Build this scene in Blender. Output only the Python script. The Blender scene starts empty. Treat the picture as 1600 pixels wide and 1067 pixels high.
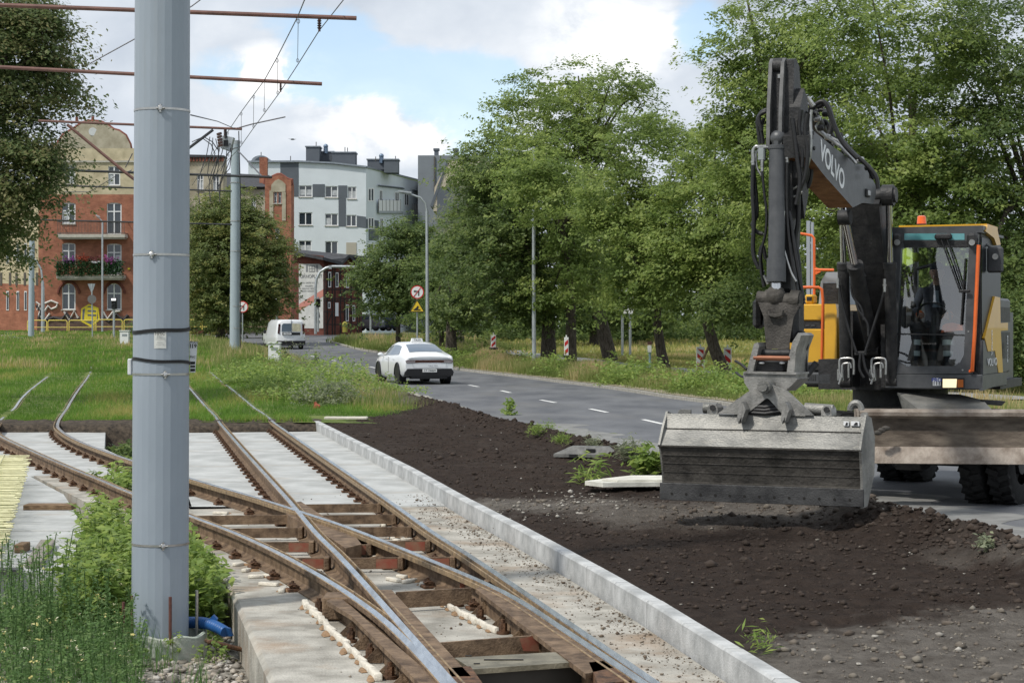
import bpy, math, random
import numpy as np
from mathutils import Vector, Matrix, noise
rad = math.radians
SC = bpy.context.scene
COL = SC.collection
random.seed(7)
# ------------------------------------------------------------------ camera
F, H, U0, V0 = 3000.0, 1.9, 800.0, 512.0
cd = bpy.data.cameras.new('camera'); cam = bpy.data.objects.new('camera', cd); COL.objects.link(cam)
cam.location = (0, 0, H); cam.rotation_euler = (rad(90), 0, 0)
cd.sensor_width = 36; cd.lens = 36 * F / 1600; cd.shift_y = -(533.5 - V0) / 1600
cd.clip_start = 0.5; cd.clip_end = 6000
SC.camera = cam
# ------------------------------------------------------------------ light
SUN_EL, SUN_AZ = 52, -128        # azimuth from +Y, clockwise: high, to the left of the camera
sl = bpy.data.lights.new('sun', 'SUN'); sl.energy = 2.4; sl.angle = rad(4); sl.color = (1, .95, .87)
sun = bpy.data.objects.new('sun', sl); COL.objects.link(sun)
_d = Vector((math.sin(rad(SUN_AZ)) * math.cos(rad(SUN_EL)), math.cos(rad(SUN_AZ)) * math.cos(rad(SUN_EL)), math.sin(rad(SUN_EL))))
sun.rotation_euler = _d.to_track_quat('Z', 'Y').to_euler(); sun.location = _d * 60
W = bpy.data.worlds.new('World'); SC.world = W; W.use_nodes = True
wn, wl = W.node_tree.nodes, W.node_tree.links; wn.clear()
def N(t, **k):
    n = wn.new(t)
    for a, b in k.items():
        setattr(n, a, b)
    return n
wo = N('ShaderNodeOutputWorld'); sky = N('ShaderNodeTexSky', sky_type='NISHITA', sun_disc=False)
sky.sun_elevation = rad(SUN_EL); sky.sun_rotation = rad(SUN_AZ); sky.air_density = 1.0; sky.dust_density = 1.2; sky.ozone_density = 1.5
b1 = N('ShaderNodeBackground'); b1.inputs[1].default_value = 0.15; wl.new(sky.outputs[0], b1.inputs[0])
b2 = N('ShaderNodeBackground'); b2.inputs[1].default_value = 0.74
mx = N('ShaderNodeMixShader'); wl.new(b1.outputs[0], mx.inputs[1]); wl.new(b2.outputs[0], mx.inputs[2]); wl.new(mx.outputs[0], wo.inputs[0])
tc = N('ShaderNodeTexCoord')
def wmath(op, a, b=None, clamp=False):
    n = N('ShaderNodeMath', operation=op); n.use_clamp = clamp
    for i, x in enumerate((a, b)):
        if x is None: continue
        if isinstance(x, (int, float)): n.inputs[i].default_value = x
        else: wl.new(x, n.inputs[i])
    return n.outputs[0]
def wnoise(scale, detail, rough, off, zs=2.2, dist=0.0):
    m = N('ShaderNodeMapping'); m.inputs['Scale'].default_value = (1, 1, zs); m.inputs['Location'].default_value = off
    wl.new(tc.outputs['Generated'], m.inputs[0])
    n = N('ShaderNodeTexNoise'); n.inputs['Scale'].default_value = scale; n.inputs['Detail'].default_value = detail
    n.inputs['Roughness'].default_value = rough; n.inputs['Distortion'].default_value = dist
    wl.new(m.outputs[0], n.inputs[0]); return n.outputs[0]
def blob(u, v, ru, rv):
    """soft bump round the sky direction (u, v), 1 in the middle, 0 at one radius"""
    d = Vector(((u - U0) / F, 1, (V0 - v) / F)).normalized()
    s = N('ShaderNodeVectorMath', operation='SUBTRACT'); wl.new(tc.outputs['Generated'], s.inputs[0]); s.inputs[1].default_value = d
    k = N('ShaderNodeVectorMath', operation='MULTIPLY'); wl.new(s.outputs[0], k.inputs[0]); k.inputs[1].default_value = (F / ru, F / ru, F / rv)
    l = N('ShaderNodeVectorMath', operation='LENGTH'); wl.new(k.outputs[0], l.inputs[0])
    return wmath('SUBTRACT', 1.0, l.outputs['Value'], True)
na = wnoise(7, 6, .52, (3.1, 1.7, .4), 1.7, .1)
nb = wnoise(26, 10, .58, (7.3, 2.2, 5.1), 1.5, .25)
base = wmath('ADD', wmath('MULTIPLY', na, .55), wmath('MULTIPLY', nb, .45))
hole = wmath('ADD', blob(600, 120, 330, 70), blob(740, 190, 130, 110))
hole = wmath('ADD', hole, blob(1085, 50, 90, 80))
hole = wmath('ADD', hole, wmath('MULTIPLY', blob(500, 40, 150, 45), .8))
puff = wmath('ADD', blob(600, 195, 150, 75), blob(430, 115, 110, 55))
puff = wmath('ADD', puff, blob(960, 55, 150, 90))
rag = wmath('MULTIPLY', puff, wmath('MULTIPLY', wmath('SUBTRACT', nb, .30), 3.2), True)     # ragged heads
dens = wmath('ADD', wmath('SUBTRACT', base, wmath('MULTIPLY', hole, .44)), wmath('MULTIPLY', rag, .40))
rmp = N('ShaderNodeMapRange'); wl.new(dens, rmp.inputs[0])
rmp.inputs[1].default_value = .27; rmp.inputs[2].default_value = .42; rmp.inputs[3].default_value = .25; rmp.interpolation_type = 'SMOOTHSTEP'
wl.new(rmp.outputs[0], mx.inputs[0])
# brightness of the cloud: grey undersides, white sunlit heads
br = wmath('ADD', wmath('MULTIPLY', wnoise(6, 7, .5, (1.2, 9.1, 3.3), 1.8, .2), .75), wmath('MULTIPLY', wmath('MULTIPLY', nb, .35), 1.0))
br = wmath('ADD', br, wmath('MULTIPLY', rag, .85))
cr = N('ShaderNodeValToRGB'); wl.new(br, cr.inputs[0])
cr.color_ramp.elements[0].position = .36; cr.color_ramp.elements[0].color = (.55, .62, .72, 1)
cr.color_ramp.elements[1].position = 1.0; cr.color_ramp.elements[1].color = (1.25, 1.25, 1.25, 1)
e = cr.color_ramp.elements.new(.58); e.color = (.76, .82, .90, 1)
wl.new(cr.outputs[0], b2.inputs[0])
SC.view_settings.view_transform = 'Standard'; SC.view_settings.look = 'None'
SC.view_settings.exposure = 0.42; SC.view_settings.gamma = 1
SC.cycles.max_bounces = 6; SC.cycles.transparent_max_bounces = 12; SC.cycles.use_denoising = True
SC.cycles.caustics_reflective = False; SC.cycles.caustics_refractive = False

# ------------------------------------------------------------------ helpers
def P(u, v, Y): return Vector(((u - U0) * Y / F, Y, H - (v - V0) * Y / F))
def G(u, v, z=0.0):
    return P(u, v, F * (H - z) / (v - V0))
def on_wall(u, v, A, B):
    """pixel ray met with the vertical plane through ground points A and B"""
    k = (u - U0) / F; dx, dy = B[0] - A[0], B[1] - A[1]; Y = (A[0] * dy - A[1] * dx) / (k * dy - dx)
    return P(u, v, Y)
def interp(tab, t):
    if t <= tab[0][0]: return tab[0][1]
    for a, b in zip(tab, tab[1:]):
        if t <= b[0]:
            return a[1] + (b[1] - a[1]) * (t - a[0]) / (b[0] - a[0])
    return tab[-1][1]
def smooth_tab(pts, step=.4):
    """(Y, x) points -> smooth list of (Y, x), Catmull-Rom"""
    out = []; p = [pts[0]] + list(pts) + [pts[-1]]
    for i in range(1, len(p) - 2):
        a, b, c, d = [Vector(q) for q in (p[i - 1], p[i], p[i + 1], p[i + 2])]
        n = max(1, int((c - b).length / step))
        for k in range(n):
            t = k / n
            out.append(tuple(.5 * ((2 * b) + (c - a) * t + (2 * a - 5 * b + 4 * c - d) * t * t + (-a + 3 * b - 3 * c + d) * t ** 3)))
    out.append(tuple(pts[-1])); return out

_mats = {}
def M(name, col, rough=.65, metal=0., var=.12, scale=4., bump=0., bscale=60., col2=None, spec=.4, coat=0., emis=None, stretch=(1, 1, 1), detail=6, lo=.35, hi=.65, stain=None):
    if name in _mats: return _mats[name]
    m = bpy.data.materials.new(name); m.use_nodes = True; nt = m.node_tree; nd, lk = nt.nodes, nt.links
    p = nd['Principled BSDF']; p.inputs['Roughness'].default_value = rough; p.inputs['Metallic'].default_value = metal
    p.inputs['Specular IOR Level'].default_value = spec; p.inputs['Coat Weight'].default_value = coat
    t = nd.new('ShaderNodeTexCoord'); mp = nd.new('ShaderNodeMapping'); mp.inputs['Scale'].default_value = stretch
    lk.new(t.outputs['Object'], mp.inputs[0])
    n = nd.new('ShaderNodeTexNoise'); n.inputs['Scale'].default_value = scale; n.inputs['Detail'].default_value = detail; n.inputs['Roughness'].default_value = .62
    lk.new(mp.outputs[0], n.inputs[0])
    r = nd.new('ShaderNodeValToRGB'); lk.new(n.outputs[0], r.inputs[0])
    r.color_ramp.elements[0].position = lo; r.color_ramp.elements[1].position = hi
    a = [max(0, c * (1 - var)) for c in col]; b = [c * (1 + var) for c in col] if col2 is None else col2
    r.color_ramp.elements[0].color = (*a, 1); r.color_ramp.elements[1].color = (*b, 1)
    out = r.outputs[0]
    if stain:       # patches of dirt: colour, noise scale, stretch, from, to, strength
        ms = nd.new('ShaderNodeMapping'); ms.inputs['Scale'].default_value = stain[2]; ms.inputs['Location'].default_value = (3.3, 1.7, 5.1); lk.new(t.outputs['Object'], ms.inputs[0])
        ns = nd.new('ShaderNodeTexNoise'); ns.inputs['Scale'].default_value = stain[1]; ns.inputs['Detail'].default_value = 8; ns.inputs['Roughness'].default_value = .65; lk.new(ms.outputs[0], ns.inputs[0])
        mr0 = nd.new('ShaderNodeMapRange'); mr0.inputs[1].default_value = stain[3]; mr0.inputs[2].default_value = stain[4]; mr0.inputs[4].default_value = stain[5]; lk.new(ns.outputs[0], mr0.inputs[0])
        xm = nd.new('ShaderNodeMix'); xm.data_type = 'RGBA'; lk.new(mr0.outputs[0], xm.inputs[0]); lk.new(out, xm.inputs[6]); xm.inputs[7].default_value = (*stain[0], 1); out = xm.outputs[2]
    lk.new(out, p.inputs['Base Color'])
    if bump:
        n2 = nd.new('ShaderNodeTexNoise'); n2.inputs['Scale'].default_value = bscale; n2.inputs['Detail'].default_value = 5
        lk.new(mp.outputs[0], n2.inputs[0])
        bp = nd.new('ShaderNodeBump'); bp.inputs['Strength'].default_value = bump; bp.inputs['Distance'].default_value = .02
        lk.new(n2.outputs[0], bp.inputs['Height']); lk.new(bp.outputs[0], p.inputs['Normal'])
    if emis:
        p.inputs['Emission Color'].default_value = (*emis[:3], 1); p.inputs['Emission Strength'].default_value = emis[3]
    _mats[name] = m; return m
def glassmat(name, tint=(.04, .05, .06), rough=.04, alpha=None):
    if name in _mats: return _mats[name]
    m = bpy.data.materials.new(name); m.use_nodes = True; nd, lk = m.node_tree.nodes, m.node_tree.links
    p = nd['Principled BSDF']; p.inputs['Base Color'].default_value = (*tint, 1); p.inputs['Roughness'].default_value = rough
    p.inputs['Specular IOR Level'].default_value = .9
    if alpha is not None:
        g = nd.new('ShaderNodeBsdfGlossy'); g.inputs['Roughness'].default_value = .02; g.inputs[0].default_value = (1, 1, 1, 1)
        t = nd.new('ShaderNodeBsdfTransparent'); t.inputs[0].default_value = (*tint, 1)
        fr = nd.new('ShaderNodeFresnel'); fr.inputs[0].default_value = 1.5
        ad = nd.new('ShaderNodeMath'); ad.operation = 'ADD'; ad.inputs[1].default_value = alpha; sc_ = nd.new('ShaderNodeMath'); sc_.operation = 'MULTIPLY'; sc_.inputs[1].default_value = .4; lk.new(fr.outputs[0], sc_.inputs[0]); lk.new(sc_.outputs[0], ad.inputs[0])
        x = nd.new('ShaderNodeMixShader'); lk.new(ad.outputs[0], x.inputs[0]); lk.new(t.outputs[0], x.inputs[1]); lk.new(g.outputs[0], x.inputs[2])
        lk.new(x.outputs[0], nd['Material Output'].inputs[0])
    _mats[name] = m; return m
def leafmat(name, c0, c1, c2, trans=.35):
    if name in _mats: return _mats[name]
    kf = (1.9, 1.5, 1.8) if name.startswith('blade') else (2.5, 1.8, 2.3)
    if name.startswith(('leaf', 'blade')): c0, c1, c2 = [tuple(min(.6, x * k) for x, k in zip(c, kf)) for c in (c0, c1, c2)]
    m = bpy.data.materials.new(name); m.use_nodes = True; nd, lk = m.node_tree.nodes, m.node_tree.links; nd.remove(nd['Principled BSDF'])
    a = nd.new('ShaderNodeAttribute'); a.attribute_name = 'rnd'
    r = nd.new('ShaderNodeValToRGB'); lk.new(a.outputs['Fac'], r.inputs[0])
    r.color_ramp.elements[0].position = 0; r.color_ramp.elements[0].color = (*c0, 1)
    r.color_ramp.elements[1].position = 1; r.color_ramp.elements[1].color = (*c2, 1)
    e = r.color_ramp.elements.new(.55); e.color = (*c1, 1)
    p = nd.new('ShaderNodeBsdfPrincipled'); p.inputs['Roughness'].default_value = .5; p.inputs['Specular IOR Level'].default_value = .25
    t = nd.new('ShaderNodeBsdfTranslucent'); lk.new(r.outputs[0], p.inputs['Base Color'])
    g = nd.new('ShaderNodeHueSaturation'); g.inputs['Value'].default_value = 1.6; lk.new(r.outputs[0], g.inputs['Color']); lk.new(g.outputs[0], t.inputs[0])
    x = nd.new('ShaderNodeMixShader'); x.inputs[0].default_value = trans
    lk.new(p.outputs[0], x.inputs[1]); lk.new(t.outputs[0], x.inputs[2]); lk.new(x.outputs[0], nd['Material Output'].inputs[0])
    _mats[name] = m; return m

WM = {}            # root object name -> world matrix, so that parts can be given in world coordinates
def tag(o, label=None, cat=None, group=None, kind=None):
    for k, v in (('label', label), ('category', cat), ('group', group), ('kind', kind)):
        if v: o[k] = v
    return o
def empty(name, loc, label, cat, group=None, rz=0., kind=None):
    o = bpy.data.objects.new(name, None); COL.objects.link(o); o.location = loc; o.rotation_euler = (0, 0, rz)
    o.empty_display_size = .2
    WM[o.name] = Matrix.Translation(Vector(loc)) @ Matrix.Rotation(rz, 4, 'Z')
    return tag(o, label, cat, group, kind)
def ortho(d):
    d = Vector(d).normalized(); a = Vector((0, 0, 1)) if abs(d.z) < .9 else Vector((0, 1, 0))
    x = d.cross(a).normalized(); return x, x.cross(d).normalized(), d
class MB:
    def __init__(s): s.v = []; s.f = []; s.m = []
    def add(s, vs, fs, mi=0):
        o = len(s.v); s.v += [tuple(p) for p in vs]; s.f += [tuple(i + o for i in f) for f in fs]; s.m += [mi] * len(fs); return s
    def box(s, c, d, R=None, mi=0, ch=0.):
        """centre, full dimensions, optional rotation matrix, optional chamfer"""
        x, y, z = d[0] / 2, d[1] / 2, d[2] / 2
        if ch <= 0:
            vs = [Vector((i * x, j * y, k * z)) for k in (-1, 1) for j in (-1, 1) for i in (-1, 1)]
            fs = [(0, 2, 3, 1), (4, 5, 7, 6), (0, 1, 5, 4), (2, 6, 7, 3), (0, 4, 6, 2), (1, 3, 7, 5)]
        else:
            ch = min(ch, x * .9, y * .9, z * .9); vs = []; idx = {}
            for i in (-1, 1):
                for j in (-1, 1):
                    for k in (-1, 1):
                        for ax in range(3):
                            p = [i * x, j * y, k * z]
                            for b in range(3):
                                if b != ax: p[b] -= (i, j, k)[b] * ch
                            idx[(i, j, k, ax)] = len(vs); vs.append(Vector(p))
            fs = []
            for ax in range(3):
                for sg in (-1, 1):
                    o = [b for b in range(3) if b != ax]; q = []
                    for (a, b) in ((-1, -1), (1, -1), (1, 1), (-1, 1)):
                        t = [0, 0, 0]; t[ax] = sg; t[o[0]] = a; t[o[1]] = b; q.append(idx[(*t, ax)])
                    fs.append(tuple(q))
            for ax in range(3):        # edges running along ax
                o = [b for b in range(3) if b != ax]
                for a in (-1, 1):
                    for b in (-1, 1):
                        t = [0, 0, 0]; t[o[0]] = a; t[o[1]] = b; t[ax] = -1; t0 = tuple(t); t[ax] = 1; t1 = tuple(t)
                        fs.append((idx[(*t0, o[0])], idx[(*t1, o[0])], idx[(*t1, o[1])], idx[(*t0, o[1])]))
            for i in (-1, 1):
                for j in (-1, 1):
                    for k in (-1, 1): fs.append(tuple(idx[(i, j, k, ax)] for ax in range(3)))
        c = Vector(c)
        if R is not None: vs = [R @ p for p in vs]
        return s.add([p + c for p in vs], fs, mi)
    def bb(s, a, b, mi=0, ch=0.):
        a = Vector(a); b = Vector(b); return s.box((a + b) / 2, [abs(q) for q in (b - a)], None, mi, ch)
    def cyl(s, p0, p1, r0, r1=None, n=12, caps=True, mi=0):
        r1 = r0 if r1 is None else r1; p0 = Vector(p0); p1 = Vector(p1); x, y, _ = ortho(p1 - p0); vs = []
        for p, r in ((p0, r0), (p1, r1)):
            for k in range(n):
                a = 2 * math.pi * k / n; vs.append(p + x * math.cos(a) * r + y * math.sin(a) * r)
        fs = [(k, (k + 1) % n, n + (k + 1) % n, n + k) for k in range(n)]
        if caps: fs += [tuple(range(n))[::-1], tuple(range(n, 2 * n))]
        return s.add(vs, fs, mi)
    def tube(s, pts, r, n=8, mi=0, caps=True, closed=False):
        pts = [Vector(p) for p in pts]; rr = r if isinstance(r, (list, tuple)) else [r] * len(pts); vs = []; N_ = len(pts)
        px = None
        for i, p in enumerate(pts):
            d = (pts[(i + 1) % N_ if closed else min(i + 1, N_ - 1)] - pts[(i - 1) % N_ if closed else max(i - 1, 0)])
            if d.length < 1e-9: d = Vector((0, 0, 1))
            d.normalize()
            if px is None: x, y, _ = ortho(d)
            else:
                x = (px - d * px.dot(d))
                x = x.normalized() if x.length > 1e-6 else ortho(d)[0]
                y = x.cross(d).normalized()
            px = x
            for k in range(n):
                a = 2 * math.pi * k / n; vs.append(p + x * math.cos(a) * rr[i] + y * math.sin(a) * rr[i])
        fs = []
        for i in range(N_ if closed else N_ - 1):
            a, b = i * n, ((i + 1) % N_) * n
            fs += [(a + k, a + (k + 1) % n, b + (k + 1) % n, b + k) for k in range(n)]
        if caps and not closed: fs += [tuple(range(n))[::-1], tuple(range((N_ - 1) * n, N_ * n))]
        return s.add(vs, fs, mi)
    def prism(s, poly, ext, mi=0, mi2=None):
        """polygon (3-D points) extruded by the vector ext"""
        n = len(poly); e_ = Vector(ext); a = [Vector(p) for p in poly]; vs = a + [p + e_ for p in a]
        s.add(vs, [tuple(range(n)), tuple(range(n, 2 * n))[::-1]], mi)
        o = len(s.v) - 2 * n
        for k in range(n):
            s.f.append((o + k, o + n + k, o + n + (k + 1) % n, o + (k + 1) % n)); s.m.append(mi if mi2 is None else mi2)
        return s
    def quad(s, a, b, c, d, mi=0): return s.add([a, b, c, d], [(0, 1, 2, 3)], mi)
    def loft(s, rings, mi=0, closed=True, caps=True):
        n = len(rings[0]); o = len(s.v); s.v += [tuple(p) for r in rings for p in r]
        for i in range(len(rings) - 1):
            for k in range(n if closed else n - 1):
                k2 = (k + 1) % n; s.f.append((o + i * n + k, o + i * n + k2, o + (i + 1) * n + k2, o + (i + 1) * n + k)); s.m.append(mi if not isinstance(mi, list) else mi[k])
        if caps and closed:
            s.f.append(tuple(o + k for k in range(n))[::-1]); s.m.append(0 if isinstance(mi, list) else mi)
            s.f.append(tuple(o + (len(rings) - 1) * n + k for k in range(n))); s.m.append(0 if isinstance(mi, list) else mi)
        return s
    def ball(s, c, r, n=10, m=7, mi=0, half=False):
        c = Vector(c); r = r if isinstance(r, (list, tuple)) else (r, r, r); rings = []
        for i in range(m + 1):
            t = -math.pi / 2 + math.pi * i / m
            if half: t = math.pi / 2 * i / m
            rings.append([c + Vector((r[0] * math.cos(t) * math.cos(2 * math.pi * k / n), r[1] * math.cos(t) * math.sin(2 * math.pi * k / n), r[2] * math.sin(t))) for k in range(n)])
        return s.loft(rings, mi)
    def build(s, name, mats, parent=None, world=True, smooth=35, loc=None):
        vs = s.v; me = bpy.data.meshes.new(name); o = bpy.data.objects.new(name, me)
        if parent is not None:
            root = parent
            while root.parent: root = root.parent
            if world and root.name in WM:
                iv = WM[root.name].inverted(); vs = [iv @ Vector(p) for p in vs]
            o.parent = parent
        else:
            if loc is None:
                a = np.array(vs); loc = ((a[:, 0].min() + a[:, 0].max()) / 2, (a[:, 1].min() + a[:, 1].max()) / 2, a[:, 2].min())
            l = Vector(loc); vs = [Vector(p) - l for p in vs]; o.location = l
        me.from_pydata([tuple(p) for p in vs], [], s.f)
        mats = mats if isinstance(mats, (list, tuple)) else [mats]
        for m in mats: me.materials.append(m)
        if len(mats) > 1: me.polygons.foreach_set('material_index', s.m)
        if smooth:
            me.polygons.foreach_set('use_smooth', [True] * len(me.polygons)); me.update(); me.set_sharp_from_angle(angle=rad(smooth))
        me.validate(); me.update(); COL.objects.link(o); return o
def npmesh(name, verts, faces, rnd, mat, parent=None, loc=(0, 0, 0)):
    """verts (n,3) float, faces (m,3|4) int, rnd (m,)"""
    me = bpy.data.meshes.new(name); l = np.array(loc, dtype=np.float32); k = faces.shape[1]
    me.vertices.add(len(verts)); me.vertices.foreach_set('co', (verts - l).astype(np.float32).ravel())
    me.loops.add(faces.size); me.loops.foreach_set('vertex_index', faces.astype(np.int32).ravel())
    me.polygons.add(len(faces)); me.polygons.foreach_set('loop_start', np.arange(0, faces.size, k, dtype=np.int32))
    me.update(calc_edges=True)
    at = me.attributes.new('rnd', 'FLOAT', 'FACE'); at.data.foreach_set('value', rnd.astype(np.float32))
    me.materials.append(mat); o = bpy.data.objects.new(name, me); COL.objects.link(o)
    if parent is not None: o.parent = parent
    else: o.location = loc
    return o
def copy_tree(o, parent=None):
    c = o.copy(); COL.objects.link(c); c.parent = parent
    for ch in list(o.children): copy_tree(ch, c)
    return c
def text(body, name, mat, parent, loc, rot, size, ext=.002, align='CENTER', xs=1.0, bold=0.):
    cu = bpy.data.curves.new(name, 'FONT'); cu.body = body; cu.size = size; cu.extrude = ext; cu.align_x = align; cu.align_y = 'CENTER'; cu.offset = bold
    cu.materials.append(mat); o = bpy.data.objects.new(name, cu); COL.objects.link(o); o.parent = parent
    bpy.context.view_layer.update(); me = bpy.data.meshes.new_from_object(o); bpy.data.objects.remove(o)
    o = bpy.data.objects.new(name, me); COL.objects.link(o); o.parent = parent
    o.location = loc; o.rotation_euler = rot; o.scale = (xs, 1, 1); return o
RNG = np.random.default_rng(11)
def unit(a): return a / (np.linalg.norm(a, axis=1, keepdims=True) + 1e-9)
def leaves(cent, nper, spread, size, up=.5, rr=None, flat=.6, asp=.55, outward=None):
    """leaf quads round clump centres; returns verts, faces, rnd"""
    c = np.repeat(cent, nper, axis=0); n = len(c)
    p = RNG.normal(size=(n, 3)) * spread * np.array([1, 1, flat]); p = c + p
    nrm = RNG.normal(size=(n, 3)); nrm[:, 2] = np.abs(nrm[:, 2]) + up * 2
    if outward is not None: nrm += np.repeat(outward, nper, axis=0) * 1.2
    nrm = unit(nrm); t = unit(np.cross(nrm, RNG.normal(size=(n, 3)))); b = np.cross(nrm, t)
    s = size * RNG.uniform(.6, 1.35, (n, 1)); w = s * asp
    v = np.stack([p - t * s * .5, p + b * w * .5 - t * s * .05, p + t * s * .5 - nrm * s * .12, p - b * w * .5 - t * s * .05], axis=1).reshape(-1, 3)
    f = np.arange(n * 4).reshape(-1, 4)
    cl = np.repeat(RNG.uniform(0, 1, len(cent)) if rr is None else rr, nper)
    r = np.clip(cl * .6 + RNG.uniform(0, 1, n) * .4, 0, 1)
    return v, f, r
def sprays(tips, out, nsub, size, rr=None, rad_=.75, vert=.22, nleaf=14, droop=.35, asp=.55):
    """leaf sprays: every branch tip carries flat drooping pads of small clumps, with gaps between the pads"""
    n = len(tips); R_ = RNG.uniform(.55, 1.25, (n, 1, 1)) * rad_; p = RNG.normal(size=(n, nsub, 3)) * R_ * np.array([.62, .62, vert]); hr = np.linalg.norm(p[:, :, :2], axis=2)
    p[:, :, 2] -= droop * hr ** 2 / rad_; c = (tips[:, None, :] + p).reshape(-1, 3); o = np.repeat(out, nsub, axis=0)
    r0 = RNG.uniform(0, 1, n) if rr is None else rr; r = np.clip(np.repeat(r0, nsub) + RNG.normal(size=n * nsub) * .12, 0, 1)
    return leaves(c, nleaf, .15, size, .55, r, .55, asp, o)
def blades(xy, z, h, w, lean=.35, col=None):
    """grass blades: two-segment tapered strips"""
    n = len(xy); a = RNG.uniform(0, 2 * np.pi, n); d = np.stack([np.cos(a), np.sin(a), np.zeros(n)], 1)
    a2 = RNG.uniform(0, 2 * np.pi, n); ln = np.stack([np.cos(a2), np.sin(a2), np.zeros(n)], 1) * (lean * RNG.uniform(.2, 1, n) * h)[:, None]
    b = np.column_stack([xy, z]); hv = np.zeros((n, 3)); hv[:, 2] = h
    w = (w * RNG.uniform(.6, 1.3, n))[:, None] / 2
    v = np.stack([b - d * w, b + d * w, b + hv * .55 + ln * .35 + d * w * .8, b + hv * .55 + ln * .35 - d * w * .8, b + hv + ln + d * w * .12, b + hv + ln - d * w * .12], 1).reshape(-1, 3)
    i = np.arange(n)[:, None] * 6; f = np.concatenate([i + np.array([[0, 1, 2, 3]]), i + np.array([[3, 2, 4, 5]])])
    r = RNG.uniform(0, 1, n) if col is None else np.clip(col + RNG.normal(size=n) * .15, 0, 1)
    return v, f, np.concatenate([r, r])
def merge(parts):
    o = 0; V, Fc, R = [], [], []
    for v, f, r in parts:
        V.append(v); Fc.append(f + o); R.append(r); o += len(v)
    return np.concatenate(V), np.concatenate(Fc), np.concatenate(R)
# ------------------------------------------------------------------ terrain profiles
ZT = [(0, 0), (38, 0), (44, .05), (50, .25), (60, .5), (80, .86), (131, 1.22), (160, 1.55), (400, 1.75)]
ZR = [(0, -.1), (70, -.1), (85, .0), (100, .2), (120, .54), (150, 1.2), (170, 1.4), (400, 1.7)]
KX = [(4, 2.75), (10.27, 1.44), (13.6, .9), (15.3, .6), (18.4, .02), (21.07, -.52), (26.07, -1.44), (31.8, -2.58), (39.2, -4.05), (46, -5.6)]
RL = smooth_tab([(3, 8.0), (10, 6.0), (12, 5.4), (15.6, 4.6), (18.5, 3.9), (22, 3.35), (28.7, 1.9), (33.9, .8), (38.4, -.2), (45, -1.3), (57, -3.2), (68, -4.9), (80, -6.9), (90, -9), (104, -12), (117, -14.6), (130, -17.5), (145, -22), (160, -30), (172, -38)], 1)
RR = smooth_tab([(3, 13), (20, 10.2), (31, 8.4), (40, 6.8), (50, 5.35), (54, 4.5), (62.5, 3.2), (72.7, 1.0), (85, -2.3), (96, -4.9), (110, -7.2), (116, -8.9), (125, -10.8), (138, -13.1), (146, -12), (152, -8), (158, 2), (172, 14)], 1)
kx = lambda Y: interp(KX, Y); rl = lambda Y: interp(RL, Y); rr_ = lambda Y: interp(RR, Y)
def sst(a, b, t): t = min(1, max(0, (t - a) / (b - a))); return t * t * (3 - 2 * t)
def zleft(x, Y):
    e = rl(Y); w = sst(.3, 4.5, e - x); zt, zr = interp(ZT, Y), interp(ZR, Y)
    return zt * w + (zr + .04) * (1 - w) + .05 * noise.noise(Vector((x * .4, Y * .2, 0)))
def zright(x, Y): return interp(ZR, Y) + .05 + .06 * sst(0, 3, x - rr_(Y)) + .06 * noise.noise(Vector((x * .3, Y * .2, 4)))
def sheet(name, mat, Ys, cols, xf, zf, smooth=60, **kw):
    m = MB(); rings = []
    for Y in Ys:
        a, b = xf(Y); rings.append([Vector((a + (b - a) * c, Y, 0)) for c in cols])
    rings = [[Vector((p.x, p.y, zf(p.x, p.y))) for p in r] for r in rings]
    m.loft(rings, closed=False); o = m.build(name, mat, smooth=smooth, **kw); return o
def lin(a, b, n): return [a + (b - a) * i / (n - 1) for i in range(n)]
def geo(a, b, n, q=1.): return [a + (b - a) * (i / (n - 1)) ** q for i in range(n)]
grassg = M('grass_ground', (.085, .15, .035), .95, var=.4, scale=1.6, bump=.5, bscale=30, col2=(.16, .19, .06), spec=.1)
asphalt = M('asphalt', (.098, .103, .115), .8, var=.12, scale=.9, bump=.35, bscale=140, stain=((.17, .165, .155), .5, (1, .3, 1), .5, .75, .6), col2=(.15, .155, .165), spec=.35, stretch=(1, .35, 1))
conc = M('concrete', (.38, .39, .38), .85, var=.12, scale=2.2, bump=.25, bscale=35, col2=(.48, .49, .48), spec=.2, stain=((.30, .22, .14), 1.4, (1, 1, 1), .56, .8, .5))
concr = M('concrete_rough', (.30, .285, .25), .9, var=.15, scale=2.5, bump=.6, bscale=60, col2=(.50, .48, .43), spec=.15, stain=((.26, .16, .085), 1.1, (1, 1, 1), .50, .72, .75))
kerbm = M('kerb_concrete', (.35, .36, .36), .85, var=.1, scale=5, bump=.3, bscale=80, col2=(.53, .54, .54), spec=.2, stain=((.25, .24, .22), 2.5, (1, 1, .4), .5, .8, .55))
rust = M('rust_steel', (.12, .078, .050), .75, .15, var=.3, scale=9, bump=.5, bscale=70, col2=(.24, .165, .105), spec=.3)
rustd = M('rust_dark', (.07, .042, .028), .75, .15, var=.3, scale=20, bump=.5, bscale=70, col2=(.17, .09, .05), spec=.3)
rustl = M('rust_light', (.22, .16, .105), .6, .3, var=.3, scale=14, bump=.2, bscale=70, col2=(.38, .27, .15), spec=.4)
steelp = M('polished_steel', (.46, .49, .54), .24, 1., var=.15, scale=26, stretch=(1, .12, 1), col2=(.66, .69, .73), stain=((.20, .15, .11), 5., (1, .25, 1), .52, .75, .7))
steeld = M('dull_steel', (.26, .24, .21), .42, .8, var=.3, scale=30)
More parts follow.
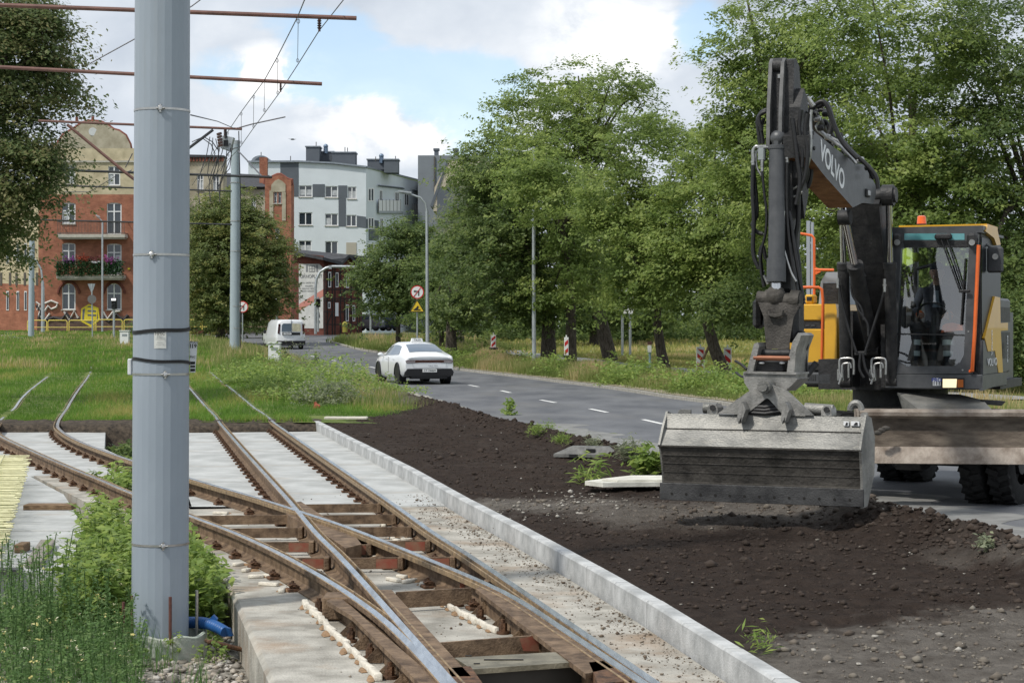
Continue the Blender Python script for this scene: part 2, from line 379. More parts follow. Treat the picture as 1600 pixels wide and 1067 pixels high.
# the wide ground under everything
m = MB(); Ys = [0, 30, 60, 70, 85, 100, 120, 150, 170, 400, 1000, 4000]
rings = [[Vector((x, Y if Y else -60, (interp(ZR, Y) if Y < 160 else 1.35) - .75 + (.7 if Y > 175 else 0))) for x in (-2500, -400, -100, 0, 100, 400, 2500)] for Y in Ys]
m.loft(rings, closed=False); tag(m.build('ground', grassg), kind='structure')
lawn = sheet('lawn', grassg, geo(38.75, 172, 150, 1.5), [-q for q in ()] + lin(0, .5, 14) + lin(.52, 1, 60), lambda Y: (-110, rl(Y) - .1), zleft)
tag(lawn, kind='structure')
verge = sheet('meadow', M('meadow_ground', (.15, .18, .05), .95, var=.4, scale=.8, bump=.5, bscale=30, col2=(.25, .26, .11), spec=.1), geo(3, 260, 150, 1.3), geo(0, 1, 60, 1.8), lambda Y: (rr_(min(Y, 172)) + .1, 140), zright)
tag(verge, kind='structure')
road = sheet('road', asphalt, geo(3, 172, 160, 1.2), lin(0, 1, 7), lambda Y: (rl(Y), rr_(Y)), lambda x, Y: interp(ZR, Y))
tag(road, kind='structure')
# left branch of the junction, beyond the lawn at the far left
m = MB(); q = [(-60, 513, 150), (0, 522, 150)]
ZL = lambda p: Vector((p.x, p.y, zleft(p.x, p.y) + .05))
sw = [[ZL(P(u, 520, Y)) for u, Y in r] for r in ([(-260, 146), (28, 146)], [(-260, 152), (30, 152)], [(-260, 158), (20, 158)], [(-260, 164), (10, 164)])]
m.loft(sw, closed=False); tag(m.build('side_road', asphalt), kind='structure')
m = MB(); sw = [[ZL(P(u, 520, Y)) for u in (-200, -40, 45 - (Y - 124) * 1.2)] for Y in (124, 130, 136, 141)]
m.loft(sw, closed=False); tag(m.build('footpath_left', M('paving', (.33, .31, .29), .9, var=.1, scale=3)), kind='structure')
# right footpath
FPX = [(50, 12.8), (60, 10.9), (71, 8.6), (80, 7.1), (86, 5.2), (100, 2.4), (115, -1.5)]
fp = sheet('footpath', M('path_asphalt', (.26, .26, .26), .9, var=.1, scale=2), lin(50, 115, 60), [0, .25, .5, .75, 1], lambda Y: (interp(FPX, Y) - 1.3, interp(FPX, Y) + 1.3), lambda x, Y: zright(x, Y) + .03)
tag(fp, kind='structure')
# dusty strip of dry sand between the road and the soil
def edge_strip(name, mat, f, w0, w1, Y0, Y1, dz, n=120):
    return tag(sheet(name, mat, geo(Y0, Y1, n, 1.2), [0, .5, 1], lambda Y: (f(Y) + w0 * (1 + .3 * noise.noise(Vector((Y * .5, 1, 1)))), f(Y) + w1 * (1 + .45 * noise.noise(Vector((Y * .9, 3, 1))))), lambda x, Y: interp(ZR, Y) + dz), kind='structure')
dust = M('road_dust', (.30, .285, .25), .95, var=.15, scale=6, bump=.4, col2=(.40, .38, .33), spec=.1)
edge_strip('dusty_road_edge', dust, rl, -.3, .55, 8, 60, .006)
edge_strip('dusty_road_edge', M('worn_asphalt', (.19, .19, .185), .9, var=.12, scale=3, col2=(.25, .25, .24), spec=.15), rl, .0, 1.6, 8, 40, .003)
# kerb of the road, low concrete on both sides
def road_kerb(name, f, side, Y0, Y1, h, mat, label, w=.16):
    Yl = geo(Y0, Y1, 90, 1.2); m = MB(); rings = []
    for Y in Yl:
        x = f(Y); z = interp(ZR, Y); rings.append([Vector((x, Y, z - .2)), Vector((x, Y, z + h)), Vector((x + side * w, Y, z + h)), Vector((x + side * w, Y, z - .2))])
    m.loft(rings); return tag(m.build(name, mat), label, 'kerb', kind='structure')
oldk = M('old_kerb', (.30, .29, .255), .9, var=.2, scale=8, bump=.5, col2=(.42, .40, .35))
road_kerb('kerb', rr_, 1, 14, 150, .09, oldk, 'long weathered road kerb beside the tall grass verge')
road_kerb('kerb', rl, -1, 40, 140, .07, oldk, 'weathered road kerb along the tram lawn')
edge_strip('leaf_litter_strip', M('litter', (.24, .21, .14), .95, var=.3, scale=14, bump=.6, col2=(.36, .31, .22)), rr_, .15, .8, 40, 120, .105)
# painted dashes
wp = M('road_paint', (.72, .72, .70), .7, var=.12, scale=12)
cl = [(490, 557), (520, 563), (553, 569), (582, 574), (740, 603), (790, 612), (856, 627), (935, 641.5), (1020, 659), (1120, 682), (1245, 713)]
def on_road(u, v):
    Y = 60.
    for _ in range(60): Y = Y * .5 + .5 * F * (H - interp(ZR, Y)) / (v - V0)
    return P(u, v, Y)
pts = [on_road(u, v) for u, v in cl]
pts = [on_road(447, 547.5)] + pts
for i, p in enumerate(pts):
    q = pts[min(i + 1, len(pts) - 1)] if i < len(pts) - 1 else pts[i - 1]; d = (q - p); d.z = 0; d.normalize()
    if i == len(pts) - 1: d = -d
    if d.y > 0: d = -d
    s = Vector((-d.y, d.x, 0)) * .06; a, b = p - d * 1.0, p + d * 1.0; m = MB()
    za, zb = interp(ZR, a.y) + .006, interp(ZR, b.y) + .006
    m.quad((a - s).xy.to_3d() + Vector((0, 0, za)), (a + s).xy.to_3d() + Vector((0, 0, za)), (b + s).xy.to_3d() + Vector((0, 0, zb)), (b - s).xy.to_3d() + Vector((0, 0, zb)))
    tag(m.build('lane_marking', wp), kind='structure', group='dashes of the centre line')

# ------------------------------------------------------------------ soil between tram kerb and road
def soil_mat():
    m = bpy.data.materials.new('topsoil'); m.use_nodes = True; nd, lk = m.node_tree.nodes, m.node_tree.links; p = nd['Principled BSDF']
    p.inputs['Roughness'].default_value = .95; p.inputs['Specular IOR Level'].default_value = .12
    t = nd.new('ShaderNodeTexCoord'); a = nd.new('ShaderNodeAttribute'); a.attribute_name = 'dry'
    n = nd.new('ShaderNodeTexNoise'); n.inputs['Scale'].default_value = 7; n.inputs['Detail'].default_value = 9; n.inputs['Roughness'].default_value = .7
    lk.new(t.outputs['Object'], n.inputs[0])
    c1 = nd.new('ShaderNodeValToRGB'); lk.new(n.outputs[0], c1.inputs[0]); c1.color_ramp.elements[0].position = .3; c1.color_ramp.elements[1].position = .75
    c1.color_ramp.elements[0].color = (.030, .022, .018, 1); c1.color_ramp.elements[1].color = (.080, .058, .046, 1)
    c2 = nd.new('ShaderNodeValToRGB'); lk.new(n.outputs[0], c2.inputs[0]); c2.color_ramp.elements[0].position = .3; c2.color_ramp.elements[1].position = .7
    c2.color_ramp.elements[0].color = (.12, .105, .09, 1); c2.color_ramp.elements[1].color = (.27, .245, .215, 1)
    x = nd.new('ShaderNodeMix'); x.data_type = 'RGBA'; lk.new(a.outputs['Fac'], x.inputs[0]); lk.new(c1.outputs[0], x.inputs[6]); lk.new(c2.outputs[0], x.inputs[7]); lk.new(x.outputs[2], p.inputs['Base Color'])
    n2 = nd.new('ShaderNodeTexNoise'); n2.inputs['Scale'].default_value = 26; n2.inputs['Detail'].default_value = 10; n2.inputs['Roughness'].default_value = .7; lk.new(t.outputs['Object'], n2.inputs[0])
    b = nd.new('ShaderNodeBump'); b.inputs['Strength'].default_value = 1; b.inputs['Distance'].default_value = .09; lk.new(n2.outputs[0], b.inputs['Height']); lk.new(b.outputs[0], p.inputs['Normal'])
    return m
soilm = soil_mat()
def fb(x, y, s, o=4, seed=0.): return noise.fractal(Vector((x * s, y * s, seed)), .8, 2.1, o)
def soil_z(x, Y):
    k, r = kx(Y) + .13, rl(Y); w = r - k; t = (x - k) / w
    g = max(0, 1 - abs(t - .9) / .16); g = g * g * (3 - 2 * g)
    hR = interp([(5, .16), (13, .16), (15.6, .20), (18.5, .22), (20, .16), (22, .05), (25, .05), (27.5, .14), (31, .17), (38, .16), (43, .15), (48, .14), (53, .08), (58, 0)], Y)
    rough = .028 + .055 * g + .02 * max(0, 1 - abs(Y - 19.6) / 1.2)
    z = -.03 + hR * g + rough * fb(x, Y * .8, 2.4, 5) + (.009 + .02 * g) * fb(x, Y, 11, 5, 3.) + .006 * fb(x, Y, 37, 3, 1.)
    z += .05 * max(0, 1 - abs(Y - 19.5 - 1.2 * noise.noise(Vector((x * .6, 0, 0)))) / 1.0) * sst(.1, .35, t)      # lumpy windrow ahead of the bucket
    z += .05 * math.exp(-((x - .5) / 1.1) ** 2 - ((Y - 45) / 5.) ** 2) + .10 * math.exp(-((x + 1.9) / .8) ** 2 - ((Y - 42) / 3.) ** 2)
    z += .012 * math.sin(Y * 16 + 3 * noise.noise(Vector((x, Y, 0)))) * sst(.15, .3, t) * sst(10.5, 12, Y)
    if t > .93: z = z * (1 - (t - .93) / .07) + (-.112) * (t - .93) / .07
    if t < .05: z = z * (t / .05) + (-.05) * (1 - t / .05)
    return z
def soil_dry(x, Y):
    k, r = kx(Y), rl(Y); t = (x - k) / (r - k); n = .35 * fb(x, Y * .5, 1.3, 4, 7.) + .2 * fb(x, Y, 5, 3, 2.)
    d = 0.
    d = max(d, 1 - sst(11.6, 12.4, Y + n * 2.2 - .9 * (x - 2)))                                     # near strip, dry
    d = max(d, (1 - sst(.35, 1.1, abs(Y - 20.9) - n)) * (1 - sst(.35, .55, t + n)))       # trodden bit beside the kerb
    d = max(d, .75 * (1 - sst(.7, 2.0, abs(Y - 20.0) + n * 1.5)) * sst(.15, .3, t))
    d = max(d, .9 * sst(.72, .86, t + n * .3) * (1 - sst(14, 17, Y)))
    d = max(d, .8 * sst(47, 50, Y + n * 4) * (1 - sst(.8, .95, t)))
    d = max(d, sst(45, 48, Y + n * 3 - t * 7))
    return min(1, max(0, d + n * .25))
Ys = []; Y = 5.
while Y < 58: Ys.append(Y); Y += .035 + .0028 * max(0, Y - 8)
cols = lin(0, 1, 150)
soil = sheet('soil', soilm, Ys, cols, lambda Y: (kx(Y) + .13, rl(Y)), soil_z, 180)
at = soil.data.attributes.new('dry', 'FLOAT', 'POINT'); L0 = soil.location
at.data.foreach_set('value', [soil_dry(v.co.x + L0.x, v.co.y + L0.y) for v in soil.data.vertices]); tag(soil, kind='structure')
# clods and pebbles scattered on the soil
def lumps(pts, sizes, seed=1, squash=.7):
    rng = np.random.default_rng(seed); base = np.array([(1, 0, 0), (-1, 0, 0), (0, 1, 0), (0, -1, 0), (0, 0, 1), (0, 0, -1), (.6, .6, .55), (-.6, .6, .55), (-.6, -.6, .55), (.6, -.6, .55)])
    fs = np.array([(0, 6, 4), (6, 2, 4), (2, 7, 4), (7, 1, 4), (1, 8, 4), (8, 3, 4), (3, 9, 4), (9, 0, 4), (0, 2, 6), (2, 1, 7), (1, 3, 8), (3, 0, 9), (2, 0, 5), (1, 2, 5), (3, 1, 5), (0, 3, 5)])
    n = len(pts); j = base[None] * rng.uniform(.5, 1.35, (n, 10, 3)); a = rng.uniform(0, 6.28, n); c, s_ = np.cos(a), np.sin(a)
    x = j[:, :, 0] * c[:, None] - j[:, :, 1] * s_[:, None]; y = j[:, :, 0] * s_[:, None] + j[:, :, 1] * c[:, None]
    v = np.stack([x, y, j[:, :, 2] * squash], 2) * sizes[:, None, None] + pts[:, None, :]
    return v.reshape(-1, 3), (fs[None] + (np.arange(n) * 10)[:, None, None]).reshape(-1, 3), np.repeat(rng.uniform(0, 1, n), 16)
def rampmat(name, stops, rough=.9, bump=0.):
    m = bpy.data.materials.new(name); m.use_nodes = True; nd, lk = m.node_tree.nodes, m.node_tree.links; p = nd['Principled BSDF']
    p.inputs['Roughness'].default_value = rough; p.inputs['Specular IOR Level'].default_value = .2
    a = nd.new('ShaderNodeAttribute'); a.attribute_name = 'rnd'; r = nd.new('ShaderNodeValToRGB'); lk.new(a.outputs['Fac'], r.inputs[0])
    r.color_ramp.elements[0].color = (*stops[0], 1); r.color_ramp.elements[1].color = (*stops[-1], 1)
    for i, s_ in enumerate(stops[1:-1]): e = r.color_ramp.elements.new((i + 1) / (len(stops) - 1)); e.color = (*s_, 1)
    lk.new(r.outputs[0], p.inputs['Base Color'])
    if bump:
        n = nd.new('ShaderNodeTexNoise'); n.inputs['Scale'].default_value = 60; b = nd.new('ShaderNodeBump'); b.inputs['Strength'].default_value = bump; b.inputs['Distance'].default_value = .01
        lk.new(n.outputs[0], b.inputs['Height']); lk.new(b.outputs[0], p.inputs['Normal'])
    return m
rg = np.random.default_rng(5); pp = []; ss = []; dr = []
while len(pp) < 15000:
    Y = rg.uniform(9, 50) ** 1.0; Y = 9 + (Y - 9) * rg.uniform(.2, 1); t = rg.uniform(.03, .97)
    if rg.uniform() < .35: t = 1 - abs(rg.normal()) * .12
    if t < .02 or t > .985: continue
    x = kx(Y) + .13 + (rl(Y) - kx(Y) - .13) * t; s_ = rg.lognormal(-4.6, .6) * (1.0 if t < .8 else 1.7); s_ = min(s_, .07)
    pp.append((x, Y, soil_z(x, Y) + s_ * .15)); ss.append(s_); dr.append(soil_dry(x, Y))
v, f, r = lumps(np.array(pp), np.array(ss), 3); r = np.clip(np.repeat(np.array(dr), 16) * .7 + r * .3, 0, 1)
tag(npmesh('soil_clods', v, f, r, rampmat('clod', [(.032, .024, .019), (.062, .047, .038), (.12, .10, .082), (.20, .18, .15)], bump=.5)), 'loose crumbs of earth lying over the dug soil strip', 'soil', kind='stuff')
pp = []; ss = []
for i in range(520):
    Y = 9.5 + 34 * rg.uniform() ** 2; t = rg.uniform(.03, .97); x = kx(Y) + .13 + (rl(Y) - kx(Y) - .13) * t
    if soil_dry(x, Y) < .35 and rg.uniform() < .75: continue
    s_ = min(.035, rg.lognormal(-4.5, .45)); pp.append((x, Y, soil_z(x, Y) + s_ * .3)); ss.append(s_)
for i in range(240):
    p = G(rg.normal(900, 60), rg.normal(785, 14)); t = (p.x - kx(p.y)) / (rl(p.y) - kx(p.y)); s_ = min(.04, rg.lognormal(-4.4, .5)); pp.append((p.x, p.y, soil_z(p.x, p.y) + s_ * .3)); ss.append(s_)
v, f, r = lumps(np.array(pp), np.array(ss), 4)
tag(npmesh('pebbles', v, f, r, rampmat('pebble', [(.16, .145, .12), (.26, .24, .21), (.42, .40, .36)])), 'pale pebbles scattered in the dug soil', 'pebbles', kind='stuff')

# ------------------------------------------------------------------ concrete under the tracks
ZS = -.18
def slab(name, quad, zt=ZS, th=.28, mat=conc, label='', group=None, ch=.012):
    m = MB(); a = [Vector((x, Y, zt)) for x, Y in quad]; c = sum(a, Vector()) / len(a)
    ins = [p + (c - p).normalized() * ch for p in a]; lowr = [p - Vector((0, 0, ch)) for p in a]; bot = [p - Vector((0, 0, th)) for p in a]
    n = len(a); m.add(ins + lowr + bot, [tuple(range(n))] + [(k, (k + 1) % n, n + (k + 1) % n, n + k)[::-1] for k in range(n)] + [(n + k, n + (k + 1) % n, 2 * n + (k + 1) % n, 2 * n + k)[::-1] for k in range(n)])
    return tag(m.build(name, mat), label, 'slab', group)
MR = [(4, 1.98), (10.27, .77), (15.6, -.27), (17.9, -.75), (21.6, -1.46), (30, -3.12), (38.8, -4.84), (43, -5.69), (50, -7.25), (60, -9.45), (70, -11.6)]     # right running rail of the main track
mr = lambda Y: interp(MR, Y); ml = lambda Y: mr(Y) - 1.08
def skew(Y, x0, x1): return [(x0, Y - .19 * (x0 - x1) * -1 * 0), (x1, Y)]
sk = lambda x, Yc, xc: Yc + .19 * (x - xc)
def slabrow(Y0, Y1, xa, xb, **k):
    c0, c1 = mr(Y0), mr(Y1); q = []
    for Yc, c in ((Y0, c0), (Y1, c1)):
        q.append((xa(Yc), sk(xa(Yc), Yc, c))); q.append((xb(Yc), sk(xb(Yc), Yc, c)))
    slab('concrete_slab', [q[0], q[1], q[3], q[2]], **k)
rows = [22.4, 26.2, 32.2, 38.35]; nm = ['nearest', 'middle', 'farthest']
for i in range(3):
    a, b = rows[i] + (.015 if i == 0 else .07), rows[i + 1] - (.015 if i == 2 else .07)
    slabrow(a, b, lambda Y: ml(Y) - 1.0, lambda Y: ml(Y) - .005, label='smooth concrete slab left of the straight tram track, %s of three rows' % nm[i], group='smooth slabs under the straight track')
    slabrow(a, b, lambda Y: ml(Y) + .005, lambda Y: mr(Y) - .005, label='smooth concrete slab between the rails of the straight track, %s of three rows' % nm[i], group='smooth slabs under the straight track')
    slabrow(a, b, lambda Y: mr(Y) + .005, lambda Y: kx(Y) - .02, label='smooth concrete slab between straight track and kerb, %s of three rows' % nm[i], group='smooth slabs under the straight track')
jf = M('joint_filler', (.03, .028, .026), .9, var=.3, scale=9)
for Yj in rows[1:3]:
    m = MB(); c = mr(Yj); xa_, xb_ = ml(Yj) - 1.0, kx(Yj) - .03
    m.prism([Vector((xa_, sk(xa_, Yj, c) - .066, ZS - .012)), Vector((xb_, sk(xb_, Yj, c) - .066, ZS - .012)), Vector((xb_, sk(xb_, Yj, c) + .066, ZS - .012)), Vector((xa_, sk(xa_, Yj, c) + .066, ZS - .012))], (0, 0, -.1)); tag(m.build('slab_joint', jf), kind='structure')
bedL = [(4, .05), (11.24, -1.41), (16.5, -2.5), (17.9, -2.98), (19.4, -3.6), (22.4, -4.88), (27, -6.72)]
bedR = lambda Y: ml(Y) - 1.04
m = MB(); Yl = lin(4, 22.34, 24)
m.loft([[Vector((interp(bedL, Y), Y, -.6)), Vector((interp(bedL, Y), Y, ZS - .03)), Vector((interp(bedL, Y) + .03, Y, ZS)), Vector((kx(Y) - .02, Y, ZS)), Vector((kx(Y) - .02, Y, -.6))] for Y in Yl])
tag(m.build('track_bed', concr, smooth=30), 'rough cast concrete bed under the tram switch', 'track bed', kind='structure')
m = MB(); Yl = lin(22.36, 27, 10)
m.loft([[Vector((interp(bedL, Y), Y, -.6)), Vector((interp(bedL, Y), Y, ZS)), Vector((bedR(Y), Y, ZS)), Vector((bedR(Y), Y, -.6))] for Y in Yl])
tag(m.build('track_bed', concr, smooth=30), 'narrow concrete bed under the curved rails behind the grey pole', 'track bed', kind='structure')
LB = [(16.4, -3.76), (20, -4.45), (22.4, -4.98), (24, -5.6), (27, -6.8), (27.05, -5.4), (29, -5.6), (33, -7.0), (38.5, -8.15)]
ls = [16.4, 19.7, 25.4, 31.5, 38.3]; nm = ['front row with its cut face showing', 'second row', 'third row', 'back row by the grass']
for i in range(4):
    a, b = ls[i] + .06, ls[i + 1] - .06
    for j, (xa, xb) in enumerate(((-17.5, None), (None, -1))):
        split = lambda Y: interp([(16, -5.6), (27, -8.1), (38.5, -10.6)], Y) 
        x = [(-17.5, split) if j == 0 else (split, None)][0]
        if j == 0: q = [(-17.5, a), (split(a) - .01, a), (split(b) - .01, b), (-17.5, b)]
        else:
            ks = [t for t in (20, 24, 27, 27.05, 29, 33) if a < t < b]
            q = [(split(a), a), (interp(LB, a), a)] + [(interp(LB, t), t) for t in ks] + [(interp(LB, b), b), (split(b), b)]
        slab('concrete_slab', q, label='concrete slab under the left track, %s, %s' % (nm[i], 'outer one at the picture edge' if j == 0 else 'inner one under the rails'), group='slabs under the left track', th=.33)
for Yj in ls[1:4]:
    m = MB(); m.bb((-17.4, Yj - .056, ZS - .11), (interp(LB, Yj) - .03, Yj + .056, ZS - .012)); tag(m.build('slab_joint', jf), kind='structure')
# cut earth face where the lawn starts
dk = M('cut_earth', (.035, .028, .022), .95, var=.4, scale=12, bump=.9, bscale=25, col2=(.09, .07, .05))
m = MB(); xs = lin(-17, -3.9, 120); rngs = []
for x in xs:
    y = 38.5 + .12 * noise.noise(Vector((x * 2, 0, 0))); y += .19 * (x + 4.8) * (.8 if x > -7 else 0) + (-.33 if x <= -7 else 0)
    h = .05 * noise.noise(Vector((x * 3, 5, 0)))
    rngs.append([Vector((x, y - .1, -.55)), Vector((x, y, -.16)), Vector((x, y + .12, -.04 + h)), Vector((x, y + .8, .03 + h))])
m.loft(rngs, closed=False); tag(m.build('earth_edge', dk, smooth=180), kind='structure')
# gravel floor round the near pole
grav = M('gravel_floor', (.15, .14, .12), .95, var=.4, scale=18, bump=.9, bscale=45, col2=(.33, .31, .27), spec=.15)
zg = lambda x, Y: -.5 + .05 * fb(x, Y, .9, 4, 2.) + .04 * sst(14, 12, Y) + .10 * math.exp(-((x + 6) / 2.) ** 2 - ((Y - 14) / 2.) ** 2)
g_ = sheet('gravel_ground', grav, geo(4, 39, 130, 1.3), lin(0, 1, 90), lambda Y: (-19, interp([(4, .1), (22, -3.9), (39, -6.5)], Y) + .6 if Y > 22 else interp(bedL, Y) + .02), zg, 180)
tag(g_, kind='structure')
pp = []; ss = []
while len(pp) < 11000:
    Y = rg.uniform(9.2, 17.5); x = rg.uniform(-5.6, -.9)
    if x > interp(bedL, Y) - .03: continue
    s_ = min(.055, rg.lognormal(-3.75, .35)); pp.append((x, Y, zg(x, Y) + s_ * .25)); ss.append(s_)
v, f, r = lumps(np.array(pp), np.array(ss), 6)
tag(npmesh('gravel', v, f, r, rampmat('ballast', [(.13, .115, .095), (.27, .25, .22), (.36, .31, .25), (.50, .48, .45)], bump=.3)), 'loose pale gravel round the foot of the grey pole', 'gravel', kind='stuff')

pp = []; ss = []
while len(pp) < 2600:        # grit swept against the kerb foot and round the switch
    Y = rg.uniform(9.5, 24); t = abs(rg.normal()) * .22; x = kx(Y) - .03 - t
    if rg.uniform() < .3: x = mr(Y) + rg.uniform(-1.6, .8)
    if x > kx(Y) - .02 or (Y > 22 and rg.uniform() < .6): continue
    s_ = min(.02, rg.lognormal(-5.2, .5)); pp.append((x, Y, ZS + s_ * .4)); ss.append(s_)
v, f, r = lumps(np.array(pp), np.array(ss), 8)
tag(npmesh('grit', v, f, r, rampmat('grit', [(.10, .075, .055), (.22, .18, .14), (.36, .34, .30)])), 'fine grit lying on the concrete track bed', 'grit', kind='stuff')
# ------------------------------------------------------------------ new kerb stones along the track
Y = 6.5; L = []
while Y < 41.6: L.append(Y); Y += .982
for i, Y in enumerate(L):
    a, b = Y + .004, Y + .978; m = MB(); zj = [0.004 * noise.noise(Vector((i * 3.1, k, 0))) for k in (0, 1)]; xj = .006 * noise.noise(Vector((i * 1.7, 9, 0)))
    zt = 0 if Y < 39 else -.0
    rings = [[Vector((kx(y) + xj, y, -.28)), Vector((kx(y) + xj, y, zt - .014 + z)), Vector((kx(y) + xj + .014, y, zt + z)), Vector((kx(y) + xj + .105, y, zt + z)), Vector((kx(y) + xj + .115, y, zt - .01 + z)), Vector((kx(y) + xj + .115, y, -.28))] for y, z in ((a, zj[0]), (b, zj[1]))]
    m.loft(rings); tag(m.build('kerb_stone', kerbm, smooth=20), 'pale new concrete kerb stone in the row between tram track and dug soil', 'kerb stone', 'new kerb stones along the tram track')
# ------------------------------------------------------------------ rails
DR = [(8, 1.15), (10, .76), (11, .555), (12.28, .287), (13.41, .045), (14.43, -.24), (15.94, -.744), (16.9, -1.07), (18.36, -1.585), (19.8, -2.16), (20.65, -2.505), (21.7, -2.94), (23.3, -3.65), (25.5, -4.6), (27.7, -5.52), (30.3, -6.55), (32.6, -7.4), (35.2, -8.25), (38, -9.0), (43.5, -10.1), (48, -10.95), (57, -12.6), (63, -13.8), (68, -15)]
DL = [(8, .08), (10.4, -.375), (11.8, -.665), (12.87, -.92), (14.2, -1.3), (15.2, -1.62), (16.4, -2.03), (17.9, -2.6), (19.4, -3.24), (22.4, -4.5), (24.15, -5.2), (26.4, -6.12), (29.5, -7.35), (33.5, -8.9), (36, -9.7), (38.3, -10.25), (43.8, -11.35), (48, -12.2), (55, -13.45), (61, -14.5), (66, -15.6)]
# cross-section of a grooved rail: side = +1 puts the groove and lip on the +x side
def rail_profile(side):
    h = .18
    pts = [(-.09, -h), (-.09, -h + .012), (-.02, -h + .03), (-.008, -h + .045), (-.008, -.055), (-.038, -.042), (-.038, -.006), (-.032, -.001), (.018, 0), (.022, -.004), (.026, -.035), (.052, -.035), (.056, -.008), (.064, -.005), (.070, -.009), (.070, -.045), (.008, -.06), (.008, -h + .045), (.02, -h + .03), (.09, -h + .012), (.09, -h)]
    mi = [1, 1, 1, 1, 1, 1, 3, 2, 0, 3, 4, 3, 3, 3, 3, 1, 1, 1, 1, 1, 1]
    if side < 0: pts = [(-x, z) for x, z in pts][::-1]; mi = mi[:-1][::-1] + [1]
    return pts, mi
RM = [steelp, rust, steelp, rustl, M('rail_groove', (.02, .016, .013), .8)]
class_rails = {}
def rail(key, tab, side, label, Y0, Y1, zf=None, tabx=None):
    pts = [(Y, x) for Y, x in smooth_tab(tab, .45) if Y0 <= Y <= Y1]; prof, mi = rail_profile(side); rings = []
    z_ = lambda Y: interp(ZT, Y) + (.015 if Y > 39 else 0)
    for i, (Y, x) in enumerate(pts):
        a, b = pts[max(0, i - 1)], pts[min(len(pts) - 1, i + 1)]; d = Vector((b[1] - a[1], b[0] - a[0], 0)).normalized(); s = Vector((d.y, -d.x, 0))
        rings.append([Vector((x, Y, z_(Y) + pz)) + s * px for px, pz in prof])
    root = empty('tram_rail', (pts[0][1], pts[0][0], ZS), label, 'rail', 'grooved tram rails')
    m = MB(); m.loft(rings, mi); m.build('rail_body', RM, root, smooth=25); class_rails[key] = pts; return root
rR = rail('R', MR, -1, 'rightmost tram rail, straight one nearest the new kerb', 6.5, 68)
rL = rail('L', [(Y, x - 1.08) for Y, x in MR], 1, 'straight tram rail crossed by the curved rail, left one of its track', 6.5, 66)
rDR = rail('DR', DR, -1, 'curved tram rail that crosses the straight left rail and meets the rightmost rail', 9.5, 66)
rDL = rail('DL', DL, 1, 'outer curved tram rail, running behind the grey pole to the left grass', 7.5, 64)
# fastener: clip on a small chair with a bolt
def fastener_mesh():
    m = MB(); m.box((.115, 0, .012), (.10, .13, .024), ch=.004); m.box((.095, 0, .035), (.055, .07, .03), ch=.008)
    m.cyl((.118, 0, .02), (.118, 0, .085), .012, n=8); m.cyl((.118, 0, .045), (.118, 0, .066), .024, n=6); m.cyl((.118, 0, .03), (.118, 0, .04), .028, n=10)
    m.tube([(.09, -.05, .03), (.10, -.055, .055), (.13, -.05, .06), (.145, -.02, .045), (.145, .02, .045), (.13, .05, .06), (.10, .055, .055), (.09, .05, .03)], .009, 6)
    return m.build('fastener', rustd, rR, world=False, smooth=40)
f0 = fastener_mesh(); f0me = f0.data; bpy.data.objects.remove(f0)
def put_fasteners(root, key, Ylist, sides=(-1, 1)):
    pts = class_rails[key]; iv = WM[root.name].inverted()
    for Y in Ylist:
        x = interp(pts, Y); d = Vector((interp(pts, Y + .3) - interp(pts, Y - .3), .6, 0)).normalized(); a = math.atan2(-d.x, d.y)
        for s in sides:
            o = bpy.data.objects.new('fastener', f0me); COL.objects.link(o); o.parent = root
            o.location = iv @ Vector((x, Y, ZS)); o.rotation_euler = (0, 0, a + (math.pi if s < 0 else 0))
def yl(a, b, st):
    o = []; 
    while a < b: o.append(a); a += st
    return o
put_fasteners(rL, 'L', yl(21.3, 38.3, .66)); put_fasteners(rR, 'R', yl(22.3, 38.3, .66), (-1,)); put_fasteners(rR, 'R', yl(22.3, 30, .66), (1,)); put_fasteners(rR, 'R', yl(13.3, 22, 1.24))
put_fasteners(rDR, 'DR', yl(24.4, 38.2, .7), (-1,)); put_fasteners(rDR, 'DR', yl(14.2, 24, 1.2)); put_fasteners(rDL, 'DL', yl(15.2, 38.2, .72), (-1,)); put_fasteners(rDL, 'DL', yl(16.0, 24, 1.2), (1,)); put_fasteners(rL, 'L', yl(12.6, 20.5, 1.24), (1,))
# ------------------------------------------------------------------ the switch between the rails
gz = lambda u, v, z=-.02: G(u, v, z)
sw = empty('tram_switch', G(760, 1000, ZS), 'rusty steel frame of the tram switch with crossing ties and a flat cover box', 'switch')
xL = lambda Y: interp(class_rails['L'], Y); xR = lambda Y: interp(class_rails['R'], Y); xDR = lambda Y: interp(class_rails['DR'], Y); xDL = lambda Y: interp(class_rails['DL'], Y)
red = M('red_primer', (.36, .09, .055), .7, var=.3, scale=12, col2=(.24, .13, .08))
def tie(x0, x1, Y, red_end=False, z0=-.15, z1=-.055):
    m = MB(); y = lambda x: Y + .1 * (x - x0)
    m.prism([Vector((x0, y(x0), z0)), Vector((x1, y(x1), z0)), Vector((x1, y(x1), z1)), Vector((x0, y(x0), z1))], (.0, .03, 0))
    m.box((x1 - .03, y(x1) + .0, -.1), (.05, .12, .11), ch=.008); m.box((x0 + .03, y(x0), -.1), (.05, .12, .11), ch=.008)
    if red_end: m.prism([Vector((x1 - .24, y(x1 - .24) - .004, z0 + .004)), Vector((x1 - .06, y(x1 - .06) - .004, z0 + .004)), Vector((x1 - .06, y(x1 - .06) - .004, z1 - .01)), Vector((x1 - .24, y(x1 - .24) - .004, z1 - .01))], (0, .003, 0), 1)
    m.build('tie_bar', [rust, red], sw)
for i, Y in enumerate((21.25, 20.0, 18.8, 17.6, 16.35, 14.8)): tie(max(xL(Y), xDR(Y)) + .06 if Y > 19 else xDR(Y) + .05, xR(Y) - .05, Y, i >= 3)
